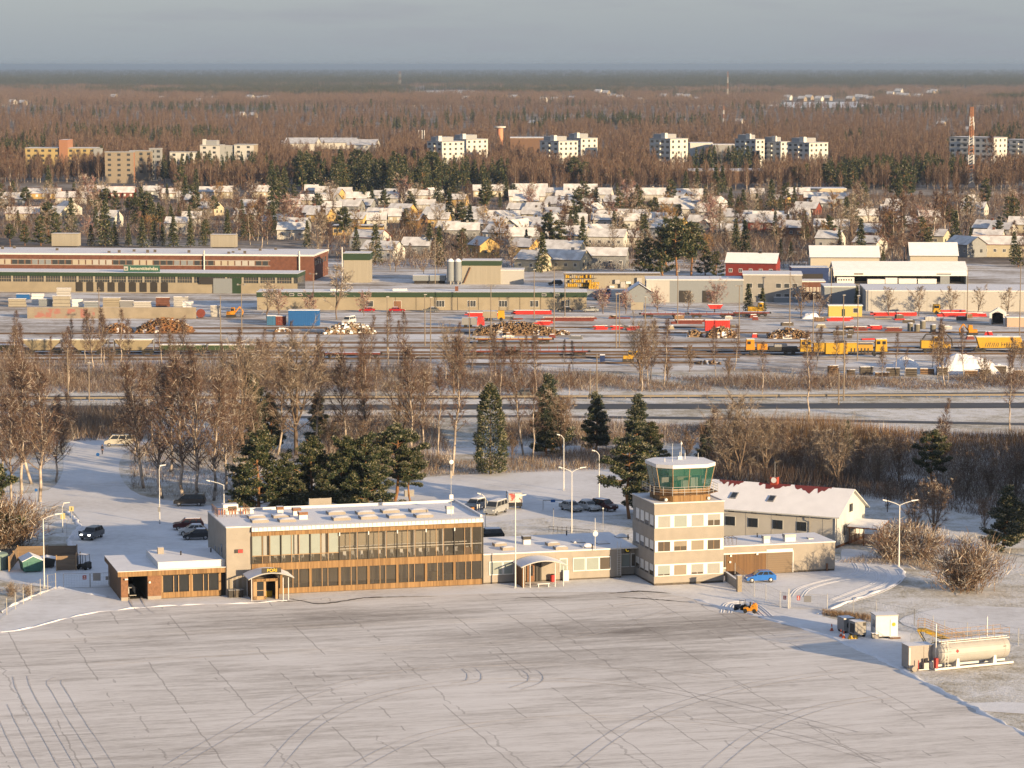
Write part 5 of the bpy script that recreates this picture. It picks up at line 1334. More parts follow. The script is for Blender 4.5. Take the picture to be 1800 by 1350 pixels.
x, y = at(1047, 898); person('person in black leaning over the dark red car to clear snow', x, y, R(100), BLACKC, BLACKC, HAIR, 'reach')

# ------------------------------------------------------------------ lamp posts and signs near the terminal
M_LAMP = mat('lamp_post_paint', (0.62, 0.62, 0.60), 0.5)
def height_at(px, py, X, Y):
 v = (675 - py) / FPX; return CAM_H + Y * (-_sp + v * _cp) / (_cp + v * _sp)
def lamp(px, pb, pt, label, kind='single', arm=2.0, side=1, rz=0.0, r=0.085, m=None, group=None):
 m = m or M_LAMP
 X, Y = at(px, pb); h = height_at(px, pt, X, Y)
 t = thing('lamp_post', label, 'lamp post', (X, Y, 0), rz, group)
 mb = MB(); mb.tube((0, 0, 0), (0, 0, h * 0.5), r * 1.15, r * 0.9, m, 8); mb.tube((0, 0, h * 0.5), (0, 0, h - 0.3), r * 0.8, r * 0.65, m, 8); mb.box(-r * 1.6, r * 1.6, -r * 1.6, r * 1.6, 0, 0.25, M_GALV)
 mb.build('pole', t)
 for s in ((side,) if kind == 'single' else (-1, 1)):
  mb = MB(); mb.path([(0, 0, h - 0.35), (s * arm * 0.35, 0, h - 0.05), (s * arm, 0, h + 0.30)], 0.055, m, 6); a = mb.build('arm', t)
  mb = MB(); mb.hexa([(s * arm - 0.1, -0.14, h + 0.2), (s * arm + s * 0.75 + 0.1, -0.12, h + 0.38), (s * arm + s * 0.75 + 0.1, 0.12, h + 0.38), (s * arm - 0.1, 0.14, h + 0.2), (s * arm - 0.1, -0.12, h + 0.4), (s * arm + s * 0.75 + 0.1, -0.1, h + 0.5), (s * arm + s * 0.75 + 0.1, 0.1, h + 0.5), (s * arm - 0.1, 0.12, h + 0.4)], M_WHITE); mb.build('lamp_head', a)
 return t
lamp(78, 1034, 908, 'tall white lamp post by the wire fence with arm pointing right', arm=1.7)
lamp(906, 1034, 875, 'tall white mast on the apron edge in front of the low wing', arm=0.6)
lamp(1005, 937, 826, 'white double-armed lamp post between the snowed-in cars and the low wing', 'double', 1.3)
lamp(1580, 998, 884, 'white double-armed lamp post beside the snowy drive', 'double', 1.7, r=0.1)
lamp(991, 862, 768, 'single lamp post on the snow slope left of the slim one', arm=0.5, side=-1)
lamp(1053, 880, 796, 'slim lamp post on the snow slope just left of the tower pine', arm=0.5, side=-1)
lamp(853, 945, 872, 'curved lamp post beside the silver van', arm=0.5, side=-1, r=0.06)
lamp(394, 912, 849, 'white lamp post with an arm to the left behind the stair block', arm=2.0, side=-1)
lamp(336, 870, 788, 'lamp post among the birches behind the black people carrier', arm=1.6, side=-1)
lamp(110, 936, 888, 'short lamp post with a round lamp beside the snow bank', arm=0.3, side=1, r=0.05)
lamp(281, 921, 822, 'bare grey pole on the small island left of the parked cars', arm=0.2, r=0.06)
def post_sign(px, pb, pt, label, build, cat='sign', name='road_sign', r=0.035, m=None, rz=0.0):
 X, Y = at(px, pb); h = height_at(px, pt, X, Y)
 t = thing(name, label, cat, (X, Y, 0), rz); mb = MB(); mb.tube((0, 0, 0), (0, 0, h), r, r, m or M_GALV, 6); mb.build('post', t)
 mb = MB(); build(mb, h); mb.build('panel', t); return t
M_BLUE = mat('sign_blue', (0.015, 0.10, 0.32), 0.5); M_SIGNY = mat('sign_pale_yellow', (0.50, 0.42, 0.20), 0.5)
def rnd(m, r, z0=0.3): return lambda mb, h: mb.lathe([(r * 0.96, -0.05), (r, -0.04), (r, -0.02)], m, 16, 'y', at=(0, 0, h - z0))
post_sign(172, 806, 796, 'round blue sign with a white arrow on the snowy road', rnd(M_BLUE, 0.32))
post_sign(126, 917, 890, 'pale square sign with a dark stroke by the road on the left', lambda mb, h: (mb.box(-0.35, 0.35, -0.06, -0.03, h - 0.75, h, M_SIGNY), mb.box(-0.05, 0.05, -0.07, -0.061, h - 0.6, h - 0.15, M_DARK)), rz=0.0)
post_sign(64, 884, 858, 'round blue sign beside the birch trunks on the left', rnd(M_BLUE, 0.26))
post_sign(118, 962, 912, 'thin white pole right of the short lamp post', lambda mb, h: mb.box(-0.25, 0.02, -0.05, 0.05, h - 0.05, h, M_WHITEM))
post_sign(111, 934, 902, 'pale green box sign under the short lamp', lambda mb, h: mb.box(-0.35, 0.35, -0.09, -0.03, h - 0.9, h, M_SIGNY))
post_sign(280, 921, 889, 'small dark control box on the island pole', lambda mb, h: mb.box(-0.18, 0.18, -0.15, 0.0, h - 0.9, h - 0.2, M_GREYM))
post_sign(1060, 932, 893, 'thin sign post with a small lamp in front of the dark red car', rnd(M_WHITE, 0.12, 0.05), name='sign_post')
post_sign(973, 930, 893, 'thin dark pole beside the low barrier', lambda mb, h: mb.box(-0.04, 0.04, -0.05, 0, h - 0.3, h, M_DARK), name='sign_post')
t = thing('height_barrier', 'grey height barrier frame on the car park left of the silver saloon', 'barrier', (*at(972, 896), 0), R(4))
for sx in (-1.55, 1.55): mb = MB(); mb.tube((sx, 0, 0), (sx, 0, 1.5), 0.05, 0.05, M_GREYM, 6); mb.build('post', t)
mb = MB(); mb.box(-1.55, 1.55, -0.06, 0.06, 1.44, 1.56, M_GREYM); b_ = mb.build('beam', t); mb = MB(); mb.box(-0.35, 0.35, -0.1, -0.062, 1.2, 1.62, M_BLUE); mb.build('sign', b_)
t = thing('railing', 'dark rail fence on the grass behind the low cream wing', 'railing', (*at(965, 936), 0), R(-6))
mb = MB()
for k in range(6): mb.tube((k * 0.65, 0, 0), (k * 0.65, 0, 0.95), 0.035, 0.035, M_DARK, 5)
mb.build('post', t)
mb = MB()
for z in (0.5, 0.92): mb.tube((0, 0, z), (6.2, -0.35, z - 0.35), 0.035, 0.035, M_DARK, 5)
mb.build('rail', t)
t = thing('grit_bin', 'orange bin standing by the silver estate car', 'bin', (*at(829, 904), 0)); mb = MB(); mb.tube((0, 0, 0), (0, 0, 1.1), 0.45, 0.4, mat('orange_plastic', (0.45, 0.17, 0.02), 0.6), 12); mb.build('body', t); mb = MB(); mb.tube((0, 0, 1.1), (0, 0, 1.25), 0.44, 0.2, M_DARK, 12); mb.build('lid', t)
for px, lb in ((839, 'left one of two white bollards in front of the silver estate car'), (842.5, 'right one of two white bollards in front of the silver estate car')):
 t = thing('bollard', lb, 'bollard', (*at(px, 904), 0), 0, 'white bollards'); mb = MB(); mb.tube((0, 0, 0), (0, 0, 1.35), 0.06, 0.06, M_WHITE, 8); mb.build('post', t); mb = MB(); mb.lathe([(0.07, 1.35), (0.13, 1.4), (0.13, 1.5), (0.05, 1.56)], M_WHITE, 8); mb.build('cap', t)

# ------------------------------------------------------------------ fences and gates
M_WIRE = mat('fence_wire', (0.30, 0.30, 0.29), 0.5)
def wire_fence(label, pts, hgt=2.0, step=None, m=None, wires=3):
 P = [Vector(at(*p)) for p in pts]; o = P[0]
 t = thing('wire_fence', label, 'fence', (*o, 0))
 posts = []
 for a, b in zip(P[:-1], P[1:]):
  n = max(1, int(round((b - a).length / step))) if step else 1
  posts += [a + (b - a) * (i / n) for i in range(n)]
 posts.append(P[-1])
 for p in posts: mb = MB(); q = p - o; mb.tube((q.x, q.y, 0), (q.x, q.y, hgt + 0.1), 0.05, 0.045, m or M_GALV, 6); mb.build('post', t)
 mb = MB()
 for a, b in zip(posts[:-1], posts[1:]):
  a = a - o; b = b - o
  for k in range(wires): z = 0.12 + (hgt - 0.12) * k / (wires - 1); mb.tube((a.x, a.y, z), (b.x, b.y, z), 0.012, 0.012, M_WIRE, 3, False)
  d = (b - a); n = int(d.length / 0.5)
  for k in range(n):
   u0, u1 = a + d * (k / n), a + d * ((k + 1) / n)
   mb.tube((u0.x, u0.y, 0.12), (u1.x, u1.y, hgt), 0.004, 0.004, M_WIRE, 3, False); mb.tube((u1.x, u1.y, 0.12), (u0.x, u0.y, hgt), 0.004, 0.004, M_WIRE, 3, False)
 mb.build('wire', t); return t
wire_fence('wire fence with pale posts along the left edge of the apron', [(-30, 1106), (-2, 1092), (12, 1081), (27, 1071), (41, 1062), (55, 1055), (71, 1047), (84, 1039), (98, 1036)], 2.1, m=mat('pale_concrete_post', (0.40, 0.38, 0.33), 0.8))
wire_fence('wire fence between the tower and the pedestrian gate on the right', [(1292, 1018), (1326, 1050), (1346, 1056), (1371, 1068)], 2.1)
wire_fence('wire fence running from the sliding gate past the white cabin', [(1454, 1072), (1500, 1078), (1540, 1086), (1607, 1100), (1640, 1112)], 2.0)
wire_fence('wire fence behind the fuel tank on the far right', [(1607, 1100), (1625, 1116), (1660, 1120), (1700, 1124), (1745, 1128), (1790, 1134), (1850, 1142)], 2.0)
M_SIGNW = mat('sign_white', (0.6, 0.58, 0.55), 0.5)
def gate(label, p0, p1, h, panels, m=None, name='metal_gate', nbar=2):
 a, b = Vector(at(*p0)), Vector(at(*p1)); d = b - a; L = d.length; m = m or M_GALV
 t = thing(name, label, 'gate', (*a, 0), math.atan2(d.y, d.x))
 mb = MB()
 for z in (0.12, h): mb.tube((0, 0, z), (L, 0, z), 0.035, 0.035, m, 6)
 for x in (0, L): mb.tube((x, 0, 0.1), (x, 0, h), 0.04, 0.04, m, 6)
 mb.build('frame', t)
 mb = MB()
 for k in range(int(L / 0.35)): mb.tube((k * 0.35, 0, 0.12), (k * 0.35, 0, h), 0.006, 0.006, M_WIRE, 3, False)
 for k in range(8): mb.tube((0, 0, 0.12 + k * (h - .12) / 8), (L, 0, 0.12 + k * (h - .12) / 8), 0.006, 0.006, M_WIRE, 3, False)
 mb.build('mesh_panel', t)
 for x, w_, z0, z1, pm, inner in panels:
  mb = MB(); mb.box(x, x + w_, -0.07, -0.05, z0, z1, pm)
  if inner: mb.box(x + w_ * 0.3, x + w_ * 0.7, -0.075, -0.071, z0 + (z1 - z0) * 0.55, z1 - 0.1, inner); mb.box(x + w_ * 0.2, x + w_ * 0.8, -0.075, -0.071, z0 + 0.1, z0 + (z1 - z0) * 0.4, inner)
  mb.build('sign', t)
 return t
gate('pedestrian gate with a red sign beside the sliding gate', (1371, 1068), (1385, 1069), 1.95, [(0.45, 0.4, 1.1, 1.6, M_RED, M_SIGNW)])
gate('wide sliding gate with a red sign and a grey board', (1389, 1070), (1454, 1073), 1.95, [(0.85, 0.42, 1.15, 1.75, M_RED, M_SIGNW), (1.75, 0.95, 0.95, 1.8, M_GREYM, None)])
gate('white sliding gate with a red sign left of the low wing', (112, 1035), (158, 1034), 2.0, [(2.5, 0.5, 1.2, 1.75, M_RED, M_SIGNW)])
gate('grey gate with two dark boards beside the low wing wall', (159, 1034), (192, 1033), 2.0, [(0.35, 1.0, 1.0, 2.0, M_GREYM, None), (2.0, 0.5, 1.05, 1.55, M_GREYM, None)])
for (p0, p1, lb) in (((1386.5, 1070), 'x', 'tall gate post between the pedestrian and sliding gates'),):
 t = thing('gate_post', lb, 'post', (*at(*p0), 0)); mb = MB(); mb.box(-0.08, 0.08, -0.08, 0.08, 0, 2.6, M_GALV); mb.build('post', t)
t = thing('brick_pillar', 'tan pillar at the end of the low wall beside the blue car', 'pillar', (*at(1299, 1040), 0), TH); mb = MB(); mb.box(-0.3, 0.3, -0.3, 0.3, 0, 2.1, M_BLINDB); mb.build('shaft', t); mb = MB(); mb.box(-0.34, 0.34, -0.34, 0.34, 2.1, 2.2, M_PANEL, M_SNOW); mb.build('cap', t)
a, b = Vector(at(1276, 1021)), Vector(at(1298, 1037)); d = b - a; t = thing('low_wall', 'low concrete wall between the tower and the tan pillar', 'wall', (*a, 0), math.atan2(d.y, d.x)); mb = MB(); mb.box(0, d.length - 0.3, -0.12, 0.12, 0, 1.2, M_PANELG, M_SNOW); mb.build('wall', t); mb = MB(); mb.box(0, d.length - 0.3, -0.16, 0.16, 1.2, 1.28, M_PANEL, M_SNOW); mb.build('coping', t)

# ------------------------------------------------------------------ fuel tank, cabin and ground equipment
M_TANK = mat('tank_paint', (0.34, 0.335, 0.325), 0.45, var=0.05, scale=0.8)
M_TANKB = mat('dusty_pink_paint', (0.30, 0.27, 0.25), 0.6, var=0.05)
M_YEL = mat('yellow_paint', (0.50, 0.31, 0.03), 0.5, var=0.08)
tk = thing('fuel_tank', 'long white cylindrical fuel tank with a railed walkway on top', 'tank', (*at(1706, 1171), 0), R(24))
mb = MB(); mb.lathe([(0.25, -4.95), (0.85, -4.85), (1.18, -4.6), (1.28, -4.3), (1.28, 4.3), (1.18, 4.6), (0.85, 4.85), (0.25, 4.95)], M_TANK, 32, 'x', at=(0, 0, 1.95))
mb.lathe([(1.29, -3.9), (1.29, -3.84)], M_TANKB, 32, 'x', at=(0, 0, 1.95)); mb.lathe([(1.29, 3.84), (1.29, 3.9)], M_TANKB, 32, 'x', at=(0, 0, 1.95)); mb.build('vessel', tk, smooth=False)
mb = MB(); mb.lathe([(0.22, -0.02), (0.22, 0.02)], M_RED, 4, 'y', at=(-2.6, -1.27, 2.2)); mb.box(3.6, 4.0, -1.31, -1.27, 2.25, 2.32, M_DARK); mb.build('marking', tk)
mb = MB()
for y in (-0.9, 0.9): mb.box(-5.4, 5.2, y - 0.1, y + 0.1, 0.12, 0.36, M_WHITEM)
mb.build('skid', tk)
for x in (-2.4, 2.6): mb = MB(); mb.hexa([(x - 0.25, -1.1, 0.36), (x + 0.25, -1.1, 0.36), (x + 0.25, 1.1, 0.36), (x - 0.25, 1.1, 0.36), (x - 0.15, -1.1, 1.35), (x + 0.15, -1.1, 1.35), (x + 0.15, 1.1, 1.35), (x - 0.15, 1.1, 1.35)], M_WHITEM); mb.build('saddle', tk)
mb = MB()
mb.box(-4.6, 4.6, -0.45, 0.45, 3.26, 3.34, M_WHITEM, M_SNOW); wk = mb.build('walkway', tk)
mb = MB()
for y in (-0.95, 0.95):
 for z in (3.85, 4.35): mb.tube((-4.6, y, z), (4.6, y, z), 0.022, 0.022, M_PLANK, 5)
 for k in range(10): mb.tube((-4.6 + k * 1.022, y, 3.0), (-4.6 + k * 1.022, y, 4.38), 0.022, 0.022, M_PLANK, 5)
for x in (-4.6, 4.6):
 for z in (3.85, 4.35): mb.tube((x, -0.95, z), (x, 0.95, z), 0.028, 0.028, M_WHITEM, 5)
mb.tube((-4.6, -0.95, 3.2), (4.6, -0.95, 3.2), 0.06, 0.06, M_WHITEM, 5)
mb.build('railing', wk)
mb = MB(); mb.tube((-4.9, -0.3, 0.3), (-4.9, -0.3, 5.4), 0.06, 0.06, M_WHITE, 8); mb.tube((2.3, 0.2, 3.2), (2.3, 0.2, 5.6), 0.06, 0.06, M_WHITE, 8); mb.build('vent_pipe', tk)
mb = MB(); mb.box(-5.3, -5.0, -1.0, -0.5, 0.3, 1.5, M_RED); mb.build('extinguisher_box', tk)
mb = MB()
for k in range(7): mb.tube((-4.3, -1.35, 0.7 + k * 0.4), (-3.9, -1.35, 0.7 + k * 0.4), 0.02, 0.02, M_GALV, 4)
for x in (-4.3, -3.9): mb.tube((x, -1.35, 0.3), (x, -1.2, 3.4), 0.03, 0.03, M_GALV, 4)
for z in (2.3, 2.8): mb.path([(-4.4, -1.3, z), (-4.5, -1.75, z), (-4.1, -1.95, z), (-3.7, -1.75, z), (-3.8, -1.3, z)], 0.02, M_GALV, 4)
mb.build('ladder', tk)
pc = thing('pump_cabinet', 'dusty pink pump cabinet at the left end of the white fuel tank', 'cabinet', (*at(1612, 1174), 0), R(16))
mb = MB(); mb.box(-1.5, 1.5, -1.0, 1.0, 0.15, 2.75, M_TANKB, M_SNOW); mb.box(-1.55, 1.55, -1.05, 1.05, 2.75, 2.82, M_TANKB, M_SNOW); mb.build('body', pc)
mb = MB(); mb.box(0.35, 0.38, -1.015, -1.0, 0.2, 2.7, M_DARK); mb.box(-1.45, -1.3, -1.02, -1.0, 0.3, 2.6, M_SIGNW); mb.build('door', pc)
mb = MB(); mb.box(0.1, 0.7, -1.75, -1.1, 0.2, 0.9, M_GREYM); mb.tube((0.4, -1.4, 0.9), (0.4, -1.4, 1.35), 0.14, 0.12, M_DARK, 8); mb.box(0.9, 1.7, -1.7, -1.15, 0.25, 0.95, M_WHITEM); mb.tube((1.0, -1.45, 0.9), (1.7, -1.45, 1.1), 0.1, 0.1, M_GALV, 8); mb.tube((-0.5, -1.5, 0.1), (-0.5, -1.5, 1.2), 0.05, 0.05, M_RED, 6); mb.box(-0.6, 2.4, -1.8, -1.72, 0.1, 0.2, M_WHITEM); mb.build('pump', pc)
mb = MB(); mb.lathe([(0.05, -0.4), (0.33, -0.38), (0.33, 0.3), (0.05, 0.33)], M_PANEL, 12, 'y', at=(-1.2, -1.7, 0.34)); mb.build('drum', pc)
st = thing('boarding_stairs', 'yellow boarding stairs with pale railings parked behind the fuel tank', 'stairs', (*at(1662, 1146), 0), R(-14))
mb = MB(); mb.hexa([(-2.4, -0.6, 2.3), (2.4, -0.6, 0.5), (2.4, 0.6, 0.5), (-2.4, 0.6, 2.3), (-2.4, -0.6, 2.65), (2.4, -0.6, 0.85), (2.4, 0.6, 0.85), (-2.4, 0.6, 2.65)], M_YEL)
mb.box(-3.3, -2.4, -0.6, 0.6, 2.4, 2.65, M_YEL); mb.build('flight', st)
mb = MB()
for y in (-0.6, 0.6):
 for dz in (0.55, 1.1): mb.path([(-3.3, y, 2.65 + dz), (-2.4, y, 2.65 + dz), (2.4, y, 0.85 + dz)], 0.03, M_PLANK, 5)
 for k in range(8): x = -3.3 + k * 0.8; z = 2.65 if x < -2.4 else 2.65 - (x + 2.4) * 0.375; mb.tube((x, y, z), (x, y, z + 1.1), 0.025, 0.025, M_PLANK, 4)
mb.build('railing', st)
mb = MB(); mb.path([(-3.2, -0.5, 2.4), (-2.0, -0.5, 0.4), (1.8, -0.5, 0.4)], 0.07, M_YEL, 6); mb.path([(-3.2, 0.5, 2.4), (-2.0, 0.5, 0.4), (1.8, 0.5, 0.4)], 0.07, M_YEL, 6); mb.path([(-3.0, -0.5, 0.5), (-0.5, -0.5, 1.5)], 0.06, M_YEL, 6); mb.build('frame', st)
for x in (-2.0, 1.8):
 for y in (-0.55, 0.55): mb = MB(); mb.lathe([(0.1, -0.08), (0.3, -0.07), (0.3, 0.07), (0.1, 0.08)], M_TYRE, 12, 'y', at=(x, y, 0.3)); mb.build('wheel', st)
cb = thing('site_cabin', 'white box cabin with a flat snowy roof and a yellow sign on its door', 'cabin', (*at(1556, 1119), 0), R(9))
mb = MB(); mb.box(-1.5, 1.25, -1.1, 1.1, 0.25, 2.75, M_WHITEM); mb.box(-1.58, 1.33, -1.2, 1.2, 2.75, 2.88, M_GREYM, M_SNOW); mb.box(-1.3, 1.0, -0.9, 0.9, 0, 0.25, M_DARK); mb.build('body', cb)
mb = MB(); mb.box(0.3, 1.15, -1.14, -1.1, 0.3, 2.3, M_WHITE); mb.box(0.28, 0.32, -1.15, -1.1, 0.3, 2.3, M_GREYM); dr = mb.build('door', cb); mb = MB(); mb.lathe([(0.24, -0.02), (0.24, 0.0)], mat('yellow_sign', (0.5, 0.33, 0.02), 0.5), 12, 'y', at=(0.72, -1.15, 1.7)); mb.build('sign', dr)
mb = MB(); mb.box(-1.54, -1.5, -0.6, 0.3, 1.3, 2.2, M_GLASSD); mb.build('window', cb)
mb = MB(); mb.box(0.1, 1.4, -1.8, -1.14, 0.05, 0.25, M_WOODD, M_SNOW); mb.build('step', cb)
ib = thing('grit_box', 'small grey box on the snow in front of the white box cabin', 'box', (*at(1538, 1122), 0), R(9)); mb = MB(); mb.hexa([(-0.4, -0.3, 0), (0.4, -0.3, 0), (0.4, 0.3, 0), (-0.4, 0.3, 0), (-0.45, -0.35, 0.5), (0.45, -0.35, 0.5), (0.45, 0.35, 0.65), (-0.45, 0.35, 0.65)], M_PANELG); mb.build('body', ib); mb = MB(); mb.box(-0.48, 0.48, -0.38, 0.38, 0.65, 0.7, M_SNOW); mb.build('lid', ib)
for px, py, lb, m, nn in ((1487, 1111, 'dark grey ground power unit with a round vent left of the pale one', M_GREYM, 1), (1507, 1118, 'pale ground power unit between the dark one and the white cabin', M_PANELG, 0)):
 t = thing('power_unit', lb, 'power unit', (*at(px, py), 0), R(20)); mb = MB(); mb.box(-0.75, 0.75, -0.9, 0.9, 0.3, 1.9, m, M_SNOW); mb.build('body', t)
 mb = MB()
 if nn: mb.lathe([(0.2, -0.03), (0.45, -0.02), (0.45, 0.0)], M_DARK, 14, 'y', at=(0.1, -0.91, 1.0))
 else: mb.box(-0.76, -0.74, -0.7, 0.5, 0.5, 1.6, M_DARK); mb.box(0.3, 0.7, -0.92, -0.9, 1.4, 1.8, M_DARK)
 mb.build('grille', t)
 for sx in (-0.5, 0.5):
  for sy in (-0.7, 0.7): mb = MB(); mb.lathe([(0.08, -0.08), (0.22, -0.07), (0.22, 0.07), (0.08, 0.08)], M_TYRE, 10, 'y', at=(sx, sy, 0.22)); mb.build('wheel', t)
M_CONE = mat('cone_orange', (0.55, 0.10, 0.03), 0.6)
for px, py, lb in ((1462, 1109, 'single traffic cone left of the dark power unit'), (1478, 1119, 'left cone of the close pair in front of the power units'), (1483, 1122, 'right cone of the close pair in front of the power units')):
 t = thing('traffic_cone', lb, 'cone', (*at(px, py), 0.05), 0, 'traffic cones'); mb = MB(); mb.box(-0.22, 0.22, -0.22, 0.22, 0, 0.05, M_CONE); mb.build('base', t)
 mb = MB(); mb.lathe([(0.17, 0.05), (0.12, 0.33)], M_CONE, 12); mb.lathe([(0.12, 0.33), (0.09, 0.52)], M_WHITE, 12); mb.lathe([(0.09, 0.52), (0.035, 0.85)], M_CONE, 12); mb.build('cone', t)
t = thing('wheel_chocks', 'yellow wheel chocks lying by the traffic cones', 'chocks', (*at(1499, 1123), 0.05), 0.3); mb = MB(); mb.yprism([(-0.6, 0), (0.0, 0), (-0.3, 0.45)], -0.3, 0.3, M_YEL); mb.yprism([(0.1, 0), (0.6, 0), (0.35, 0.4)], -0.3, 0.3, M_YEL); mb.build('chock', t)
tt = thing('towing_tractor', 'orange towing tractor standing on the snow at the apron edge', 'tractor', (*at(1319, 1078), 0.05), R(-14))
M_ORANGE = mat('orange_paint', (0.52, 0.22, 0.015), 0.45, var=0.06)
mb = MB(); mb.yprism([(-1.2, 0.35), (-1.2, 0.85), (-0.5, 0.95), (0.0, 0.75), (0.3, 1.25), (0.9, 1.5), (1.25, 1.2), (1.25, 0.35)], -0.65, 0.65, M_ORANGE); mb.build('body', tt)
mb = MB(); mb.box(-0.55, -0.05, -0.4, 0.4, 0.9, 1.05, M_DARK); mb.box(-0.1, 0.05, -0.4, 0.4, 1.05, 1.6, M_DARK); mb.build('seat', tt)
mb = MB(); mb.tube((-0.8, 0, 0.8), (-0.65, 0, 1.35), 0.03, 0.03, M_DARK, 6); mb.build('steering_column', tt)
mb = MB(); mb.box(0.5, 0.7, -0.66, -0.65, 1.0, 1.1, M_DARK); mb.lathe([(0.08, 0), (0.1, 0.12), (0.03, 0.18)], M_CONE, 8, at=(0.6, 0, 1.4)); mb.build('beacon', tt)
for sx in (-0.85, 0.85):
 for sy in (-0.62, 0.62): mb = MB(); mb.lathe([(0.1, -0.12), (0.36, -0.1), (0.36, 0.1), (0.1, 0.12)], M_TYRE, 12, 'y', at=(sx, sy, 0.36)); mb.build('wheel', tt)
tt.scale = (0.68, 0.72, 0.85)
tr = thing('utility_tractor', 'small dark blue tractor behind the orange towing tractor', 'tractor', (*at(1302, 1074), 0.05), R(-20)); P_NAVY = paint('navy_paint', (0.02, 0.035, 0.07))
mb = MB(); mb.yprism([(-1.1, 0.4), (-1.1, 1.0), (-0.2, 1.05), (0.0, 0.8), (0.9, 0.8), (0.9, 0.4)], -0.45, 0.45, P_NAVY); mb.build('body', tr)
mb = MB(); mb.path([(-0.1, -0.4, 0.9), (-0.1, -0.4, 1.9), (0.7, -0.4, 1.9), (0.8, -0.4, 0.8)], 0.04, M_DARK, 5); mb.path([(-0.1, 0.4, 0.9), (-0.1, 0.4, 1.9), (0.7, 0.4, 1.9), (0.8, 0.4, 0.8)], 0.04, M_DARK, 5); mb.box(-0.15, 0.75, -0.45, 0.45, 1.88, 1.95, M_DARK, M_SNOW); mb.build('roll_bar', tr)
mb = MB(); mb.box(0.2, 0.6, -0.3, 0.3, 0.8, 1.0, M_DARK); mb.build('seat', tr)
for sx, r in ((-0.75, 0.33), (0.55, 0.5)):
 for sy in (-0.6, 0.6): mb = MB(); mb.lathe([(r * 0.4, -0.12), (r, -0.1), (r, 0.1), (r * 0.4, 0.12)], M_TYRE, 14, 'y', at=(sx, sy, r)); mb.build('wheel', tr)
tr.scale = (0.72, 0.75, 0.75)

# ------------------------------------------------------------------ refuse yard on the left
enc = thing('plank_enclosure', 'open enclosure of brown planks round the skips on the left', 'fence', (*at(16, 1006), 0), R(2))
M_PLK = mat('brown_planks', (0.17, 0.12, 0.08), 0.85, col2=(0.25, 0.18, 0.115), scale=0.6, stretch=(0.3, 1, 6))
mb = MB()
def plank_wall(mb, a, b, z0, z1):
 a, b = Vector(a), Vector(b); d = b - a; L = d.length; u = d / L; q = Vector((-u.y, u.x)) * 0.03
 n = int((z1 - z0) / 0.2)
 for k in range(n):
  z = z0 + k * 0.2; mb.hexa([(*(a - q), z), (*(b - q), z), (*(b + q), z), (*(a + q), z), (*(a - q), z + 0.185), (*(b - q), z + 0.185), (*(b + q), z + 0.185), (*(a + q), z + 0.185)], M_PLK)
plank_wall(mb, (0, 0), (0, 9.2), 0.1, 2.1); plank_wall(mb, (0, 9.2), (8.2, 9.6), 0.1, 2.1); plank_wall(mb, (8.2, 9.6), (9.0, 1.2), 0.1, 2.1); plank_wall(mb, (6.4, 0.6), (9.0, 1.2), 0.1, 2.1)
mb.build('panel', enc)
for p in ((0, 0), (0, 4.6), (0, 9.2), (4.1, 9.4), (8.2, 9.6), (9.0, 1.2), (6.4, 0.6)): mb = MB(); mb.box(p[0] - 0.07, p[0] + 0.07, p[1] - 0.07, p[1] + 0.07, 0, 2.25, M_PLANK); mb.build('post', enc)
M_SKIP = mat('skip_green', (0.06, 0.16, 0.13), 0.6, var=0.1); M_SKIPD = mat('skip_dark', (0.035, 0.04, 0.045), 0.6)
def skip(px, py, rz, label, m, L=3.0, Wd=2.4, h=1.5, ridge=0.7):
 t = thing('waste_skip', label, 'skip', (*at(px, py), 0.03), rz); mb = MB()
 mb.hexa([(-L / 2 + 0.2, -Wd / 2 + 0.2, 0.12), (L / 2 - 0.2, -Wd / 2 + 0.2, 0.12), (L / 2 - 0.2, Wd / 2 - 0.2, 0.12), (-L / 2 + 0.2, Wd / 2 - 0.2, 0.12), (-L / 2, -Wd / 2, h), (L / 2, -Wd / 2, h), (L / 2, Wd / 2, h), (-L / 2, Wd / 2, h)], m)
 for x in (-L / 4, L / 4): mb.box(x - 0.06, x + 0.06, -Wd / 2 - 0.03, -Wd / 2 + 0.12, 0.3, h, m)
 mb.face([(-L / 2, -Wd / 2, h), (L / 2, -Wd / 2, h), (0, -Wd / 2, h + ridge)], m); mb.face([(-L / 2, Wd / 2, h), (0, Wd / 2, h + ridge), (L / 2, Wd / 2, h)], m)
 mb.build('body', t)
 for s in (-1, 1): mb = MB(); mb.hexa([(0, -Wd / 2 - 0.05, h + ridge + 0.01), (s * (L / 2 + 0.06), -Wd / 2 - 0.05, h + 0.01), (s * (L / 2 + 0.06), Wd / 2 + 0.05, h + 0.01), (0, Wd / 2 + 0.05, h + ridge + 0.01), (0, -Wd / 2 - 0.05, h + ridge + 0.09), (s * (L / 2 + 0.06), -Wd / 2 - 0.05, h + 0.09), (s * (L / 2 + 0.06), Wd / 2 + 0.05, h + 0.09), (0, Wd / 2 + 0.05, h + ridge + 0.09)], M_SNOW); mb.build('lid', t)
skip(55, 1003, R(18), 'green skip with a ridged snowy lid in front of the plank enclosure', M_SKIP, 2.9, 3.6)
skip(82, 997, R(10), 'dark low skip behind the lamp post inside the plank enclosure', M_SKIPD, 2.4, 2.0, 1.2, 0.25)
t = thing('storage_tank', 'pale green rounded container cut by the left edge of the photo', 'container', (*at(-6, 1000), 0), R(5)); mb = MB(); mb.lathe([(1.6, 0), (1.75, 0.1), (1.75, 1.8), (1.5, 2.2), (0.7, 2.4)], mat('pale_green_plastic', (0.16, 0.22, 0.20), 0.6), 20); mb.build('body', t); mb = MB(); mb.lathe([(0.6, 2.4), (0.6, 2.5), (0.1, 2.55)], M_SNOW, 12); mb.build('lid', t)
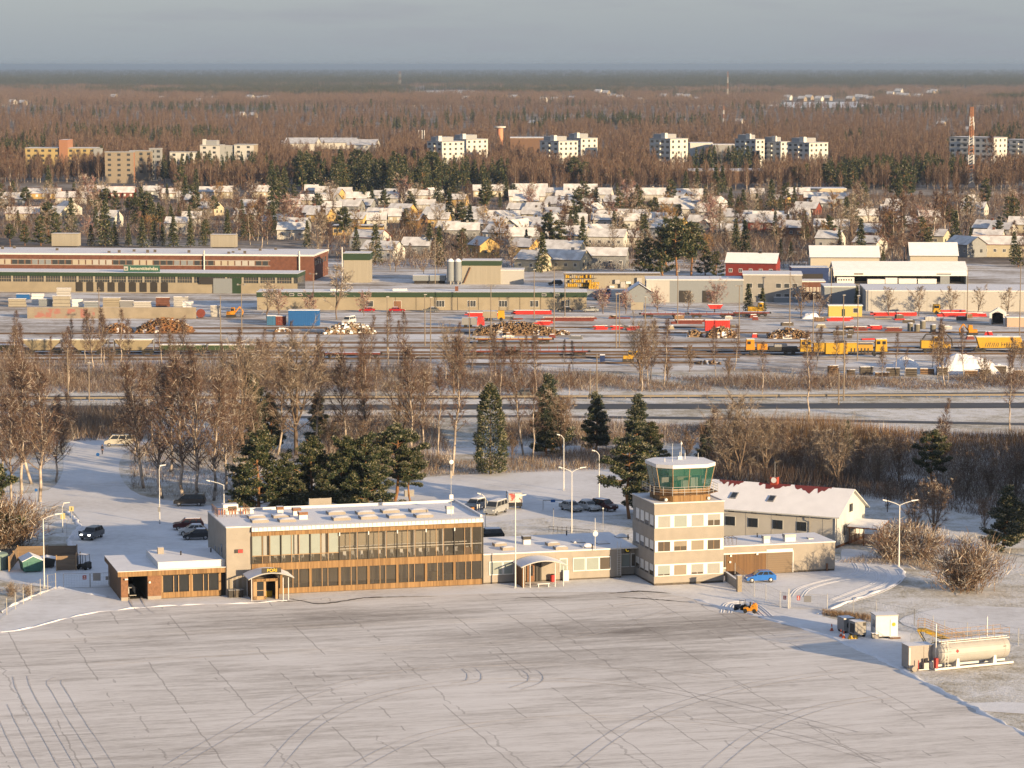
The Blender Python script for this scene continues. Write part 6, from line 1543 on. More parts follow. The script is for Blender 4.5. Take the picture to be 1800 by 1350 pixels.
fk = thing('forklift', 'small dark forklift parked on the snow right of the plank enclosure', 'forklift', (*at(147, 1001), 0.04), R(150)); mb = MB(); mb.yprism([(-1.0, 0.3), (-1.0, 1.0), (-0.6, 1.1), (-0.4, 0.8), (0.6, 0.7), (0.7, 0.3)], -0.5, 0.5, M_DARK); mb.build('body', fk)
mb = MB()
for sx, sy in ((-0.8, -0.45), (-0.8, 0.45), (0.55, -0.45), (0.55, 0.45)): mb.tube((sx, sy, 0.8), (sx * 0.8, sy, 2.05), 0.04, 0.04, M_DARK, 5)
mb.box(-0.75, 0.6, -0.5, 0.5, 2.05, 2.11, M_DARK, M_SNOW); mb.build('cage', fk)
mb = MB()
for sy in (-0.3, 0.3): mb.box(0.75, 0.85, sy - 0.05, sy + 0.05, 0.1, 2.3, M_DARK)
mb.build('mast', fk)
for sy in (-0.3, 0.3): mb = MB(); mb.box(0.85, 1.9, sy - 0.06, sy + 0.06, 0.1, 0.15, M_GREYM); mb.build('fork', fk)
for sx in (-0.7, 0.5):
 for sy in (-0.5, 0.5): mb = MB(); mb.lathe([(0.1, -0.1), (0.28, -0.09), (0.28, 0.09), (0.1, 0.1)], M_TYRE, 12, 'y', at=(sx, sy, 0.28)); mb.build('wheel', fk)
t = thing('salt_box', 'pale storage box among the pines behind the terminal roof', 'box', (*at(719, 872), 0), R(10)); mb = MB(); mb.box(-0.75, 0.75, -0.5, 0.5, 0, 0.9, M_PANELG); mb.build('body', t); mb = MB(); mb.box(-0.8, 0.8, -0.55, 0.55, 0.9, 1.0, M_PANEL, M_SNOW); mb.build('lid', t)
# ------------------------------------------------------------------ factory, warehouses and railway yard
M_RBRICK = mat('red_brick', (0.14, 0.06, 0.04), 0.85, var=0.18, scale=0.8)
M_GREENB = mat('dark_green_band', (0.022, 0.045, 0.022), 0.6, var=0.1)
M_TAN = mat('tan_concrete', (0.27, 0.235, 0.175), 0.85, var=0.08, scale=0.35)
M_TANL = mat('sandy_cladding', (0.29, 0.265, 0.215), 0.75, var=0.05, scale=0.4, stretch=(6, 6, 0.3))
M_GREYB = mat('grey_blue_cladding', (0.20, 0.22, 0.24), 0.7, var=0.05)
M_CREAMC = mat('pale_cladding', (0.38, 0.37, 0.35), 0.7, var=0.04)
M_WIN = mat('factory_window', (0.05, 0.055, 0.06), 0.2, spec=0.5)
M_WPALE = mat('lit_blind', (0.38, 0.34, 0.27), 0.6)
M_NAVYB = mat('navy_cladding', (0.012, 0.03, 0.11), 0.5)
M_YELP = mat('railway_yellow', (0.46, 0.27, 0.02), 0.5, var=0.06, scale=0.8)
M_REDP = mat('signal_red', (0.50, 0.035, 0.03), 0.5, var=0.08)
M_REDB = mat('rust_red', (0.16, 0.04, 0.03), 0.8, var=0.15)
M_BLUEP = mat('container_blue', (0.015, 0.10, 0.30), 0.55, var=0.1)
M_LOG = mat('logs', (0.24, 0.15, 0.085), 0.9, col2=(0.13, 0.085, 0.055), scale=1.2)
M_CHIP = mat('orange_logs', (0.22, 0.105, 0.042), 0.9, col2=(0.15, 0.068, 0.03), scale=0.8)
M_LOGEND = mat('cut_wood', (0.30, 0.20, 0.11), 0.85)
def box_at(px0, px1, pb, pt, depth):
 """front box seen between px0..px1 with its foot on row pb and its top edge at row pt: x, y, width, height"""
 X0, Y = G(px0, pb); X1, _ = G(px1, pb)
 return X0, Y, X1 - X0, height_at(900, pt, 0, Y)
def shed(name, label, cat, px0, px1, pb, pt, depth, wall, rz=0.0, fascia=None, fh=0.8, roof_over=0.15, group=None, plinth=True):
 X, Y, w, h = box_at(px0, px1, pb, pt, depth)
 t = thing(name, label, cat, (X, Y, 0), rz, group)
 mb = MB(); mb.box(0, w, 0, depth, 0, h - 0.3, wall); mb.build('wall', t)
 mb = MB(); o = roof_over
 mb.box(-o, w + o, -o, depth + o, h - (fh if fascia else 0.3), h - 0.06, fascia or M_WHITEM, M_SNOW); mb.box(-o - 0.03, w + o + 0.03, -o - 0.03, depth + o + 0.03, h - 0.06, h, M_WHITEM, M_SNOW)
 r = mb.build('roof', t)
 return t, r, w, h
def win_row(t, x0, x1, n, z0, z1, y=0.0, frame=M_WHITE, pane=None, gap=0.25, name='window', bars=0):
 out = []
 for i in range(n):
  a = x0 + (x1 - x0) * i / n; b = x0 + (x1 - x0) * (i + 1 - gap) / n
  mb = MB(); mb.box(a - 0.07, b + 0.07, y - 0.05, y - 0.002, z0 - 0.07, z1 + 0.07, frame); w = mb.build(name, t)
  mb = MB(); pm = pane or M_WIN
  if isinstance(pm, list): pm = pm[(i * 7 + i // 3) % len(pm)]
  mb.box(a, b, y - 0.07, y - 0.051, z0, z1, pm)
  for k in range(bars): mb.box(a + (b - a) * (k + 1) / (bars + 1) - 0.03, a + (b - a) * (k + 1) / (bars + 1) + 0.03, y - 0.08, y - 0.071, z0, z1, frame)
  mb.build('pane', w); out.append(w)
 return out

# --- the long brick factory at the left
FX, FY = G(551, 494); FH = height_at(551, 448, FX, FY); FR = R(-5.5)
fac = thing('brick_factory', 'long red brick factory with a snowy flat roof on the left', 'factory', (FX, FY, 0), FR)
FL = 140.0
mb = MB(); mb.box(-FL, 0, 0, 30, 0, FH - 0.5, M_RBRICK); mb.build('wall', fac)
mb = MB(); mb.box(-FL - 0.3, 0.3, -0.35, 30.3, FH - 0.5, FH - 0.05, M_WHITEM, M_SNOW); mb.box(-FL, 0, 0, 30, FH - 0.05, FH, M_SNOW); fr = mb.build('roof', fac)
mb = MB(); mb.box(-FL, -14.0, -0.06, -0.002, FH - 3.75, FH - 3.6, M_CREAMC); mb.box(-FL, -14.0, -0.06, -0.002, FH - 2.05, FH - 1.9, M_CREAMC); mb.build('trim', fac)
win_row(fac, -112, -14.2, 44, FH - 3.55, FH - 2.1, 0, M_TAN, [M_WIN, M_WPALE, M_WIN, M_GREYB, M_WIN, M_WPALE, M_CREAMC], 0.22)
for i, x in enumerate((-4.5, -35.5)):
 mb = MB(); mb.tube((x, -0.35, 0), (x, -0.35, FH + 1.2), 0.28, 0.28, M_GALV, 8); mb.build('flue', fac)
for px, py, w in ((114, 434, 9.0), (392, 436, 8.4)):
 X, Y = G(px, py, FH); dx, dy = X - FX, Y - FY; lx, ly = dx * math.cos(FR) + dy * math.sin(FR), -dx * math.sin(FR) + dy * math.cos(FR)
 mb = MB(); mb.box(lx - w / 2, lx + w / 2, ly, ly + 4, FH + 0.3, FH + 4.2, M_TANL); mb.box(lx - w / 2 - 0.1, lx + w / 2 + 0.1, ly - 0.1, ly + 4.1, FH + 4.2, FH + 4.5, M_TAN, M_SNOW); mb.box(lx - w / 2 + 0.5, lx + w / 2 - 0.5, ly + 0.3, ly + 3.7, FH, FH + 0.3, M_DARK); mb.build('roof_plant', fr)
random.seed(21)
for i in range(15):
 x, y = -random.uniform(4, 108), random.uniform(3, 26); mb = MB(); mb.box(x, x + 0.8, y, y + 0.8, FH, FH + random.uniform(0.5, 1.0), M_PLINTH, M_SNOW); mb.build('roof_vent', fr)
mb = MB()
for k in range(5): mb.box(0.0, 0.06, 3 + k * 5, 5.6 + k * 5, FH - 3.6, FH - 2.0, M_WIN)
mb.build('window', fac)
HX, HY = G(523, 517); HH = height_at(523, 481, HX, HY)
hall = thing('factory_hall', 'tan factory hall with a green fascia and glazed band before the brick factory', 'factory', (HX, HY, 0), FR)
HLEN = 135.0
mb = MB(); mb.box(-HLEN, 0, 0, 14, 0, HH - 3.0, M_TAN); mb.box(-HLEN, -0.2, 0.15, 14, HH - 3.0, HH - 1.2, M_WIN); mb.build('wall', hall)
mb = MB(); mb.box(-HLEN, 0.1, -0.25, 14.2, HH - 1.2, HH - 0.05, M_GREENB, M_SNOW); mb.box(-HLEN, 0.15, -0.3, 14.2, HH - 0.05, HH, M_WHITEM, M_SNOW); hroof = mb.build('roof', hall)
mb = MB(); mb.box(-0.1, 0.04, 0.1, 13.8, 0.5, HH - 1.2, M_GLASSD); mb.build('glazed_end', hall)
for i in range(25): x = -1.5 - i * 5.1; mb = MB(); mb.box(x - 0.3, x + 0.3, -0.12, 0.14, HH - 3.0, HH - 1.2, M_TANL); mb.build('pilaster', hall)
for i in range(25):
 x = -1.5 - i * 5.1; mb = MB()
 for k in range(1, 6): mb.box(x - 0.3 - k * 0.76, x - 0.24 - k * 0.76, 0.05, 0.14, HH - 2.999, HH - 1.21, M_TAN)
 mb.box(x - 4.7, x - 0.3, 0.05, 0.14, HH - 2.2, HH - 2.1, M_TAN); mb.build('glazing', hall)
for i in range(9):
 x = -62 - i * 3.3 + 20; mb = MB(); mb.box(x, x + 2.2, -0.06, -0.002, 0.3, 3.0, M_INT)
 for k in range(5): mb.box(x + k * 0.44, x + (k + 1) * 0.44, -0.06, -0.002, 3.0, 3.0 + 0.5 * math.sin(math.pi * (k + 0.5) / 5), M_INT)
 mb.build('doorway', hall)
mb = MB(); mb.box(-30.2, -25.8, -0.4, 0.0, HH - 3.4, HH - 1.25, M_DARK); mb.box(-25.8, -20, -0.3, -0.002, 0, HH - 1.6, M_GREYB); mb.box(-20, -17.2, -0.2, -0.002, 0, HH - 1.4, M_GREENB); mb.build('loading_bay', hall)
X, Y = G(246, 480); dx, dy = X - HX, Y - HY
lx = (G(246, 480, HH)[0] - HX) * math.cos(FR) + (G(246, 480, HH)[1] - HY) * math.sin(FR)
mb = MB(); mb.box(lx - 5.6, lx + 5.6, 0.3, 0.5, HH + 0.2, HH + 2.2, mat('sign_green', (0.03, 0.10, 0.075), 0.6)); sg = mb.build('sign', hroof)
mb = MB(); mb.box(lx - 5.5, lx - 4.2, 0.25, 0.29, HH + 0.55, HH + 1.85, M_CREAMC); mb.box(lx - 5.2, lx - 4.5, 0.22, 0.24, HH + 0.9, HH + 1.25, MATS['sign_green']); mb.build('emblem', sg)
lettering('lementtitehdas', 1.45, mat('sign_letters', (0.62, 0.60, 0.50), 0.6), sg, (lx + 0.75, 0.25, HH + 1.2), bold=0.01)

# --- beige hall with green roof edge further right, and the two silos
t, r, w, h = shed('low_warehouse', 'long low tan warehouse with a dark green fascia and snowy roof', 'warehouse', 452, 1031, 545, 513, 11, M_TAN, R(-0.5), M_GREENB, 1.5)
win_row(t, w * 0.33, w * 0.36, 1, 1.0, 2.6); win_row(t, w * 0.415, w * 0.44, 1, 0.3, 2.6, pane=M_BRICK, name='door', gap=0.1)
for f in (0.555, 0.65, 0.745, 0.84, 0.935): win_row(t, w * f - 1.0, w * f + 1.4, 1, 1.0, 2.7, gap=0.05, bars=2)
for f in (0.02, 0.055, 0.10, 0.125, 0.865, 0.905): win_row(t, w * f, w * f + 1.2, 1, h - 1.05, h - 0.5, -0.16, gap=0.1)
for i in range(9): x = w * (0.42 + i * 0.063); mb = MB(); mb.tube((x, -0.05, 0), (x, -0.05, h - 1.5), 0.06, 0.06, M_PLINTH, 5); mb.build('downpipe', t)
mb = MB(); mb.box(w * 0.60, w * 0.61, 3, 4, h, h + 1.4, M_RBRICK, M_SNOW); mb.build('chimney', r)
for f, dz in ((0.22, 0.5), (0.41, 0.6)): mb = MB(); mb.box(w * f, w * f + 4, 4, 6, h, h + dz, M_WHITEM, M_SNOW); mb.build('roof_vent', r)
t, r, w, h = shed('beige_block', 'beige windowless block with a green top and a pale pole at its corner', 'warehouse', 604, 650, 497, 445, 10, M_TANL, R(-2), M_GREENB, 2.2)
mb = MB(); mb.tube((-0.4, -0.3, 0), (-0.4, -0.3, h + 2), 0.2, 0.16, M_WHITEM, 6); mb.build('flue', t)
t, r, w, h = shed('silo_house', 'beige block with a green top and a slanting pipe next to grey silos', 'warehouse', 812, 880, 500, 458, 10, M_TANL, R(-2), M_GREENB, 1.6)
mb = MB(); mb.tube((0.6, -0.3, 0.5), (2.7, -0.3, 5.4), 0.2, 0.2, mat('rust_brown', (0.14, 0.075, 0.045), 0.8), 6); mb.build('pipe', t)
for px, lb in ((792, 'left one of two grey silos beside the beige block'), (805, 'right one of two grey silos beside the beige block')):
 X, Y = G(px, 500); h = height_at(px, 455, X, Y); t = thing('silo', lb, 'silo', (X, Y, 0), 0, 'grey silos'); mb = MB(); mb.lathe([(1.15, 1.2), (1.15, h - 0.8)], M_GREYB, 16); mb.lathe([(0.3, 0.2), (1.15, 1.2)], M_GREYM, 16); mb.build('body', t)
 mb = MB(); mb.lathe([(1.2, h - 0.8), (0.5, h), (0.2, h + 0.1)], M_SNOW, 16); mb.build('roof', t); mb = MB()
 for a in range(4): mb.tube((1.0 * math.cos(a * 1.57), 1.0 * math.sin(a * 1.57), 0), (1.0 * math.cos(a * 1.57), 1.0 * math.sin(a * 1.57), 2), 0.1, 0.1, M_GREYM, 5)
 mb.build('leg', t)
t, r, w, h = shed('white_annex', 'small white windowless annex right of the silo block', 'building', 880, 920, 500, 474, 9, M_CREAMC, R(-2))
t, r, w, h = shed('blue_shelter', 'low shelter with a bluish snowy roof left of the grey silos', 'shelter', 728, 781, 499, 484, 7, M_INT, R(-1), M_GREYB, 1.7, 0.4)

# --- centre and right
t, r, w, h = shed('racking_shed', 'open racking shed with stacks of yellow crates behind the long warehouse', 'shed', 992, 1160, 507, 480, 5, M_TANL, 0, M_PLINTH, 0.7)
random.seed(5)
for i in range(15):
 for j in range(3):
  if random.random() < 0.8: mb = MB(); x = 0.4 + i * 0.62; mb.box(x, x + 0.5, -0.8, -0.05, 0.6 + j * 1.35, 0.6 + j * 1.35 + random.uniform(0.6, 1.0), M_YELP if random.random() < 0.75 else M_TANL); mb.build('crate', t)
mb = MB()
for j in range(3): mb.box(0.2, 10, -0.85, -0.02, 0.48 + j * 1.35, 0.58 + j * 1.35, M_PLINTH)
for i in range(8): mb.box(14 + i * 1.7, 15.5 + i * 1.7, -0.9, -0.1, 0.3 + (i % 2) * 1.2, 0.9 + (i % 2) * 1.3 + (i % 3) * 0.6, M_CREAMC if i % 3 else M_WHITE)
mb.build('rack', t)
t = thing('timber_stack', 'stack of yellow sacks in front of the racking shed', 'stack', (*G(1044, 508), 0)); mb = MB()
for i in range(4):
 for j in range(2): mb.box(-1.6 + i * 0.8 + j * 0.2, -0.95 + i * 0.8 + j * 0.2, -0.6, 0.4, j * 1.1, j * 1.1 + 1.05, M_YELP)
mb.build('sack', t)
t, r, w, h = shed('shade_grey_hall', 'white hall, shade-toned grey, with dark doorways and a sunlit-toned left end behind the rose shrubs', 'hall', 1136, 1306, 532, 491, 14, M_GREYB, R(-1))  # white walls coloured grey-blue to paint in their shade
mb = MB(); mb.box(0, w * 0.24, -0.06, -0.002, 0.1, h - 0.4, M_CREAMC); mb.build('cladding', t)  # pale panel paints sunlight onto the left end of the wall
for a, b in ((0.34, 0.46), (0.58, 0.70)): mb = MB(); mb.box(w * a, w * b, -0.12, -0.002, 0.05, h * 0.52, M_INT); mb.build('door', t)
def gable(name, label, cat, X, Y, W_, D_, eave, rise, rz, wall, roof=None, gable_m=None, group=None, win=2, chimney=None, ov=0.35, snow=True, red_edge=False, simple=False, door=False):
 """house with its ridge along local x; front long wall faces -y, gable ends face +-x"""
 t = thing(name, label, cat, (X, Y, 0), rz, group)
 gm = gable_m or wall; mb = MB()
 a, b = -W_ / 2, W_ / 2; c_, d = -D_ / 2, D_ / 2
 mb.face([(a, c_, 0), (b, c_, 0), (b, c_, eave), (a, c_, eave)], wall); mb.face([(b, d, 0), (a, d, 0), (a, d, eave), (b, d, eave)], wall)
 mb.face([(b, c_, 0), (b, d, 0), (b, d, eave), (b, 0, eave + rise), (b, c_, eave)], gm); mb.face([(a, d, 0), (a, c_, 0), (a, c_, eave), (a, 0, eave + rise), (a, d, eave)], gm)
 mb.build('wall', t)
 mb = MB(); sl = rise / (D_ / 2); rm = MATS.get('thin_roof_snow', M_SNOW) if snow else roof
 roof_slab(mb, a - ov, b + ov, c_ - ov, eave - ov * sl, 0, eave + rise, rm, 0.2, roof or M_DARK); roof_slab(mb, a - ov, b + ov, 0, eave + rise, d + ov, eave - ov * sl, rm, 0.2, roof or M_DARK)
 if red_edge: mb.box(a - ov, b + ov, -0.35, 0.35, eave + rise + 0.12, eave + rise + 0.23, roof)
 r_ = mb.build('roof', t)
 if chimney: mb = MB(); x = W_ * 0.12; mb.box(x, x + 0.9, -0.3, 0.55, eave + rise - 0.5, eave + rise + 1.0, chimney, M_SNOW); mb.build('chimney', r_)
 n = max(1, int(W_ / 3.2)) if win else 0
 for i in range(n):
  x = a + W_ * (i + 0.5) / n; z = eave * 0.38; mb = MB(); mb.box(x - 0.6, x + 0.6, c_ - 0.04, c_ - 0.002, z, z + 1.25, M_WHITE); wd = mb.build('window', t)
  if not simple: mb = MB(); mb.box(x - 0.48, x + 0.48, c_ - 0.06, c_ - 0.041, z + 0.12, z + 1.13, M_WIN); mb.box(x - 0.03, x + 0.03, c_ - 0.07, c_ - 0.061, z + 0.12, z + 1.13, M_WHITE); mb.build('pane', wd)
 if win:
  for y, z in (((-D_ * 0.2, eave * 0.36), (D_ * 0.2, eave * 0.36)) if win < 2 else ((-D_ * 0.22, eave * 0.36), (D_ * 0.2, eave * 0.36), (0.0, eave + rise * 0.12))):
   mb = MB(); mb.box(b + 0.002, b + 0.05, y - 0.55, y + 0.55, z, z + 1.2, M_WIN); mb.build('window', t)
 return t
X, Y = G(1124, 533); gable('grey_cottage', 'small grey gabled shed with a snowy roof among the rose shrubs', 'shed', X, Y + 4, 9.5, 8, 3.0, 2.6, R(90), M_GREYB, None, M_GREYB, win=0)
t, r, w, h = shed('grey_office', 'grey three-storey office block with dark windows behind the yellow engine', 'office', 1306, 1409, 531, 482, 15, M_PANELG, R(-4))
for z in (1.2, 4.2): win_row(t, w * 0.56, w * 0.98, 3, z, z + 1.3, gap=0.4)
for z in (1.2, 4.2): win_row(t, w * 0.06, w * 0.44, 2, z, z + 1.3, gap=0.5)
mb = MB(); mb.box(w * 0.52, w + 0.02, -2.0, -0.002, 0, 1.6, M_GREYB, M_SNOW); mb.build('porch', t)
t, r, w, h = shed('brick_wing', 'small red brick wing right of the grey office block', 'building', 1409, 1450, 528, 494, 9, M_RBRICK, R(-2)); win_row(t, 0.4, w - 0.3, 6, h - 3.2, h - 1.9, gap=0.45, pane=M_WPALE)
t, r, w, h = shed('navy_shed', 'navy blue shed behind the grey office block', 'shed', 1392, 1456, 500, 470, 8, M_NAVYB, R(0), M_NAVYB, 1.4)
mb = MB(); mb.box(w * 0.25, w * 0.85, -0.08, -0.002, 0.2, h * 0.62, M_INT); mb.build('door', t)
t, r, w, h = shed('grey_annex', 'plain grey annex left of the long pale concrete hall', 'building', 1449, 1506, 540, 503, 12, M_GREYB, R(-1))
X, Y, w, h = box_at(1466, 1699, 500, 477, 16)
t = thing('white_hangar', 'white open-fronted hangar with a pitched snowy roof and white crates inside', 'hangar', (X, Y, 0), R(-1.0))
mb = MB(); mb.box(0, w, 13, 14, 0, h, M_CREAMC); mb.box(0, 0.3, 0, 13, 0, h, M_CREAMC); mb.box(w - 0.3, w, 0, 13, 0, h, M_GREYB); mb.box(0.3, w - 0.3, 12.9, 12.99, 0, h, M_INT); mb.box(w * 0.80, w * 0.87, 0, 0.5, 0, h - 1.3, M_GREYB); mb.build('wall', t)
mb = MB(); mb.box(-0.2, w + 0.2, -0.1, 0.3, h - 1.4, h, M_WHITE); mb.box(w * 0.15, w * 0.22, -0.13, -0.1, h - 1.0, h - 0.6, M_DARK); mb.box(w * 0.77, w * 0.88, -0.13, -0.1, h - 1.1, h - 0.6, M_GREYB); mb.build('fascia', t)
mb = MB(); roof_slab(mb, -0.3, w + 0.3, -0.3, h, 7, h + 2.6, M_SNOW, 0.2); roof_slab(mb, -0.3, w + 0.3, 7, h + 2.6, 14.3, h, M_SNOW, 0.2); mb.build('roof', t)
for a, b, hh in ((0.02, 0.15, 2.3), (0.25, 0.38, 1.7), (0.385, 0.475, 2.1), (0.485, 0.62, 1.9), (0.63, 0.77, 1.8)):
 q = thing('white_crate', {0.02: 'white crate with portholes at the left end of the open hangar', 0.25: 'white crate second from the left in the open hangar', 0.385: 'tall white crate in the middle of the open hangar', 0.485: 'wide white crate right of the middle of the open hangar', 0.63: 'white crate nearest the dark right bay of the open hangar'}[a], 'crate', (X + w * a, Y - 1.0, 0), R(-1), 'white crates in the hangar')
 W_ = w * (b - a); mb = MB(); mb.box(0, W_, 0, 2.5, 0.3, hh, M_WHITEM, M_SNOW); mb.build('body', q); mb = MB(); mb.box(0.1, W_ - 0.1, 0.2, 2.3, 0, 0.3, M_DARK); mb.build('skid', q)
 if a < 0.1: win_row(q, 0.4, W_ - 0.3, 6, 1.3, 1.8, gap=0.5)
X, Y, w, h = box_at(1522, 1900, 547, 510, 26)
t = thing('concrete_hall', 'long pale concrete hall with a snowy roof behind the row of bare trees', 'hall', (X, Y, 0), R(-2.5))
mb = MB(); mb.box(0, w, 0, 24, 0, h - 0.3, M_CREAMC); mb.build('wall', t); mb = MB(); mb.box(-0.1, w, -0.1, 24.1, h - 0.3, h, M_WHITEM, M_SNOW); mb.build('roof', t)
for i in range(11): mb = MB(); x = 1.5 + i * 5.2; mb.box(x, x + 0.06, -0.03, -0.001, 0, h - 0.3, M_PANELG); mb.build('panel_joint', t)
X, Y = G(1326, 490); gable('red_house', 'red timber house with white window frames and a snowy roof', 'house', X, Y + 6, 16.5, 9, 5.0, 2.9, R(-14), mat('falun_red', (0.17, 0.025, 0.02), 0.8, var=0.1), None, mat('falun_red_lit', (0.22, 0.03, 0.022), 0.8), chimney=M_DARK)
X, Y = G(1477, 478); gable('pale_hall', 'wide cream house with a broad snowy hipped roof above the white hangar', 'house', X + 2, Y + 8, 23, 14, 4.8, 3.4, R(-3), mat('cream_wall', (0.40, 0.37, 0.31), 0.8), None, None, win=0)
X, Y = G(1670, 476); gable('barn', 'long barn with a smooth snowy roof right of the white hangar', 'barn', X - 4, Y + 14, 16, 12, 4.6, 4.0, R(-3), MATS['cream_wall'], None, None, win=0)

# ------------------------------------------------------------------ rolling stock and machines
def bogie(mb, x, m=None):
 for dx in (-0.9, 0.9):
  for y in (-0.75, 0.75): mb.lathe([(0.2, -0.06), (0.45, -0.05), (0.45, 0.05), (0.2, 0.06)], m or M_DARK, 10, 'y', at=(x + dx, y, 0.45))
 mb.box(x - 1.4, x + 1.4, -0.9, 0.9, 0.45, 0.7, m or M_DARK)
def wagon(px, pb, label, kind, L=10.0, rz=0.0, col=None, group=None, name=None, cat='wagon', vary=0):
 X, Y = G(px, pb); t = thing(name or 'railway_wagon', label, cat, (X, Y, 0.3), rz, group)
 for s in (-1, 1): mb = MB(); bogie(mb, s * (L / 2 - 2.0)); mb.build('bogie', t)
 mb = MB(); mb.box(-L / 2, L / 2, -1.2, 1.2, 0.9, 1.15, M_REDB if kind in ('flat',) else M_DARK);
 for s in (-1, 1):
  for y in (-0.8, 0.8): mb.tube((s * L / 2, y, 1.0), (s * (L / 2 + 0.5), y, 1.0), 0.15, 0.2, M_DARK, 6)
 mb.build('frame', t)
 if kind == 'hopper':
  mb = MB(); mb.yprism([(-L * 0.22, 1.15), (L * 0.22, 1.15), (L * 0.42, 3.1), (L * 0.42, 3.5), (-L * 0.42, 3.5), (-L * 0.42, 3.1)], -1.35, 1.35, col); mb.build('hopper', t)
  mb = MB(); mb.box(-L * 0.43, L * 0.43, -1.4, 1.4, 3.5, 3.75, M_WHITEM, M_SNOW); mb.build('roof', t)
  for s in (-1, 1): mb = MB(); mb.box(s * L * 0.45 - 0.06, s * L * 0.45 + 0.06, -1.2, 1.2, 1.15, 3.5, M_GREYM); mb.build('end_ladder', t)
 elif kind == 'low':
  mb = MB(); mb.box(-L / 2, L / 2, -1.35, 1.35, 1.15, 2.3, col);
  for k in range(int(L / 1.6)): mb.box(-L / 2 + 0.4 + k * 1.6, -L / 2 + 0.55 + k * 1.6, -1.42, -1.35, 1.15, 2.3, col)
  mb.build('sides', t); mb = MB(); mb.box(-L / 2 + 0.1, L / 2 - 0.1, -1.25, 1.25, 2.3, 2.45, M_SNOW); mb.build('load', t)
 elif kind == 'flat':
  mb = MB(); mb.box(-L / 2, L / 2, -1.4, 1.4, 1.15, 1.3, col or M_REDB, M_SNOW); mb.build('deck', t)
  for k in range(int(L / 2)): mb = MB(); x = -L / 2 + 0.6 + k * 2; mb.box(x, x + 0.12, -1.45, -1.38, 1.15, 2.4 if vary else 1.7, M_REDB); mb.build('stake', t)
 return t
M_HOPPER = mat('hopper_tan', (0.25, 0.21, 0.135), 0.7, var=0.08)
M_WGREEN = mat('wagon_green', (0.035, 0.06, 0.025), 0.7, var=0.1)
for i, px in enumerate((74, 156, 236)): wagon(px, 625, ('tan hopper wagon nearest the left edge on the near track', 'tan hopper wagon second from the left on the near track', 'tan hopper wagon next to the green wagons')[i], 'hopper', 10.5, 0, M_HOPPER, 'tan hopper wagons')
wagon(2, 625, 'green low-sided wagon cut by the left edge of the photo', 'low', 9, 0, M_WGREEN); wagon(322, 625, 'green low-sided wagon coupled to the tan hopper wagons', 'low', 11, 0, M_WGREEN); wagon(407, 625, 'green low-sided wagon last in the left row', 'low', 11, 0, M_WGREEN)
for px, pb, L, lb in ((1165, 560, 12, 'dark red flat wagon under the red tipper, left of the red container'), (1250, 560, 12, 'dark red flat wagon above the red container'), (1320, 558, 10, 'dark red flat wagon left of the small yellow engine'), (960, 627, 20, 'long dark red stake wagon on the near track in the middle'), (870, 627, 12, 'short dark red stake wagon left of the long one'), (620, 631, 13, 'dark red flat wagon among the birches in the middle')):
 wagon(px, pb, lb, 'flat', L, 0, M_REDB, vary=1 if 'stake' in lb else 0)
wagon(903, 605, 'long yellow flat wagon in front of the big log pile', 'flat', 19, 0, M_YELP)
def cabin(mb, x0, x1, z0, z1, m, y=1.3): mb.hexa([(x0, -y, z0), (x1, -y, z0), (x1, y, z0), (x0, y, z0), (x0 + 0.15, -y, z1), (x1 - 0.15, -y, z1), (x1 - 0.15, y, z1), (x0 + 0.15, y, z1)], m)
def rail_machine(px, pb, L, label, cabs, body, name='track_machine', col=None, extra=None):
 m = col or M_YELP; X, Y = G(px, pb); t = thing(name, label, 'rail vehicle', (X, Y, 0.3))
 for s in (-1, 1): mb = MB(); bogie(mb, s * (L / 2 - 2.4)); mb.build('bogie', t)
 mb = MB(); mb.box(-L / 2, L / 2, -1.2, 1.2, 0.95, 1.2, M_DARK); mb.build('frame', t)
 for a, b, z in cabs:
  mb = MB(); cabin(mb, a, b, 1.2, z, m); c_ = mb.build('cab', t)
  mb = MB(); n = max(1, int((b - a) / 1.3))
  for k in range(n): mb.box(a + 0.3 + k * 1.3, a + 1.1 + k * 1.3, -1.34, -1.31, z - 1.2, z - 0.45, M_GLASSD)
  mb.build('window', c_); mb = MB(); mb.box(a + 0.1, b - 0.1, -1.25, 1.25, z, z + 0.1, M_SNOW); mb.build('roof', c_)
 for a, b, z0, z1, mm in body: mb = MB(); mb.box(a, b, -1.3, 1.3, z0, z1, mm); mb.build('housing', t)
 if extra: extra(t)
 return t
def tamper_bits(t):
 for k in range(6): mb = MB(); mb.box(1.5 + k * 0.8, 1.8 + k * 0.8, -1.35, -1.31, 0.7, 2.0, M_DARK); mb.build('tamping_arm', t)
 mb = MB(); mb.tube((-8, -0.9, 3.4), (7, -0.9, 3.3), 0.07, 0.07, M_WHITEM, 5); mb.build('handrail', t)
rail_machine(1483, 628, 21, 'yellow track tamping machine with a cab at each end', [(-10.4, -7.8, 4.0), (7.4, 10.2, 4.1)], [(-7.2, 3.0, 1.2, 3.2, M_YELP), (-4.5, 0.8, 0.6, 1.2, M_YELP), (3.2, 6.8, 1.4, 2.8, mat('machine_ochre', (0.40, 0.23, 0.03), 0.6)), (-2.0, 0.5, 3.2, 3.6, M_DARK)], extra=tamper_bits)
rail_machine(1357, 625, 13, 'small orange rail trolley with a dark flatbed left of the tamping machine', [(-6.3, -4.2, 3.7)], [(-3.6, -1.2, 1.2, 2.6, M_ORANGE), (-0.8, 6.0, 1.2, 1.9, M_DARK), (0.5, 3.5, 1.9, 2.5, M_GREYM)], col=M_ORANGE)
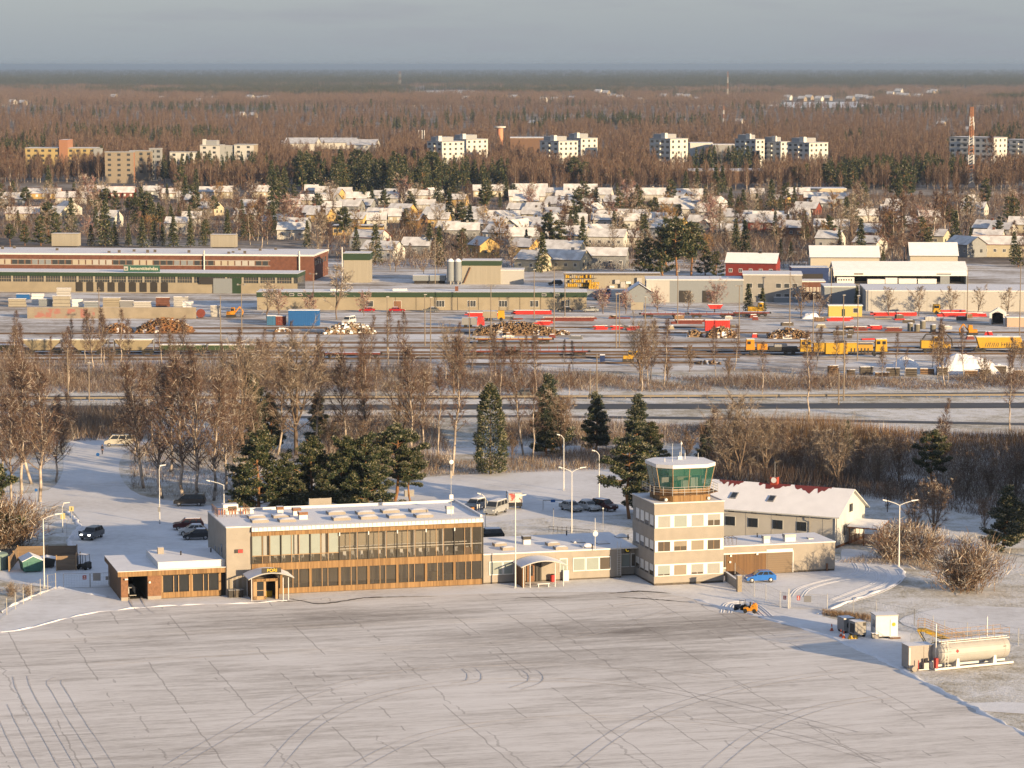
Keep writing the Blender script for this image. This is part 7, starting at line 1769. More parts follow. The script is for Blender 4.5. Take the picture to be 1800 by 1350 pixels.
rail_machine(1646, 622, 8.5, 'yellow rail crane engine with a dark folded boom', [(-1.0, 1.6, 4.0)], [(-3.8, -1.1, 1.2, 3.0, M_YELP), (1.7, 3.2, 1.2, 2.2, M_YELP)], extra=lambda t: (lambda mb: (mb.path([(-3.4, 0, 3.2), (-2.6, 0, 4.4), (2.2, 0, 4.6), (3.6, 0, 3.2), (3.8, 0, 1.6)], 0.16, M_DARK, 6), mb.build('boom', t)))(MB()))
X, Y = G(1760, 621); t = thing('ballast_wagon', 'yellow ballast hopper wagon with dark lettering at the right edge', 'wagon', (X, Y, 0.3))
for s in (-1, 1): mb = MB(); bogie(mb, s * 5.2); mb.build('bogie', t)
mb = MB(); mb.box(-7.4, 7.4, -1.2, 1.2, 0.95, 1.15, M_DARK); mb.build('frame', t)
mb = MB(); mb.yprism([(-5.4, 1.15), (5.4, 1.15), (4.4, 3.7), (-6.2, 3.7)], -1.35, 1.35, M_YELP); hp = mb.build('hopper', t); mb = MB(); mb.box(-6.3, 4.4, -1.4, 1.4, 3.7, 3.9, M_WHITEM, M_SNOW); mb.build('roof', t)
mb = MB()
for k in range(7): x = -4.2 + k * 0.5; mb.hexa([(x, -1.37, 1.4), (x + 0.15, -1.37, 1.4), (x + 0.15, -1.352, 1.4), (x, -1.352, 1.4), (x + 0.3 + 0.1 * (k % 2), -1.37, 2.4), (x + 0.45 + 0.1 * (k % 2), -1.37, 2.4), (x + 0.45 + 0.1 * (k % 2), -1.352, 2.4), (x + 0.3 + 0.1 * (k % 2), -1.352, 2.4)], M_DARK)
for k in range(6): x = -0.2 + k * 0.6; mb.box(x, x + 0.14, -1.37, -1.352, 1.5, 2.5 - 0.2 * (k % 3), M_DARK); mb.box(x, x + 0.4, -1.37, -1.352, 1.9, 2.05, M_DARK)
mb.build('graffiti', hp)
for x in (-6.2, 5.4): mb = MB(); mb.path([(x, -1.1, 1.15), (x + 0.8, -1.1, 2.4), (x, -1.1, 3.6)], 0.07, M_YELP, 5); mb.build('end_frame', t)
rail_machine(1328, 556, 4.6, 'small yellow shunting engine in front of the grey office block', [(0.6, 2.2, 3.6)], [(-2.2, 0.5, 1.2, 2.4, M_YELP)], 'shunting_engine')

# ------------------------------------------------------------------ goods in the yard
def item(name, label, cat, px, pb, fn, rz=0.0, group=None, z=0.08):
 X, Y = G(px, pb); t = thing(name, label, cat, (X, Y, z), rz, group); fn(t); return t
def container(L, W_, H_, m, doors=True, snow=True):
 def f(t):
  mb = MB(); mb.box(-L / 2, L / 2, 0, W_, 0.15, H_, m);
  n = int(L / 0.5)
  for k in range(n): mb.box(-L / 2 + 0.1 + k * 0.5, -L / 2 + 0.32 + k * 0.5, -0.06, 0, 0.3, H_ - 0.2, m)
  mb.build('body', t); mb = MB(); mb.box(-L / 2, L / 2, -0.06, W_, H_, H_ + 0.12, M_SNOW if snow else m); mb.build('roof', t)
  mb = MB(); mb.box(L / 2, L / 2 + 0.06, 0.1, W_ - 0.1, 0.2, H_ - 0.15, m); mb.build('door', t)
 return f
item('shipping_container', 'big blue double container left of the snowy rubble heap', 'container', 534, 574, container(8.2, 3, 4.2, M_BLUEP))
item('shipping_container', 'small blue container left of the narrow red one', 'container', 477, 573, container(2.4, 2.4, 2.6, mat('container_pale_blue', (0.04, 0.13, 0.24), 0.6)))
item('shipping_container', 'narrow dark red container beside the small blue one', 'container', 493, 573, container(2.6, 2.4, 2.5, M_REDB))
item('shipping_container', 'bright red container standing on the snow right of centre', 'container', 1261, 583, container(6.4, 2.5, 2.9, M_REDP))
item('site_hut', 'yellow hut with a white roof and green door by the concrete hall', 'hut', 1486, 557, lambda t: (lambda a, b, c_: (a.box(-4.6, 4.6, 0, 3, 0, 2.9, mat('hut_yellow', (0.50, 0.36, 0.10), 0.7)), a.build('wall', t), b.box(-4.8, 4.8, -0.2, 3.2, 2.9, 3.2, M_WHITEM, M_SNOW), b.build('roof', t), c_.box(-1.0, -0.1, -0.05, -0.002, 0.1, 2.1, M_GREENB), c_.build('door', t), win_row(t, 2.2, 3.6, 1, 1.1, 2.3, gap=0.05)))(MB(), MB(), MB()))
item('tipper_skip', 'red tipper skip on the flat wagons above the red container', 'skip', 1257, 552, lambda t: (lambda a, b: (a.yprism([(-1.4, 0), (1.4, 0), (2.2, 1.2), (-2.2, 1.2)], -1, 1, M_REDP), a.build('body', t), b.box(-2.0, 2.0, -0.9, 0.9, 1.2, 1.3, M_SNOW), b.build('load', t)))(MB(), MB()), z=1.5)
item('hoarding', 'tan billboard on posts among the rose shrubs', 'billboard', 1120, 552, lambda t: (lambda a, b: (a.box(-1.75, 1.75, -0.05, 0.05, 1.1, 3.2, M_TANL), a.build('panel', t), b.box(-1.3, -1.15, 0.05, 0.2, 0, 3, M_PLINTH), b.box(1.15, 1.3, 0.05, 0.2, 0, 3, M_PLINTH), b.build('post', t)))(MB(), MB()))
def beams(L, n, m, h=0.35):
 def f(t):
  rg = random.Random(n)
  for j in range(3):
   mb = MB()
   for i in range(n - j): o = rg.uniform(-0.8, 0.8); mb.box(-L / 2 + o, L / 2 + o, i * 0.5 + j * 0.2, i * 0.5 + j * 0.2 + 0.32, j * h, j * h + h * 0.8, m)
   mb.build('beam_layer', t)
  mb = MB(); mb.box(-L / 2, L / 2, 0.6, n * 0.5 - 0.8, 3 * h - 0.05, 3 * h + 0.06, M_SNOW); mb.build('snow_cover', t)
 return f
for px, pb, L, n, m, lb in ((935, 553, 10, 6, M_REDP, 'stack of long red steel beams on the snow'), (850, 557, 9, 5, M_REDP, 'stack of red beams left of the long red stack'), (1000, 565, 14, 4, M_REDB, 'row of rusty beams behind the red skips'), (955, 572, 4, 4, M_REDP, 'short stack of red steel next to the log pile'), (1057, 580, 3.2, 3, M_REDP, 'low red frame left of two similar red frames'), (1086, 580, 2.6, 3, M_REDP, 'low red frame between two similar red frames'), (1113, 581, 2.4, 4, M_REDP, 'higher red frame beside the low red ones'),
       (1554, 556, 6, 5, M_REDP, 'red machine parts beside the yellow hut'), (1592, 556, 5, 5, M_REDP, 'red machine parts under the bare trees of the hall'), (1477, 565, 6, 4, M_REDP, 'red scrap lying in front of the yellow hut'), (1538, 580, 2.6, 5, M_REDP, 'bright red crate on the snow right of the yellow hut'), (1515, 582, 3, 3, M_REDB, 'dark red low stack left of the bright red crate'), (1572, 583, 4, 3, M_REDB, 'dark red low stack right of the bright red crate'), (1210, 570, 8, 4, M_REDB, 'rusty steel left of the bright red container'), (1690, 557, 12, 4, M_REDP, 'long red trailer bed by the white tent')):
 item('steel_stack', lb, 'stack', px, pb, beams(L, n, m))
def pile(L, D_, H_, m, kind='log', snow=0.3, seed=1, m2=None):
 def f(t):
  rg = random.Random(seed); mb = MB(); mm = [m, m2 or m]
  mound = []
  n = 14
  for i in range(n + 1):
   for j in range(6):
    u, v = i / n, j / 5; hh = H_ * max(0, math.sin(math.pi * u)) ** 0.6 * max(0, 1 - (2 * v - 1) ** 2) ** 0.7 * rg.uniform(0.7, 1.1)
    mound.append(((u - 0.5) * L, (v - 0.5) * D_, hh))
  for i in range(n):
   for j in range(5):
    a = i * 6 + j; mb.face([mound[a], mound[a + 6], mound[a + 7], mound[a + 1]], m if rg.random() > snow * 0.6 else M_SNOW)
  mb.build('heap', t)
  mb = MB(); N = int(L * H_ * 9)
  for k in range(N):
   u = rg.uniform(0.03, 0.97); v = rg.uniform(0, 0.62); hh = H_ * math.sin(math.pi * u) ** 0.6 * max(0.02, 1 - (2 * v - 1) ** 2) ** 0.7
   x, y, z = (u - 0.5) * L, (v - 0.5) * D_, hh * rg.uniform(0.75, 1.12) + 0.08
   if kind == 'log':
    a = rg.gauss(1.57, 0.35); l = rg.uniform(0.8, 1.8); p0 = (x - math.cos(a) * l / 2, y - math.sin(a) * l / 2, z); p1 = (x + math.cos(a) * l / 2, y + math.sin(a) * l / 2, z + rg.uniform(-0.2, 0.2))
    r_ = rg.uniform(0.07, 0.17); b0 = len(mb.f); mb.tube(p0, p1, r_, r_, mm[k % 2], 5)
    mb.m[b0 + 5] = mb.mi(M_LOGEND)
   else:
    s = rg.uniform(0.15, 0.5); mb.hexa([(x - s, y - s, z - s * 0.6), (x + s, y - s * 0.7, z - s * 0.6), (x + s * 0.8, y + s, z - s * 0.6), (x - s, y + s, z - s * 0.6), (x - s * 0.6, y - s * 0.7, z + s * 0.5), (x + s * 0.6, y - s * 0.5, z + s * 0.5), (x + s * 0.5, y + s * 0.6, z + s * 0.5), (x - s * 0.6, y + s * 0.6, z + s * 0.5)], mm[k % 2] if rg.random() > snow else M_SNOW)
  mb.build('logs' if kind == 'log' else 'rubble', t)
  if snow > 0.1:
   mb = MB()
   for k in range(int(L * 2)):
    u = rg.uniform(0.1, 0.9); z = H_ * math.sin(math.pi * u) ** 0.6; x = (u - 0.5) * L; mb.hexa([(x - 0.5, -0.3, z), (x + 0.5, -0.3, z), (x + 0.5, D_ * 0.3, z * 0.8), (x - 0.5, D_ * 0.3, z * 0.8), (x - 0.3, -0.2, z + 0.14), (x + 0.3, -0.2, z + 0.14), (x + 0.3, D_ * 0.2, z * 0.8 + 0.2), (x - 0.3, D_ * 0.2, z * 0.8 + 0.2)], M_SNOW)
   mb.build('snow_cover', t)
 return f
item('log_pile', 'low orange log pile joined to the higher one on the left', 'log pile', 207, 584, pile(8, 6, 1.9, M_CHIP, 'log', 0.12, 1, mat('orange_logs_light', (0.27, 0.14, 0.06), 0.9)))
item('log_pile', 'high orange log pile behind the tan hopper wagons', 'log pile', 290, 584, pile(15, 9, 3.3, M_CHIP, 'log', 0.15, 2, MATS['orange_logs_light']))
item('rubble_heap', 'snowy heap of pale rubble right of the blue containers', 'heap', 615, 586, pile(14, 8, 2.4, M_LOG, 'rubble', 0.3, 3, M_TAN))
item('rubble_heap', 'small brown heap in front of the blue containers', 'heap', 497, 583, pile(4, 3, 0.8, M_LOG, 'rubble', 0.4, 4))
item('log_pile', 'wide brown log pile right of the yellow truck', 'log pile', 905, 588, pile(22, 8, 3.0, M_LOG, 'log', 0.22, 5, mat('pale_logs', (0.24, 0.165, 0.10), 0.9)))
item('log_pile', 'small log heap right of the wide brown pile', 'log pile', 986, 588, pile(4.5, 4, 1.0, M_LOG, 'log', 0.3, 6))
item('log_pile', 'dark log pile in front of the bright red container', 'log pile', 1268, 593, pile(8, 5, 2.5, M_LOG, 'log', 0.25, 7))
item('log_pile', 'pale log pile left of the dark one by the red container', 'log pile', 1220, 592, pile(4.2, 4, 1.6, MATS['pale_logs'], 'log', 0.2, 8))
item('log_pile', 'snowy branch heap left of the tall mast by the tamping machine', 'log pile', 1385, 594, pile(11, 6, 2.2, M_LOG, 'log', 0.4, 9))
item('log_pile', 'low branch heap on the snow left of the tamping machine', 'log pile', 1245, 640, pile(6, 3, 0.6, M_LOG, 'log', 0.4, 10))
def snowheap(L, D_, H_, seed):
 def f(t):
  rg = random.Random(seed); n, q = 20, 8; mb = MB(); P = {}
  for i in range(n + 1):
   for j in range(q + 1):
    u, v = i / n, j / q; e = max(0, 1 - (2 * u - 1) ** 2) * max(0, 1 - (2 * v - 1) ** 2)
    P[i, j] = ((u - 0.5) * L, (v - 0.5) * D_, H_ * e ** 0.7 * (1 + 0.16 * math.sin(u * 9 + seed) * math.cos(v * 7)) * rg.uniform(0.93, 1.03))
  for i in range(n):
   for j in range(q): mb.face([P[i, j], P[i + 1, j], P[i + 1, j + 1], P[i, j + 1]], M_SNOW)
  mb.build('snow', t)
 return f
item('snow_heap', 'small ploughed snow heap left of the big one', 'snow heap', 1592, 645, snowheap(6, 6, 2.2, 1))
item('snow_heap', 'big ploughed snow heap in front of the yellow ballast wagon', 'snow heap', 1697, 655, snowheap(15, 10, 4.2, 2))
item('snow_heap', 'little snow heap right of the yellow ballast wagon heap', 'snow heap', 1762, 655, snowheap(6, 5, 2.0, 3))
item('snow_heap', 'pointed snow heap left of the yellow hut', 'snow heap', 1425, 560, snowheap(5, 4, 1.6, 4))
def digger(m):
 def f(t):
  mb = MB(); mb.box(-1.4, 1.2, -1.2, 1.2, 0.1, 0.7, M_DARK); mb.build('track', t)
  mb = MB(); mb.box(-1.3, 0.9, -1.1, 1.1, 0.8, 1.6, m); cabin(mb, -0.2, 1.0, 1.6, 2.7, m, 0.9); mb.build('body', t)
  mb = MB(); mb.box(0.0, 0.8, -1.0, -0.91, 1.8, 2.5, M_GLASSD); mb.build('window', t)
  mb = MB(); mb.path([(1.0, 0, 1.3), (2.2, 0, 2.9), (3.2, 0, 1.6), (2.9, 0, 0.5)], 0.18, m, 6); mb.build('boom', t); mb = MB(); mb.box(2.5, 3.2, -0.4, 0.4, 0.1, 0.7, M_DARK); mb.build('bucket', t)
 return f
item('excavator', 'small yellow excavator on the snow below the middle tracks', 'excavator', 1105, 637, digger(M_YELP))
item('excavator', 'orange digger near the concrete wall on the left', 'excavator', 407, 558, digger(M_ORANGE))
item('excavator', 'orange loader by the stacked grey goods on the right', 'excavator', 1708, 590, digger(M_ORANGE), R(180))
item('equipment_box', 'dark blue box standing alone on the snow in the middle', 'box', 1059, 637, lambda t: (lambda a, b: (a.box(-0.55, 0.55, 0, 1, 0.1, 1.6, M_NAVYB), a.build('body', t), b.box(-0.6, 0.6, -0.05, 1.05, 1.6, 1.75, M_SNOW), b.build('lid', t)))(MB(), MB()))
item('white_tent', 'white storage tent with a dark opening on the right', 'tent', 1753, 571, lambda t: (lambda a, b: (a.yprism([(-2.1, 0), (-1.6, 0), (-1.5, 2.8), (0, 3.6), (1.5, 2.8), (1.6, 0), (2.1, 0), (2.1, 3.0), (0, 4.3), (-2.1, 3.0)], 0, 5, M_WHITE), a.build('cover', t), b.box(-1.55, 1.55, 4.8, 4.9, 0, 2.8, M_INT), b.build('back', t)))(MB(), MB()), R(-12))
item('site_hut', 'pale pinkish hut beside the white storage tent', 'hut', 1786, 575, lambda t: (lambda a, b: (a.box(-2.4, 2.4, 0, 3, 0, 2.4, mat('pinkish_board', (0.42, 0.31, 0.24), 0.7)), a.build('wall', t), b.box(-2.6, 2.6, -0.2, 3.2, 2.4, 2.6, M_WHITEM, M_SNOW), b.build('roof', t)))(MB(), MB()))
def truck(cab, body, L=7.0):
 def f(t):
  mb = MB(); cabin(mb, -L / 2, -L / 2 + 2.0, 0.6, 2.8, cab, 1.15); c_ = mb.build('cab', t); mb = MB(); mb.box(-L / 2 + 0.3, -L / 2 + 1.6, -1.19, -1.16, 1.8, 2.5, M_GLASSD); mb.build('window', c_)
  mb = MB(); mb.box(-L / 2 + 2.1, L / 2, -1.2, 1.2, 0.8, 1.3 if body is M_REDP else 2.6, body, M_SNOW); mb.build('bed', t)
  for x in (-L / 2 + 1.0, L / 2 - 1.0, L / 2 - 2.2):
   for y in (-1.05, 1.05): mb = MB(); mb.lathe([(0.2, -0.15), (0.48, -0.14), (0.48, 0.14), (0.2, 0.15)], M_TYRE, 12, 'y', at=(x, y, 0.48)); mb.build('wheel', t)
 return f
item('lorry', 'yellow-cabbed lorry with a red bed beside the white tent', 'lorry', 1668, 553, truck(M_YELP, M_REDP, 9)); item('lorry', 'yellow lorry left of the wide brown log pile', 'lorry', 868, 564, truck(M_YELP, M_TAN, 6), R(180))
item('lorry', 'blue lorry half hidden right of the long tan warehouse', 'lorry', 1040, 527, truck(M_BLUEP, M_GREYB, 7)); item('lorry', 'blue lorry with a white box behind the grey gabled shed', 'lorry', 1083, 525, truck(M_BLUEP, M_WHITE, 7))
item('lorry', 'red lorry with a grey load in front of the red beams', 'lorry', 832, 576, truck(M_REDP, M_GREYM, 6), R(180))
for px, lb, m in ((645, 'red car by the long tan warehouse left of the door', P_RED), (698, 'bright red car by the long tan warehouse right of the door', P_RED), (757, 'grey car by the long tan warehouse beside the red cars', P_GREY), (993, 'black car at the right end of the long tan warehouse', P_BLACK), (1038, 'grey car right of the black one by the warehouse corner', P_SILVER)):
 X, Y = G(px, 549 if px < 900 else 548.5); car(lb, 'sedan', m, X, Y, R(2 if px != 698 else 182), 'cars by the tan warehouse', 0.05)
X, Y = G(612, 572); car('snow-topped white van on the rubble heap', 'van', P_WHITE, X, Y + 4, R(70), None, 0.12, 'van', 'delivery_van'); X, Y = G(976, 502); car('dark car parked behind the small white annex', 'suv', P_BLACK, X, Y, R(5), None, 0.1)
X, Y, w, h = box_at(48, 345, 560, 540, 0.4)
t = thing('concrete_wall', 'tan concrete wall with faded pink graffiti behind the orange log piles', 'wall', (X, Y, 0), R(-0.5)); mb = MB(); mb.box(0, w, 0, 0.4, 0, h, mat('weathered_concrete', (0.25, 0.215, 0.165), 0.9, var=0.12, scale=0.4), M_SNOW); mb.build('wall', t)
mg = mat('faded_graffiti', (0.24, 0.20, 0.16), 0.9, col2=(0.28, 0.13, 0.11), scale=0.55, lo=0.46, hi=0.56); mb = MB(); mb.box(2.0, 18.5, -0.02, -0.002, 0.3, h - 0.4, mg); mb.build('graffiti', t)
random.seed(11)
for i, (px, pb, w_, h_, m) in enumerate(((30, 540, 5, 2.2, M_TANL), (66, 536, 3.5, 3.0, M_WHITE), (80, 539, 4, 2.0, M_GREYB), (108, 540, 5, 3.0, M_TANL), (112, 527, 4.2, 3.2, M_CREAMC), (136, 540, 3, 2.0, M_WHITE), (160, 541, 4, 1.6, M_GREYB), (196, 541, 5, 2.6, M_TAN), (222, 541, 4, 1.8, M_GREYM), (250, 541, 5, 1.5, M_CREAMC), (286, 540, 4, 2.6, M_RBRICK), (318, 540, 4.2, 2.8, M_CREAMC), (40, 527, 4, 1.5, M_BLUEP), (330, 545, 3, 2.2, M_WHITE))):
 def f(t, w_=w_, h_=h_, m=m, i=i):
  n = 3 + i % 3; mb = MB()
  for k in range(n): mb.box(-w_ / 2 + 0.1 * (k % 2), w_ / 2 - 0.12 * (k % 3), 0, 1.4, h_ * k / n + 0.1, h_ * (k + 0.9) / n + 0.1, m)
  mb.build('slab', t); mb = MB(); mb.box(-w_ / 2, w_ / 2, 0, 1.4, h_ + 0.1, h_ + 0.2, M_SNOW); mb.build('snow_cover', t)
 labs = ['sandy slabs', 'tall white panels', 'grey slabs', 'sandy panels with a dark edge', 'tall cream panels near the hall wall', 'low white panels', 'low grey slabs', 'tan panels', 'dark metal frames', 'low cream slabs', 'red brick pallets', 'cream panels', 'low blue crates', 'white panels']
 wh = ['at the left edge of the yard', 'near the left edge', 'left of the sandy panels', 'left of the doorways', 'behind the sandy panels', 'before the leftmost doorway', 'before the second doorway', 'before the middle doorways', 'right of the tan panels', 'right of the metal frames', 'below the loading bay', 'right of the brick pallets', 'behind the sandy slabs', 'at the right end of the concrete wall']
 item('panel_stack', 'stack of %s %s' % (labs[i], wh[i]), 'stack', px, pb, f)
item('white_cupboard', 'pale metal cupboard right of the concrete wall', 'cupboard', 379, 558, lambda t: (lambda a, b: (a.box(-1.4, 1.4, 0, 1.2, 0.1, 3.1, M_CREAMC), a.build('body', t), b.box(-1.45, 1.45, -0.05, 1.25, 3.1, 3.25, M_WHITEM, M_SNOW), b.build('lid', t)))(MB(), MB()))
item('cable_drum', 'round red cable drum right of the concrete wall', 'drum', 353, 559, lambda t: (lambda a, b: (a.lathe([(1.2, -0.6), (1.2, -0.5), (0.6, -0.49), (0.6, 0.49), (1.2, 0.5), (1.2, 0.6)], M_REDB, 18, 'y', at=(0, 0, 1.2)), a.build('drum', t), b.box(-0.8, 0.8, -0.6, 0.6, 0, 0.12, M_PLINTH), b.build('chock', t)))(MB(), MB()))
X, Y = G(590, 492)
MASTS = [(388, 600, 520, 0), (425, 590, 500, 2), (551, 556, 481, 2), (681, 622, 522, 1), (747, 608, 518, 1), (757, 634, 523, 1), (825, 604, 528, 0), (863, 600, 502, 2), (939, 560, 474, 1), (974, 590, 468, 0), (993, 562, 478, 0), (1083, 613, 517, 1), (1088.5, 610, 516, 1), (1134, 582, 522, 1), (1191, 570, 477, 1), (1299, 602, 502, 2), (1388, 575, 481, 0), (1429, 604, 516, 1), (1461, 540, 470, 1), (1482, 602, 519, 1), (1507, 634, 520, 1), (1700, 560, 473, 0), (1792, 594, 461, 0), (175, 600, 505, 0), (120, 705, 612, 0), (157, 706, 638, 1), (1037, 702, 648, 0), (1049, 696, 622, 0), (1474, 712, 652, 0), (1483, 704, 598, 0), (686, 476, 425, 0), (765, 500, 420, 0)]
ORD = ['first', 'second', 'third', 'fourth', 'fifth', 'sixth', 'seventh', 'eighth', 'ninth', 'tenth', 'eleventh', 'twelfth', 'thirteenth', 'fourteenth', 'fifteenth', 'sixteenth', 'seventeenth', 'eighteenth', 'nineteenth', 'twentieth']
M_MAST = mat('weathered_mast', (0.20, 0.165, 0.13), 0.8)
LANDMARKS = [(28, 'brick factory edge'), (114, 'first roof plant box'), (246, 'green factory sign'), (300, 'high orange log pile'), (392, 'second roof plant box'), (477, 'small blue container'), (534, 'big blue container'), (615, 'snowy rubble heap'), (700, 'bright red car'), (757, 'grey car'), (798, 'grey silos'), (846, 'silo block'), (905, 'wide log pile'), (935, 'red beam stack'), (1000, 'yellow crates'), (1059, 'dark blue box'), (1105, 'yellow excavator'), (1165, 'red flat wagon'), (1220, 'pale log pile'), (1261, 'red container'), (1328, 'yellow shunting engine'), (1385, 'snowy branch heap'), (1420, 'grey office block'), (1486, 'yellow hut'), (1540, 'red crate'), (1592, 'small snow heap'), (1646, 'yellow rail crane'), (1697, 'big snow heap'), (1753, 'white tent'), (1786, 'pinkish hut')]
USED = set()
def where(px, marks=None):
 m = min(marks or LANDMARKS, key=lambda q: abs(q[0] - px)); d = px - m[0]
 return ('in line with the ' if abs(d) < 6 else ('just right of the ' if d > 0 else 'just left of the ')) + m[1]
def unique(lb, alts=()):
 for s in [lb] + ['%s %s' % (a, lb) for a in alts] + ['%s %s' % (a, lb) for a in ORD[1:]]:
  if s not in USED and len(s.split()) <= 16: USED.add(s); return s
 USED.add(lb); return lb
for px, pb, pt, k in MASTS:
 X, Y = G(px, pb); h = height_at(px, pt, X, Y)
 lb = ('double-headed floodlight mast ', 'one-headed yard lamp mast ', 'thin bare pole ')[{2: 0, 1: 1, 0: 2}[k]] + ('beside the motorway ' if pb > 690 else '') + where(px)
 t = thing('light_mast' if k else 'utility_pole', unique(lb, ['shorter', 'nearer']), 'mast' if k else 'pole', (X, Y, 0), 0, 'masts in the railway yard')
 mb = MB(); mb.tube((0, 0, 0), (0, 0, h), 0.15, 0.10, M_MAST, 6); mb.build('pole', t)
 if k == 2:
  mb = MB(); mb.box(-0.95, 0.95, -0.06, 0.06, h - 0.15, h, M_MAST); mb.build('crossarm', t)
  for s in (-0.9, 0.9): mb = MB(); mb.box(s - 0.2, s + 0.2, -0.3, 0.1, h - 0.2, h + 0.2, M_GREYM); mb.build('floodlight', t)
 elif k == 1: mb = MB(); mb.box(-0.2, 0.5, -0.2, 0.15, h - 0.05, h + 0.15, M_CREAMC); mb.build('lamp_head', t)
 else: mb = MB(); mb.box(-0.5, 0.5, -0.05, 0.05, h - 0.6, h - 0.5, M_MAST); mb.build('crossarm', t)
random.seed(17)
for i in range(13):
 px = 1466 + i * 27 + random.uniform(-6, 6);
 def f(t, i=i):
  w_ = random.uniform(1.8, 3.2); n = random.randint(2, 4); mb = MB()
  for k in range(n): mb.box(-w_ / 2, w_ / 2, 0, 1.2, k * 0.45, k * 0.45 + 0.34, M_PLINTH if i % 3 else M_LOG)
  mb.build('sleeper_layer', t); mb = MB(); mb.box(-w_ / 2, w_ / 2, 0, 1.2, n * 0.45 - 0.1, n * 0.45, M_SNOW); mb.build('snow_cover', t)
 item('sleeper_stack', unique('stack of dark sleepers under snow ' + where(px)), 'stack', px, 660 + random.uniform(-3, 2), f, random.uniform(-0.2, 0.2), 'sleeper stacks at the yard edge')
item('sleeper_stack', 'high brown stack of timber beside the two poles near the motorway', 'stack', 1464, 662, lambda t: (lambda a, b: ([a.box(-1.1, 1.1, 0, 1.4, k * 0.4, k * 0.4 + 0.3, M_LOG) for k in range(6)], a.build('timber_layer', t), b.box(-1.2, 1.2, 0, 1.4, 2.35, 2.5, M_SNOW), b.build('snow_cover', t)))(MB(), MB()))
for i, (px, pb) in enumerate(((1600, 582), (1612, 584), (1640, 585), (1655, 585), (1622, 578))):
 item('grey_drum', unique('upright grey drum ' + ('with snow on top ' if i % 2 else '') + 'right of the low red stacks' if i else 'upright grey drum nearest the low red stacks'), 'drum', px, pb, lambda t: (lambda a, b: (a.lathe([(0.75, 0), (0.75, 2.0)], mat('drum_grey', (0.16, 0.15, 0.12), 0.8), 12), a.build('body', t), b.lathe([(0.75, 2.0), (0.6, 2.12), (0.1, 2.18)], M_SNOW, 12), b.build('lid', t)))(MB(), MB()), 0, 'grey drums in the yard')
a, b = Vector(G(-150, 706.5)), Vector(G(1980, 699)); t = thing('guard_rail', 'low steel guard rail running along the middle of the motorway', 'guard rail', (*a, 0.05), math.atan2((b - a).y, (b - a).x)); L = (b - a).length
mb = MB(); mb.box(0, L, -0.05, 0.05, 0.45, 0.85, mat('weathered_rail', (0.20, 0.17, 0.13), 0.6)); mb.build('rail', t)
for k in range(96): mb = MB(); x = k * L / 96; mb.box(x, x + 0.12, 0.05, 0.17, 0, 0.8, M_MAST); mb.build('post', t)

random.seed(77)
for i in range(46):
 px, pb = random.uniform(790, 1800), random.choice((random.uniform(562, 582), random.uniform(588, 600), random.uniform(556, 564)))
 k = i % 4; ms = (M_PLINTH, M_REDB, M_GREYM, M_TAN, M_LOG, M_REDP)
 def f(t, k=k, i=i):
  w_ = random.uniform(1.2, 3.4); m = ms[i % 6]; mb = MB()
  if k == 0:
   for j in range(3): mb.box(-w_ / 2, w_ / 2, 0, 1.2, j * 0.3, j * 0.3 + 0.22, m)
  elif k == 1:
   for j in range(4): mb.tube((-w_, j * 0.35, 0.2), (w_, j * 0.35 + 0.1, 0.2), 0.15, 0.15, m, 6)
  elif k == 2: mb.box(-w_ / 2, w_ / 2, 0, 1.4, 0.1, 1.1, m); [mb.box(-w_ / 2 + j * w_ / 3 - 0.05, -w_ / 2 + j * w_ / 3 + 0.05, -0.06, 0, 0, 1.2, m) for j in range(4)]
  else: mb.hexa([(-w_ / 2, 0, 0), (w_ / 2, 0, 0), (w_ / 2, 1.5, 0), (-w_ / 2, 1.5, 0), (-w_ / 3, 0.3, 0.9), (w_ / 3, 0.2, 0.8), (w_ / 3, 1.2, 1.0), (-w_ / 3, 1.2, 0.8)], m)
  mb.build(('pallet', 'pipe', 'crate', 'scrap')[k], t)
  if k != 1: MB().box(-w_ / 3, w_ / 3, 0.2, 1.1, (0.82, 0, 1.1, 0.85)[k], (0.9, 0, 1.18, 0.98)[k], M_SNOW).build('snow_cover', t)
 nm = ('pallet_stack', 'pipe_bundle', 'goods_crate', 'scrap_heap')[k]
 item(nm, unique(('dark', 'rusty', 'grey', 'tan', 'brown', 'red')[i % 6] + ' ' + nm.replace('_', ' ') + ' in the snowy yard ' + where(px)), nm.split('_')[1], px, pb, f, random.uniform(-0.3, 0.3), 'small goods lying in the yard')
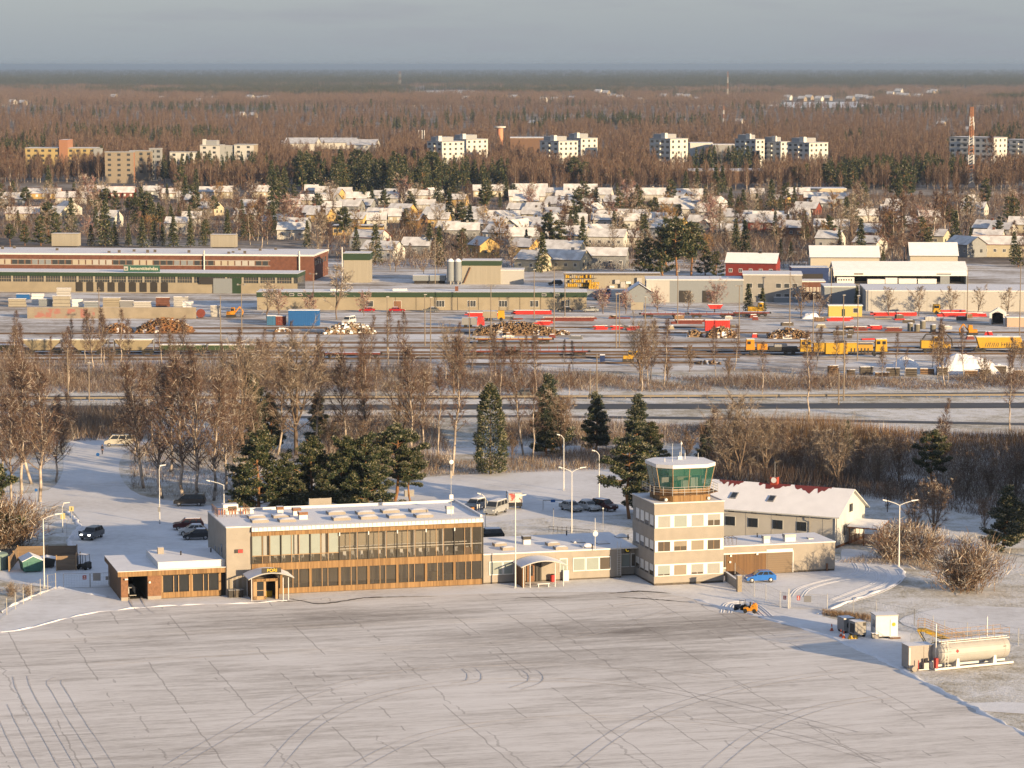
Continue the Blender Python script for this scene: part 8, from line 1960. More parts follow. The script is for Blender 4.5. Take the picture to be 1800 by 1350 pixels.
# ------------------------------------------------------------------ houses of the suburb
M_ROOFSNOW = mat('thin_roof_snow', (0.50, 0.485, 0.475), 0.85, col2=(0.72, 0.715, 0.71), scale=0.35, lo=0.36, hi=0.62)
WALLS = [mat('house_%s' % n, c, 0.8, var=0.06, scale=0.5) for n, c in (('cream', (0.44, 0.40, 0.30)), ('yellow', (0.48, 0.33, 0.12)), ('white', (0.50, 0.49, 0.46)), ('grey', (0.22, 0.23, 0.24)), ('red', (0.20, 0.045, 0.03)), ('brown', (0.15, 0.09, 0.06)))]
WN = ['cream', 'yellow', 'white', 'grey', 'dark red', 'brown']
HOUSES = '''76 350 17 9 0 1 r;128 358 17 10 -3 2 r;166 347 10 9 0 2;208 349 16 9 0 4 r;268 347 10 8 0 3;293 350 9 8 0 2 r;365 347 9 8 0 2;392 349 9 8 0 0;458 347 9 9 0 0;547 346 7 8 0 2;566 347 7 8 0 2;587 353 8 9 -20 1;553 363 14 8 0 0;606 352 7 8 -10 2;630 361 12 9 0 2;669 354 7 8 -20 2;690 352 8 8 -15 3;718 354 8 8 0 2;744 354 10 8 0 2;748 372 9 8 0 2;804 363 9 8 -15 1;860 346 17 9 0 0;932 346 18 9 0 2;926 357 18 9 0 2;925 366 12 9 0 0;975 349 9 8 -10 2;1021 350 17 12 0 2;1063 354 8 9 -15 2;1140 354 18 10 0 2;1109 358 5 8 0 2;1212 354 14 9 0 2;1332 351 7 8 0 2;1434 359 11 8 0 5 r;1473 361 14 9 -25 0;1421 378 11 8 -25 4;1372 363 9 7 -30 1;1709 362 9 7 60 2;1716 379 11 9 -25 2;1573 371 7 7 -20 2;1635 393 9 8 0 3;1518 391 13 9 0 2;22 362 14 9 0 3;40 388 15 10 -5 0 r;95 390 11 9 -28 0;118 378 10 9 -60 2;325 357 8 8 0 3;342 364 9 8 -20 5;368 379 10 8 -28 0;336 398 8 8 0 2;440 374 12 9 -20 2;476 374 6 7 0 3;433 390 10 8 -15 2;512 370 8 8 0 2;563 390 10 9 -25 1;582 377 9 8 0 2;616 374 11 8 -20 3;641 372 9 8 -20 3;706 384 11 9 -25 1;769 390 11 9 -27 0;666 390 10 9 -20 0;622 398 12 9 -20 1;662 404 8 8 0 2;727 403 9 8 -30 5;912 380 9 8 -20 2;937 388 9 8 -20 0;966 388 14 9 -28 5;987 370 14 9 -30 2;1042 372 9 8 -20 2;1030 400 9 8 -20 3;1062 392 9 7 -10 4;1150 402 12 9 -20 0;1184 402 8 8 -25 2;1226 380 14 9 0 2;1234 404 10 8 -20 3;1322 398 10 9 -25 2;1347 408 12 9 -28 4;1386 404 9 9 -35 2;1408 391 9 8 -20 2;1566 384 8 8 0 0;790 418 9 8 -20 0;868 410 11 8 -25 3;882 428 12 9 -40 2;850 453 9 8 -60 1;735 450 11 8 -20 3;650 438 13 9 -35 2 r;672 459 13 9 -30 2;996 434 17 10 -18 0;1060 420 12 8 -15 0;1068 435 15 9 -15 2;1114 434 10 8 -15 2;925 450 9 9 -35 1;937 478 9 9 -35 0;991 463 15 9 -27 0;997 476 14 10 -27 0;1068 473 14 8 -10 3;930 437 15 9 0 3;1462 440 9 8 -25 2;1532 448 10 8 -35 2 r;1655 432 6 8 -30 0;1702 452 13 9 -60 3;1762 452 20 9 -12 0 r;1742 434 11 9 -20 2;1795 444 8 8 -30 0;1766 420 9 8 -35 2;1741 418 10 9 -35 3;1797 410 9 9 -20 0;958 418 9 8 -25 1;838 400 8 8 -20 2;310 412 9 8 -10 2;520 410 10 8 -15 3;1290 420 9 8 -20 2;1600 410 9 8 -15 3;190 400 9 8 -20 2;480 405 12 8 -5 0'''
HM = [(20, 'left edge'), (76, 'yellow roofed row'), (114, 'left roof plant box'), (190, 'tall dark spruces'), (246, 'factory sign'), (305, 'spruces above the factory'), (368, 'bright gabled house'), (392, 'right roof plant box'), (440, 'bushy birches'), (540, 'lone spruce'), (563, 'yellow house'), (630, 'long yellow building'), (670, 'two round spruces'), (722, 'bluish pine'), (769, 'cream gabled house'), (800, 'grey silos'), (860, 'long snowy row'), (926, 'double snowy roofs'), (965, 'dark pines'), (995, 'cream twin houses'), (1021, 'big snowy roof'), (1048, 'pointed spruce'), (1068, 'grey blue house'), (1110, 'round pines'), (1150, 'tall pine grove'), (1212, 'snowy row house'), (1238, 'tall spruce'), (1284, 'spruce pair'), (1326, 'red timber house'), (1355, 'frosty larch'), (1395, 'steep white gable'), (1434, 'brown roofed house'), (1477, 'wide cream house'), (1532, 'red edged roof'), (1580, 'tall bare birches'), (1635, 'grey hip roof'), (1670, 'snowy barn'), (1716, 'sunlit gabled house'), (1762, 'red striped roof'), (1797, 'right edge')]
def rowname(y): return 'far row' if y < 366 else ('second row' if y < 395 else ('third row' if y < 425 else 'nearest row'))
random.seed(33)
XH = []
while len(XH) < 44:
 px, py = random.uniform(470, 1540), random.uniform(352, 424)
 if all(abs(px - float(h.split()[0])) > 15 or abs(py - float(h.split()[1])) > 7 for h in HOUSES.split(';') + XH) and not 575 < px < 685: XH.append('%.0f %.0f %.0f %d %d %d' % (px, py, random.uniform(9, 15), random.choice((8, 9)), random.choice((-28, -20, -5, 60)), random.choice((0, 2, 2, 3, 1, 5))))
HOUSES += ';' + ';'.join(XH)
random.seed(31)
for hs in HOUSES.split(';'):
 q = hs.split(); px, py, W_, D_, rz, wi = [float(v) for v in q[:6]]; red = len(q) > 6
 X, Y = G(px, py); wi = int(wi); eave = random.uniform(2.9, 3.5) if py < 400 else random.uniform(3.2, 4.6)
 lb = '%s %shouse in the %s %s' % (WN[wi], 'red-roofed ' if red else ('gabled ' if abs(rz) > 14 else 'long-roofed '), rowname(py), where(px, HM))
 gable('gabled_house', unique(lb, ['small', 'second']), 'house', X, Y + D_ * 0.6, W_, D_, eave, D_ * random.uniform(0.28, 0.36), R(rz + random.uniform(-3, 3)), WALLS[wi], M_REDROOF if red else None, None, 'houses of the suburb', 1, random.choice([M_RBRICK, M_PLINTH, None, M_PANELG]), red_edge=red, simple=py < 400)
X, Y, w, h = box_at(585, 672, 414, 395, 9); t, r, w, h = shed('yellow_school', 'long yellow building with a dark flat roof and white windows among the houses', 'building', 585, 672, 414, 396, 9, WALLS[1], R(-2), M_DARK, 0.9); win_row(t, w * 0.02, w * 0.95, 9, 1.2, 2.6, gap=0.4)
t, r, w, h = shed('flat_school', 'low brown building with a wide flat snowy roof behind the tall spruce', 'building', 1212, 1346, 322, 300, 40, WALLS[5], R(-1))
t, r, w, h = shed('market_hall', 'long flat-roofed pale hall behind the brown roofed house', 'building', 1420, 1488, 342, 331, 18, WALLS[0], R(0))

# ------------------------------------------------------------------ apartment blocks
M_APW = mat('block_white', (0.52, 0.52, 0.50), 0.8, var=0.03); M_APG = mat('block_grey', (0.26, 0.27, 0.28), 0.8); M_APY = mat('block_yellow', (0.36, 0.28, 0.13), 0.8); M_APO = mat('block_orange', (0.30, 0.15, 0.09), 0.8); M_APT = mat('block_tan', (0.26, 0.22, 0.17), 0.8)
def block(label, pc, pb, pt, wl, wr, rz, front, side, storeys, roofm=M_APG, stairs=True, wins=True):
 """corner nearest the camera at pixel column pc; right face wr metres (towards the sun), left face wl metres"""
 X, Y = G(pc, pb); h = height_at(pc, pt, X, Y); t = thing('apartment_block', label, 'apartment block', (X, Y, 0), R(rz), 'apartment blocks')
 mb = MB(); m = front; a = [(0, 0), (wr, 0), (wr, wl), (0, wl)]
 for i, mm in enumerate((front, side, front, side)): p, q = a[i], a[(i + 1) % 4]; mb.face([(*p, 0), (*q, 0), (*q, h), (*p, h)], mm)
 mb.build('wall', t); mb = MB(); mb.box(-0.2, wr + 0.2, -0.2, wl + 0.2, h, h + 0.5, roofm, M_SNOW); r = mb.build('roof', t)
 if stairs:
  mb = MB(); mb.box(wr * 0.1, wr * 0.75, wl * 0.35, wl * 0.9, h + 0.5, h + 3.2, roofm, M_SNOW); mb.box(wr * 0.05, wr * 0.2, wl * 0.3, wl * 0.5, h + 0.5, h + 4.0, front); mb.build('penthouse', r)
 if wins:
  fh = h / storeys
  for s in range(1, storeys):
   z = s * fh + fh * 0.35
   n = max(2, int(wr / 4.5))
   for k in range(n): x = wr * (k + 0.3) / n; MB().box(x, x + 1.9, -0.05, -0.003, z, z + fh * 0.45, M_WIN).build('window', t)
   n = max(2, int(wl / 4.5))
   for k in range(n if wl > 6 else 0): y = wl * (k + 0.25) / n; MB().box(-0.06, -0.003, y, y + 2.4, z, z + fh * 0.45, M_WIN).build('window', t)
   if wl > 12: mb = MB(); mb.box(-1.2, -0.07, wl * 0.45, wl * 0.75, z - fh * 0.3, z + fh * 0.05, M_APW); mb.build('balcony', t)
 return t
for a in (('white block with a shaded left face, left of the orange tower', 777, 302, 250, 14, 20, 45, M_APW, M_APW, 6), ('white block nearest the orange tower, behind its twin', 820, 297, 246, 15, 20, 45, M_APW, M_APW, 6),
   ('white block in the middle behind bare birches, left part', 982, 303, 249, 17, 18, 45, M_APW, M_APW, 6), ('white block in the middle behind bare birches, right part', 1021, 298, 244, 14, 16, 45, M_APW, M_APW, 6),
   ('white block left of the low snowy annex on the right', 1178, 303, 245, 18, 17, 45, M_APW, M_APW, 6), ('leftmost white block of the right trio', 1328, 300, 246, 18, 9, 45, M_APW, M_APW, 6), ('middle white block of the right trio', 1372, 300, 250, 16, 9, 45, M_APW, M_APW, 6), ('rightmost white block of the right trio with a broad sunlit face', 1422, 305, 252, 18, 19, 45, M_APW, M_APW, 6),
   ('white tower block behind the red and white mast', 1746, 310, 243, 32, 16, 50, M_APW, M_APW, 7, M_APG, False), ('white block cut by the right edge of the photo', 1812, 305, 247, 20, 14, 50, M_APW, M_APW, 7, M_APG, False),
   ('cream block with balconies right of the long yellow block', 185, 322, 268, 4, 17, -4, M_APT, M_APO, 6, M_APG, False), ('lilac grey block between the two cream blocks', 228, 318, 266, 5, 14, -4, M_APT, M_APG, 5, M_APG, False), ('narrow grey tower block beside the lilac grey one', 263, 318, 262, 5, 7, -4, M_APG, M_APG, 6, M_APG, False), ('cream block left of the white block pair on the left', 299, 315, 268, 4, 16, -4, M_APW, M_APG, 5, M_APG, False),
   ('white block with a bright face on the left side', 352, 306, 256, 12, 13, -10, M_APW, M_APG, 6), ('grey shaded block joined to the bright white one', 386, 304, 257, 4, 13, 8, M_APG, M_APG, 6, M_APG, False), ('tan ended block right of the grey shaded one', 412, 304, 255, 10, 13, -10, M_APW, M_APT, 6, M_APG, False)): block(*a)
t = block('long yellow block with an orange stair tower on the far left', 45, 305, 261, 16, 45, -3, M_APY, M_APT, 5, M_APG, False)
mb = MB(); mb.box(22, 27.5, -1.0, 16, 0, 21.5, M_APO, M_SNOW); mb.build('stair_tower', t); mb = MB(); mb.box(44, 48, -0.5, 10, 0, 16, M_APG); mb.build('annex', t)
shed('office_annex', 'low snowy annex between the white blocks on the right', 'building', 1213, 1253, 290, 251, 20, M_APW, R(0)); shed('flat_annex', 'dark flat building left of the right trio of blocks', 'building', 1253, 1292, 292, 254, 20, M_APG, R(0)); shed('flat_shop', 'long low snowy roof left of the middle blocks', 'building', 897, 985, 285, 242, 30, WALLS[5], R(0))
for i, (a, b, pb, pt, lb) in enumerate(((478, 510, 262, 249, 'small snowy hall left of the big factory roofs'), (500, 556, 266, 244, 'big snowy factory roof left of its twin far away'), (560, 625, 262, 244, 'big snowy factory roof right of its twin far away'), (610, 662, 268, 247, 'snowy hall with a sunlit front right of the factory roofs'), (690, 728, 264, 255, 'low snowy hall left of the white block pair'), (1090, 1135, 272, 262, 'long low snowy roof left of the shaded block'))):
 X, Y, w, h = box_at(a, b, pb, pt, 40); gable('factory_roof', lb, 'factory', X + w / 2, Y + 25, w, 45, h * 0.6, h * 0.42, R(-2), WALLS[2], None, None, win=0)
X, Y = G(879, 262); h = height_at(879, 222, X, Y); t = thing('water_tower', 'orange and white tower with a flat white cap rising above the birch wood', 'tower', (X, Y, 0))
mb = MB(); mb.lathe([(2.6, 0), (2.6, h * 0.42)], M_APO, 20); mb.lathe([(2.6, h * 0.42), (2.6, h * 0.9)], mat('tower_salmon', (0.55, 0.24, 0.14), 0.7), 20); mb.build('shaft', t); mb = MB(); mb.lathe([(2.6, h * 0.9), (4.8, h * 0.94), (4.8, h), (0.5, h + 0.3)], M_APW, 24); mb.build('cap', t)
def lattice(px, pb, pt, label, w, w2, bands, name='radio_mast'):
 X, Y = G(px, pb); h = height_at(px, pt, X, Y); t = thing(name, label, 'mast', (X, Y, 0)); n = bands
 for i in range(n):
  z0, z1 = h * i / n, h * (i + 1) / n; a, b = w + (w2 - w) * i / n, w + (w2 - w) * (i + 1) / n; m = M_APO if (n - i) % 2 else M_WHITEM; mb = MB()
  for sx, sy in ((-1, -1), (1, -1), (1, 1), (-1, 1)): mb.tube((sx * a, sy * a, z0), (sx * b, sy * b, z1), 0.22, 0.2, m, 4)
  for k in range(3):
   f0, f1 = k / 3, (k + 1) / 3; za, zb = z0 + (z1 - z0) * f0, z0 + (z1 - z0) * f1; ra, rb = a + (b - a) * f0, a + (b - a) * f1
   for s in (-1, 1): mb.tube((-ra, s * ra, za), (rb, s * rb, zb), 0.13, 0.13, m, 4); mb.tube((s * ra, -ra, za), (s * rb, rb, zb), 0.13, 0.13, m, 4)
  mb.build('section', t)
 return t, h
t, h = lattice(1706, 322, 188, 'tall red and white lattice mast in front of the white tower block', 1.9, 0.9, 8)
mb = MB(); mb.tube((0, 0, h * 0.6), (0, 0, h), 0.9, 0.7, M_APO, 8); mb.tube((1.2, 0, h * 0.7), (1.2, 0, h * 0.8), 0.6, 0.6, M_CREAMC, 8); mb.build('antenna', t)
lattice(1279, 176, 126, 'thin distant mast above the far woods right of centre', 1.2, 0.8, 5); lattice(703, 152, 125, 'pale distant mast breaking the horizon left of centre', 3, 2.6, 5); lattice(1272, 215, 186, 'thin white mast standing in the birch wood right of centre', 0.7, 0.5, 4)
for px, lb in ((736, 'left'), (742, 'middle'), (746, 'right')): X, Y = G(px, 262); tag(MB().tube((0, 0, 0), (0, 0, 15), 0.4, 0.3, M_WHITEM, 6).lathe([(0.5, 15), (0.1, 15.6)], M_WHITEM, 6).build('chimney_pipe', None, (X, Y, 0)), lb + ' one of three thin pale chimneys left of the white blocks', 'chimney', 'thin chimneys')
random.seed(41)
FAR = [(22, 184), (40, 185), (200, 175), (286, 178), (350, 182), (378, 178), (440, 176), (455, 178), (468, 177), (425, 206), (445, 207), (905, 176), (955, 180), (975, 180), (1006, 178), (1052, 166), (1065, 168), (1077, 174), (1090, 176), (1125, 181), (1167, 174), (1195, 174), (1208, 175), (1225, 180), (1385, 176), (1410, 178), (1422, 176), (1440, 178), (1455, 177), (1495, 178), (1510, 175), (1520, 176), (1530, 178), (1565, 170), (1580, 172), (1592, 173), (1615, 174), (1636, 168), (1642, 166), (1580, 165), (820, 178), (1200, 218), (1300, 218), (937, 221), (1655, 222), (1700, 232)]
for i, (px, py) in enumerate(FAR):
 X, Y = G(px, py); k = Y / 2600
 gable('distant_house', unique('tiny pale house in the far woods ' + where(px, [(22, 'left edge'), (200, 'long yellow block'), (350, 'left white blocks'), (440, 'left factory roofs'), (560, 'factory roofs'), (703, 'pale distant mast'), (820, 'white block pair'), (905, 'orange tower'), (1006, 'middle white blocks'), (1077, 'middle clearing'), (1178, 'shaded block'), (1279, 'thin distant mast'), (1372, 'right trio of blocks'), (1440, 'snowy field'), (1520, 'field edge'), (1590, 'right hand clearing'), (1640, 'upper right clearing'), (1706, 'red and white mast')])), 'house', X, Y, 7 * k, 5 * k, 2.4 * k, 2.2 * k, R(-40), M_APT if i % 3 else M_APW, None, None, 'houses in the far woods', 0, simple=True)
sheet('snowy_field', pix([(1350, 186), (1380, 180), (1520, 179), (1545, 184), (1500, 189), (1400, 190)]), 0.3, M_PACK); sheet('snowy_field', pix([(690, 168), (720, 160), (830, 158), (850, 163), (780, 168)]), 0.3, M_GRASS)
# ------------------------------------------------------------------ trees one can tell apart, nearest first
KD = {'B': (BIRCH, 'birch_tree', 'bare birch', 'tree'), 'S': (SLIM, 'birch_tree', 'slender bare birch', 'tree'), 'R': (ROUND, 'bare_tree', 'frosty spreading bare tree', 'tree'), 'U': (BUSHY, 'bare_tree', 'bushy brown bare tree', 'tree'), 'P': (PINE, 'pine_tree', 'dark pine', 'tree'), 'F': (PINEFROST, 'pine_tree', 'frosted bluish pine', 'tree'), 'C': (SPRUCE, 'spruce_tree', 'pointed spruce', 'tree'), 'O': (COLUMN, 'conifer_tree', 'broad dense conical conifer', 'tree'), 'H': (SHRUB, 'bare_shrub', 'brown bare shrub', 'shrub'), 'W': (SHRUBFROST, 'bare_shrub', 'big frosted bare shrub', 'shrub')}
NEAR = '''B 38 868 640;B 70 882 655;B 20 880 690;B 98 848 700;B 55 850 640;B 252 858 640;B 285 876 650;B 322 882 630;B 350 884 650;B 238 812 690;B 300 830 640;B 376 880 660;B 398 862 668;S 342 800 605;B 412 850 670;R 430 806 610;B 270 800 640;F 442 800 655;F 476 792 690;B 488 800 640;R 521 800 605;S 555 790 600;F 562 782 690;B 610 792 625;S 648 800 610;B 652 800 650;R 702 792 660;B 726 804 605;B 742 792 650;S 795 836 590;S 770 800 640;S 920 800 610;S 937 812 660;S 880 762 610;S 945 702 585;P 456 906 755 1.1 0;P 506 902 792 0.95 1;P 548 903 764 1.0 0;P 592 906 770 1.0 1;P 614 905 765 0.9 0;P 655 906 762 1.0 1;P 693 886 752 1.15 2;P 640 892 790 1 0;P 722 886 792 1 2;P 527 909 846 1.1 0;P 572 909 828 0.9 1;O 862 834 675;F 972 792 656;F 960 802 702;U 986 802 702;F 1048 792 688;F 1116 802 692;P 1144 818 740 1 0;P 1106 912 770 1.15 2;P 1128 902 800 1 1;F 1242 814 738;C 1490 806 738;P 1640 864 758 0.9 2;F 1762 968 852 1.2;F 1797 946 882;P -32 968 775 1.0 0;W 8 966 880 1.3;R 1300 852 705;R 1282 850 735;R 1346 852 742;R 1472 862 745;R 1440 856 765;R 1542 862 772;B 1386 824 742;S 1420 742 580;S 1340 692 600;B 1660 862 738;S 1655 802 700;U 1640 948 855 1.2;W 1696 1038 955 1.25;H 1590 972 915 1.2;H 1562 986 932 1.3;H 1622 988 930 1.2;U 1606 954 878;S 1775 757 620;R 1126 674 572;S 1166 682 560;R 798 692 580;S 683 642 545;S 1290 652 570;S 1484 662 600;S 1590 662 610;S 1640 652 580;U 110 800 730;U 60 800 720;B 130 770 690;B 5 850 690;S 150 640 560;U 215 780 725;B 450 830 700;U 640 810 745;U 585 806 740;S 1000 702 640;U 900 808 760;U 1210 820 760;B 1330 830 735;C 1840 900 740;P 1860 930 770;C 1880 880 720;P 1905 960 800;C 1850 860 730;C 1920 905 740;P 1890 990 840;C 1945 870 700;C 1832 935 800;U 1400 840 770;U 1510 850 790;U 1580 850 780;B 1262 836 720;U 1700 870 800;U 1740 880 810;U 1785 880 800;U 1680 880 830;U 1560 900 850;U 1730 935 880;S 600 690 600;B 560 700 625;B 505 705 620;S 460 650 575;B 660 700 630;B 740 705 640;H 20 1048 1024 0.9;H 50 1048 1028 0.9;S 232 672 560;S 178 640 540;S 30 640 545;S 285 650 560;S 125 640 560;S 395 690 600;S 420 700 590'''  # conifers past the right edge stand out of view and shade the scrub
NM = [(8, 'left photo edge'), (60, 'left birch clump'), (110, 'short lamp post'), (180, 'snowy road'), (209, 'beige van'), (285, 'island pole'), (327, 'black people carrier'), (394, 'armed lamp post'), (452, 'darkest terminal pine'), (521, 'roof vents'), (563, 'white roof panel'), (620, 'terminal skylights'), (693, 'high-crowned pine'), (745, 'terminal roof end'), (793, 'roof mast'), (862, 'conical conifer'), (905, 'white apron mast'), (985, 'snowed-in cars'), (1053, 'slim lamp post'), (1106, 'tower pine'), (1197, 'tower cab'), (1242, 'small frosted pine'), (1300, 'house roof patches'), (1380, 'red chimney'), (1440, 'house ridge'), (1500, 'white gable'), (1580, 'double-armed lamp'), (1640, 'lone right pine'), (1696, 'big drive shrub'), (1762, 'far right pine'), (1797, 'right photo edge')]
random.seed(51)
for s in NEAR.split(';'):
 q = s.split(); K, nm, ad, cat = KD[q[0]]; px, pb, pt = float(q[1]), float(q[2]), float(q[3]); X, Y = G(px, pb); h = height_at(px, pt, X, Y)
 zone = ' beyond the motorway' if pb < 712 else (' on the rough strip' if pb < 790 else '')
 K.place(nm, X, Y, h, unique(ad + zone + ' ' + where(px, NM), ['tall', 'low', 'leaning', 'pale']), cat, None, float(q[4]) if len(q) > 4 else 1.0, None, int(q[5]) if len(q) > 5 else None)
FK = {'b': (FBIRCH, 'birch_tree', 'bare birch'), 'g': (FGREY, 'bare_tree', 'greyish bare tree'), 'r': (FROSE, 'bare_tree', 'rosy round bare tree'), 'o': (FOCHRE, 'bare_tree', 'ochre brown bare tree'), 's': (FSPRUCE, 'spruce_tree', 'dark spruce'), 'p': (FPINE, 'pine_tree', 'round green pine')}
MID = '''g 1563 556 508;g 1615 556 506;g 1670 556 506;g 1720 556 508;g 1772 556 508;r 1060 552 512;r 1100 552 516;r 1155 552 514;r 1256 551 504;r 490 558 514;r 545 560 522;r 640 556 520;g 592 562 472;g 470 566 500;g 1210 552 514;g 1408 560 505;g 1440 565 515;s 1315 553 498;s 1340 551 505;s 1506 545 502;p 1140 484 416;p 1165 487 396;p 1190 488 384;p 1215 486 392;p 1240 484 430;p 1258 488 440;p 1172 472 380;p 1122 470 420;p 965 446 374;p 986 448 386;s 953 479 408;p 1097 432 392;s 1012 418 362;s 540 436 388;s 400 424 368;p 18 434 394;p 44 432 392;p 72 432 378;p 100 430 372;s 160 432 394;s 185 433 350;s 202 433 388;s 226 433 392;s 250 436 382;s 270 432 388;s 286 432 394;s 305 434 376;s 335 434 384;s 358 432 388;s 425 392 350;s 430 420 375;s 482 382 302;s 490 364 312;p 516 352 322;s 654 370 328;p 676 374 334;p 722 372 334;s 790 395 330;s 1048 376 328;p 1090 382 334;p 1112 388 340;p 1150 380 345;p 1192 404 358;s 1240 372 324;s 1284 382 330;s 1306 384 332;s 1330 380 340;s 1356 374 314;s 1396 370 328;s 1266 408 358;s 1475 440 402;s 1380 394 374;p 1405 402 375;s 1000 350 330;s 1030 352 332;s 1085 345 322;p 1010 332 276;p 1030 330 282;s 1000 326 286;p 1090 332 300;p 1106 330 296;s 1205 345 300;s 1225 350 296;s 1258 356 292;p 1400 330 292;p 1420 332 286;p 1450 334 288;p 1478 334 284;p 1500 336 290;p 1575 348 284;p 1590 350 280;p 1602 346 290;s 1580 356 300;p 720 346 300;s 770 364 302;s 785 360 310;p 860 350 318;s 820 352 322;s 1270 340 290;s 130 345 318;s 85 336 290;p 320 346 290;s 345 340 296;s 370 330 290;p 395 326 288;p 420 330 286;p 1790 470 428;s 1552 476 440;s 1372 452 420;s 1390 456 424;p 1330 300 268;b 1570 470 350;b 1590 468 348;b 1555 465 365;b 1610 466 372;b 1638 440 340;b 1660 420 330;b 1685 400 320;b 1540 440 370;g 1500 470 430;g 650 470 430;g 695 478 428;g 745 486 440;g 770 480 430;s 772 470 398;g 560 466 400;b 575 470 395;g 610 440 400;b 870 470 420;g 900 478 430;b 815 468 410;b 460 436 350;b 440 430 360;b 415 430 350;b 470 430 370;b 1745 330 240;b 20 335 260;b 30 345 290'''
random.seed(61)
RND = []
for i in range(340):
 y = random.uniform(352, 468); x = random.uniform(-10, 1810)
 if y > 425 and x < 590: y = random.uniform(352, 424)
 k = random.choices('bgrosp', (28, 30, 5, 9, 16, 14))[0]; h = random.uniform(7, 15) if k in 'sp' else random.uniform(6, 14)
 RND.append((k, x, y, h))
def midtree(k, px, pb, h):
 K, nm, ad = FK[k]; X, Y = G(px, pb)
 lb = '%s %s' % (ad, 'in the yard' if pb > 500 else ('behind the far row' if pb < 350 else 'among the ' + rowname(pb).replace(' row', '-row houses'))) + ' ' + where(px, LANDMARKS if pb > 500 else HM)
 K.place(nm, X, Y, h, unique(lb, ['tall', 'low', 'slight', 'dense', 'pale']), 'tree', 'trees among the houses' if pb < 500 else 'trees of the yard')
for i in range(64):
 px = random.uniform(-10, 1800); pb = random.uniform(646, 690); K = random.choice((SLIM, SLIM, BIRCH, BUSHY)); X, Y = G(px, pb); nm = 'bare_tree' if K is BUSHY else 'birch_tree'
 K.place(nm, X, Y, random.uniform(7, 14) if K is not BUSHY else random.uniform(4, 7), unique('%s below the yard %s' % ('bushy bare tree' if K is BUSHY else 'thin bare birch', where(px, LANDMARKS)), ['tall', 'low', 'pale', 'forked']), 'tree', 'trees on the yard verge', 0.9)
for s in MID.split(';'):
 k, px, pb, pt = s.split(); px, pb, pt = float(px), float(pb), float(pt); X, Y = G(px, pb); midtree(k, px, pb, height_at(px, pt, X, Y))
for k, px, pb, h in RND: midtree(k, px, pb, h)
for i in range(58):                      # the belt of spruces and pines behind the houses
 px = random.uniform(470, 768); pb = random.uniform(318, 347); midtree(random.choice('ssp'), px, pb, random.uniform(14, 21))

# ------------------------------------------------------------------ thickets nobody could count
def thicket(name, poly, n, h, twigs, frost=0.1, w=0.05, seed=1, lean=0.35, clump=0.5):
 rg = np.random.default_rng(seed); C = TB(seed); P = np.array(pix(poly)); lo, hi = P.min(0), P.max(0)
 pts = np.zeros((0, 2))
 while len(pts) < n:
  q = rg.uniform(lo, hi, (n * 2, 2)); inside = np.zeros(len(q), bool); j = len(P) - 1
  for i in range(len(P)):
   c_ = ((P[i, 1] > q[:, 1]) != (P[j, 1] > q[:, 1])) & (q[:, 0] < (P[j, 0] - P[i, 0]) * (q[:, 1] - P[i, 1]) / (P[j, 1] - P[i, 1] + 1e-12) + P[i, 0]); inside ^= c_; j = i
  f = np.sin(q[:, 0] * 0.21 + seed) * np.sin(q[:, 1] * 0.17 + 2 * seed) + 0.6 * np.sin(q[:, 0] * 0.53 + q[:, 1] * 0.31)
  pts = np.concatenate([pts, q[inside & (f > clump * 1.2 - 1.2 + rg.normal(0, 0.4, len(q)))]])
 pts = pts[:n]; b = np.concatenate([pts, np.zeros((n, 1))], 1); hh = h * rg.uniform(0.35, 1.1, n) * (0.75 + 0.35 * np.sin(pts[:, 0] * 0.11 + seed))
 d = np.stack([rg.normal(0, lean, n), rg.normal(0, lean, n), np.ones(n)], 1); up = rg.uniform(0, 0.55, n)[:, None] * hh[:, None]
 b2 = b + d * up * (rg.random(n) < 0.65)[:, None]
 C.tris(b2, b + d * hh[:, None], w, (list(twigs) + [M_TWIG_FROST], [(1 - frost) / len(twigs)] * len(twigs) + [frost]))
 o = bpy.data.objects.new(name, C.mesh(name)); COL.objects.link(o); o['kind'] = 'stuff'; o['label'] = 'bare thicket'; return o
BR, RD2, GY, OC = M_TWIG_BROWN, M_TWIG_RED, M_TWIG_GREY, M_TWIG_OCHRE
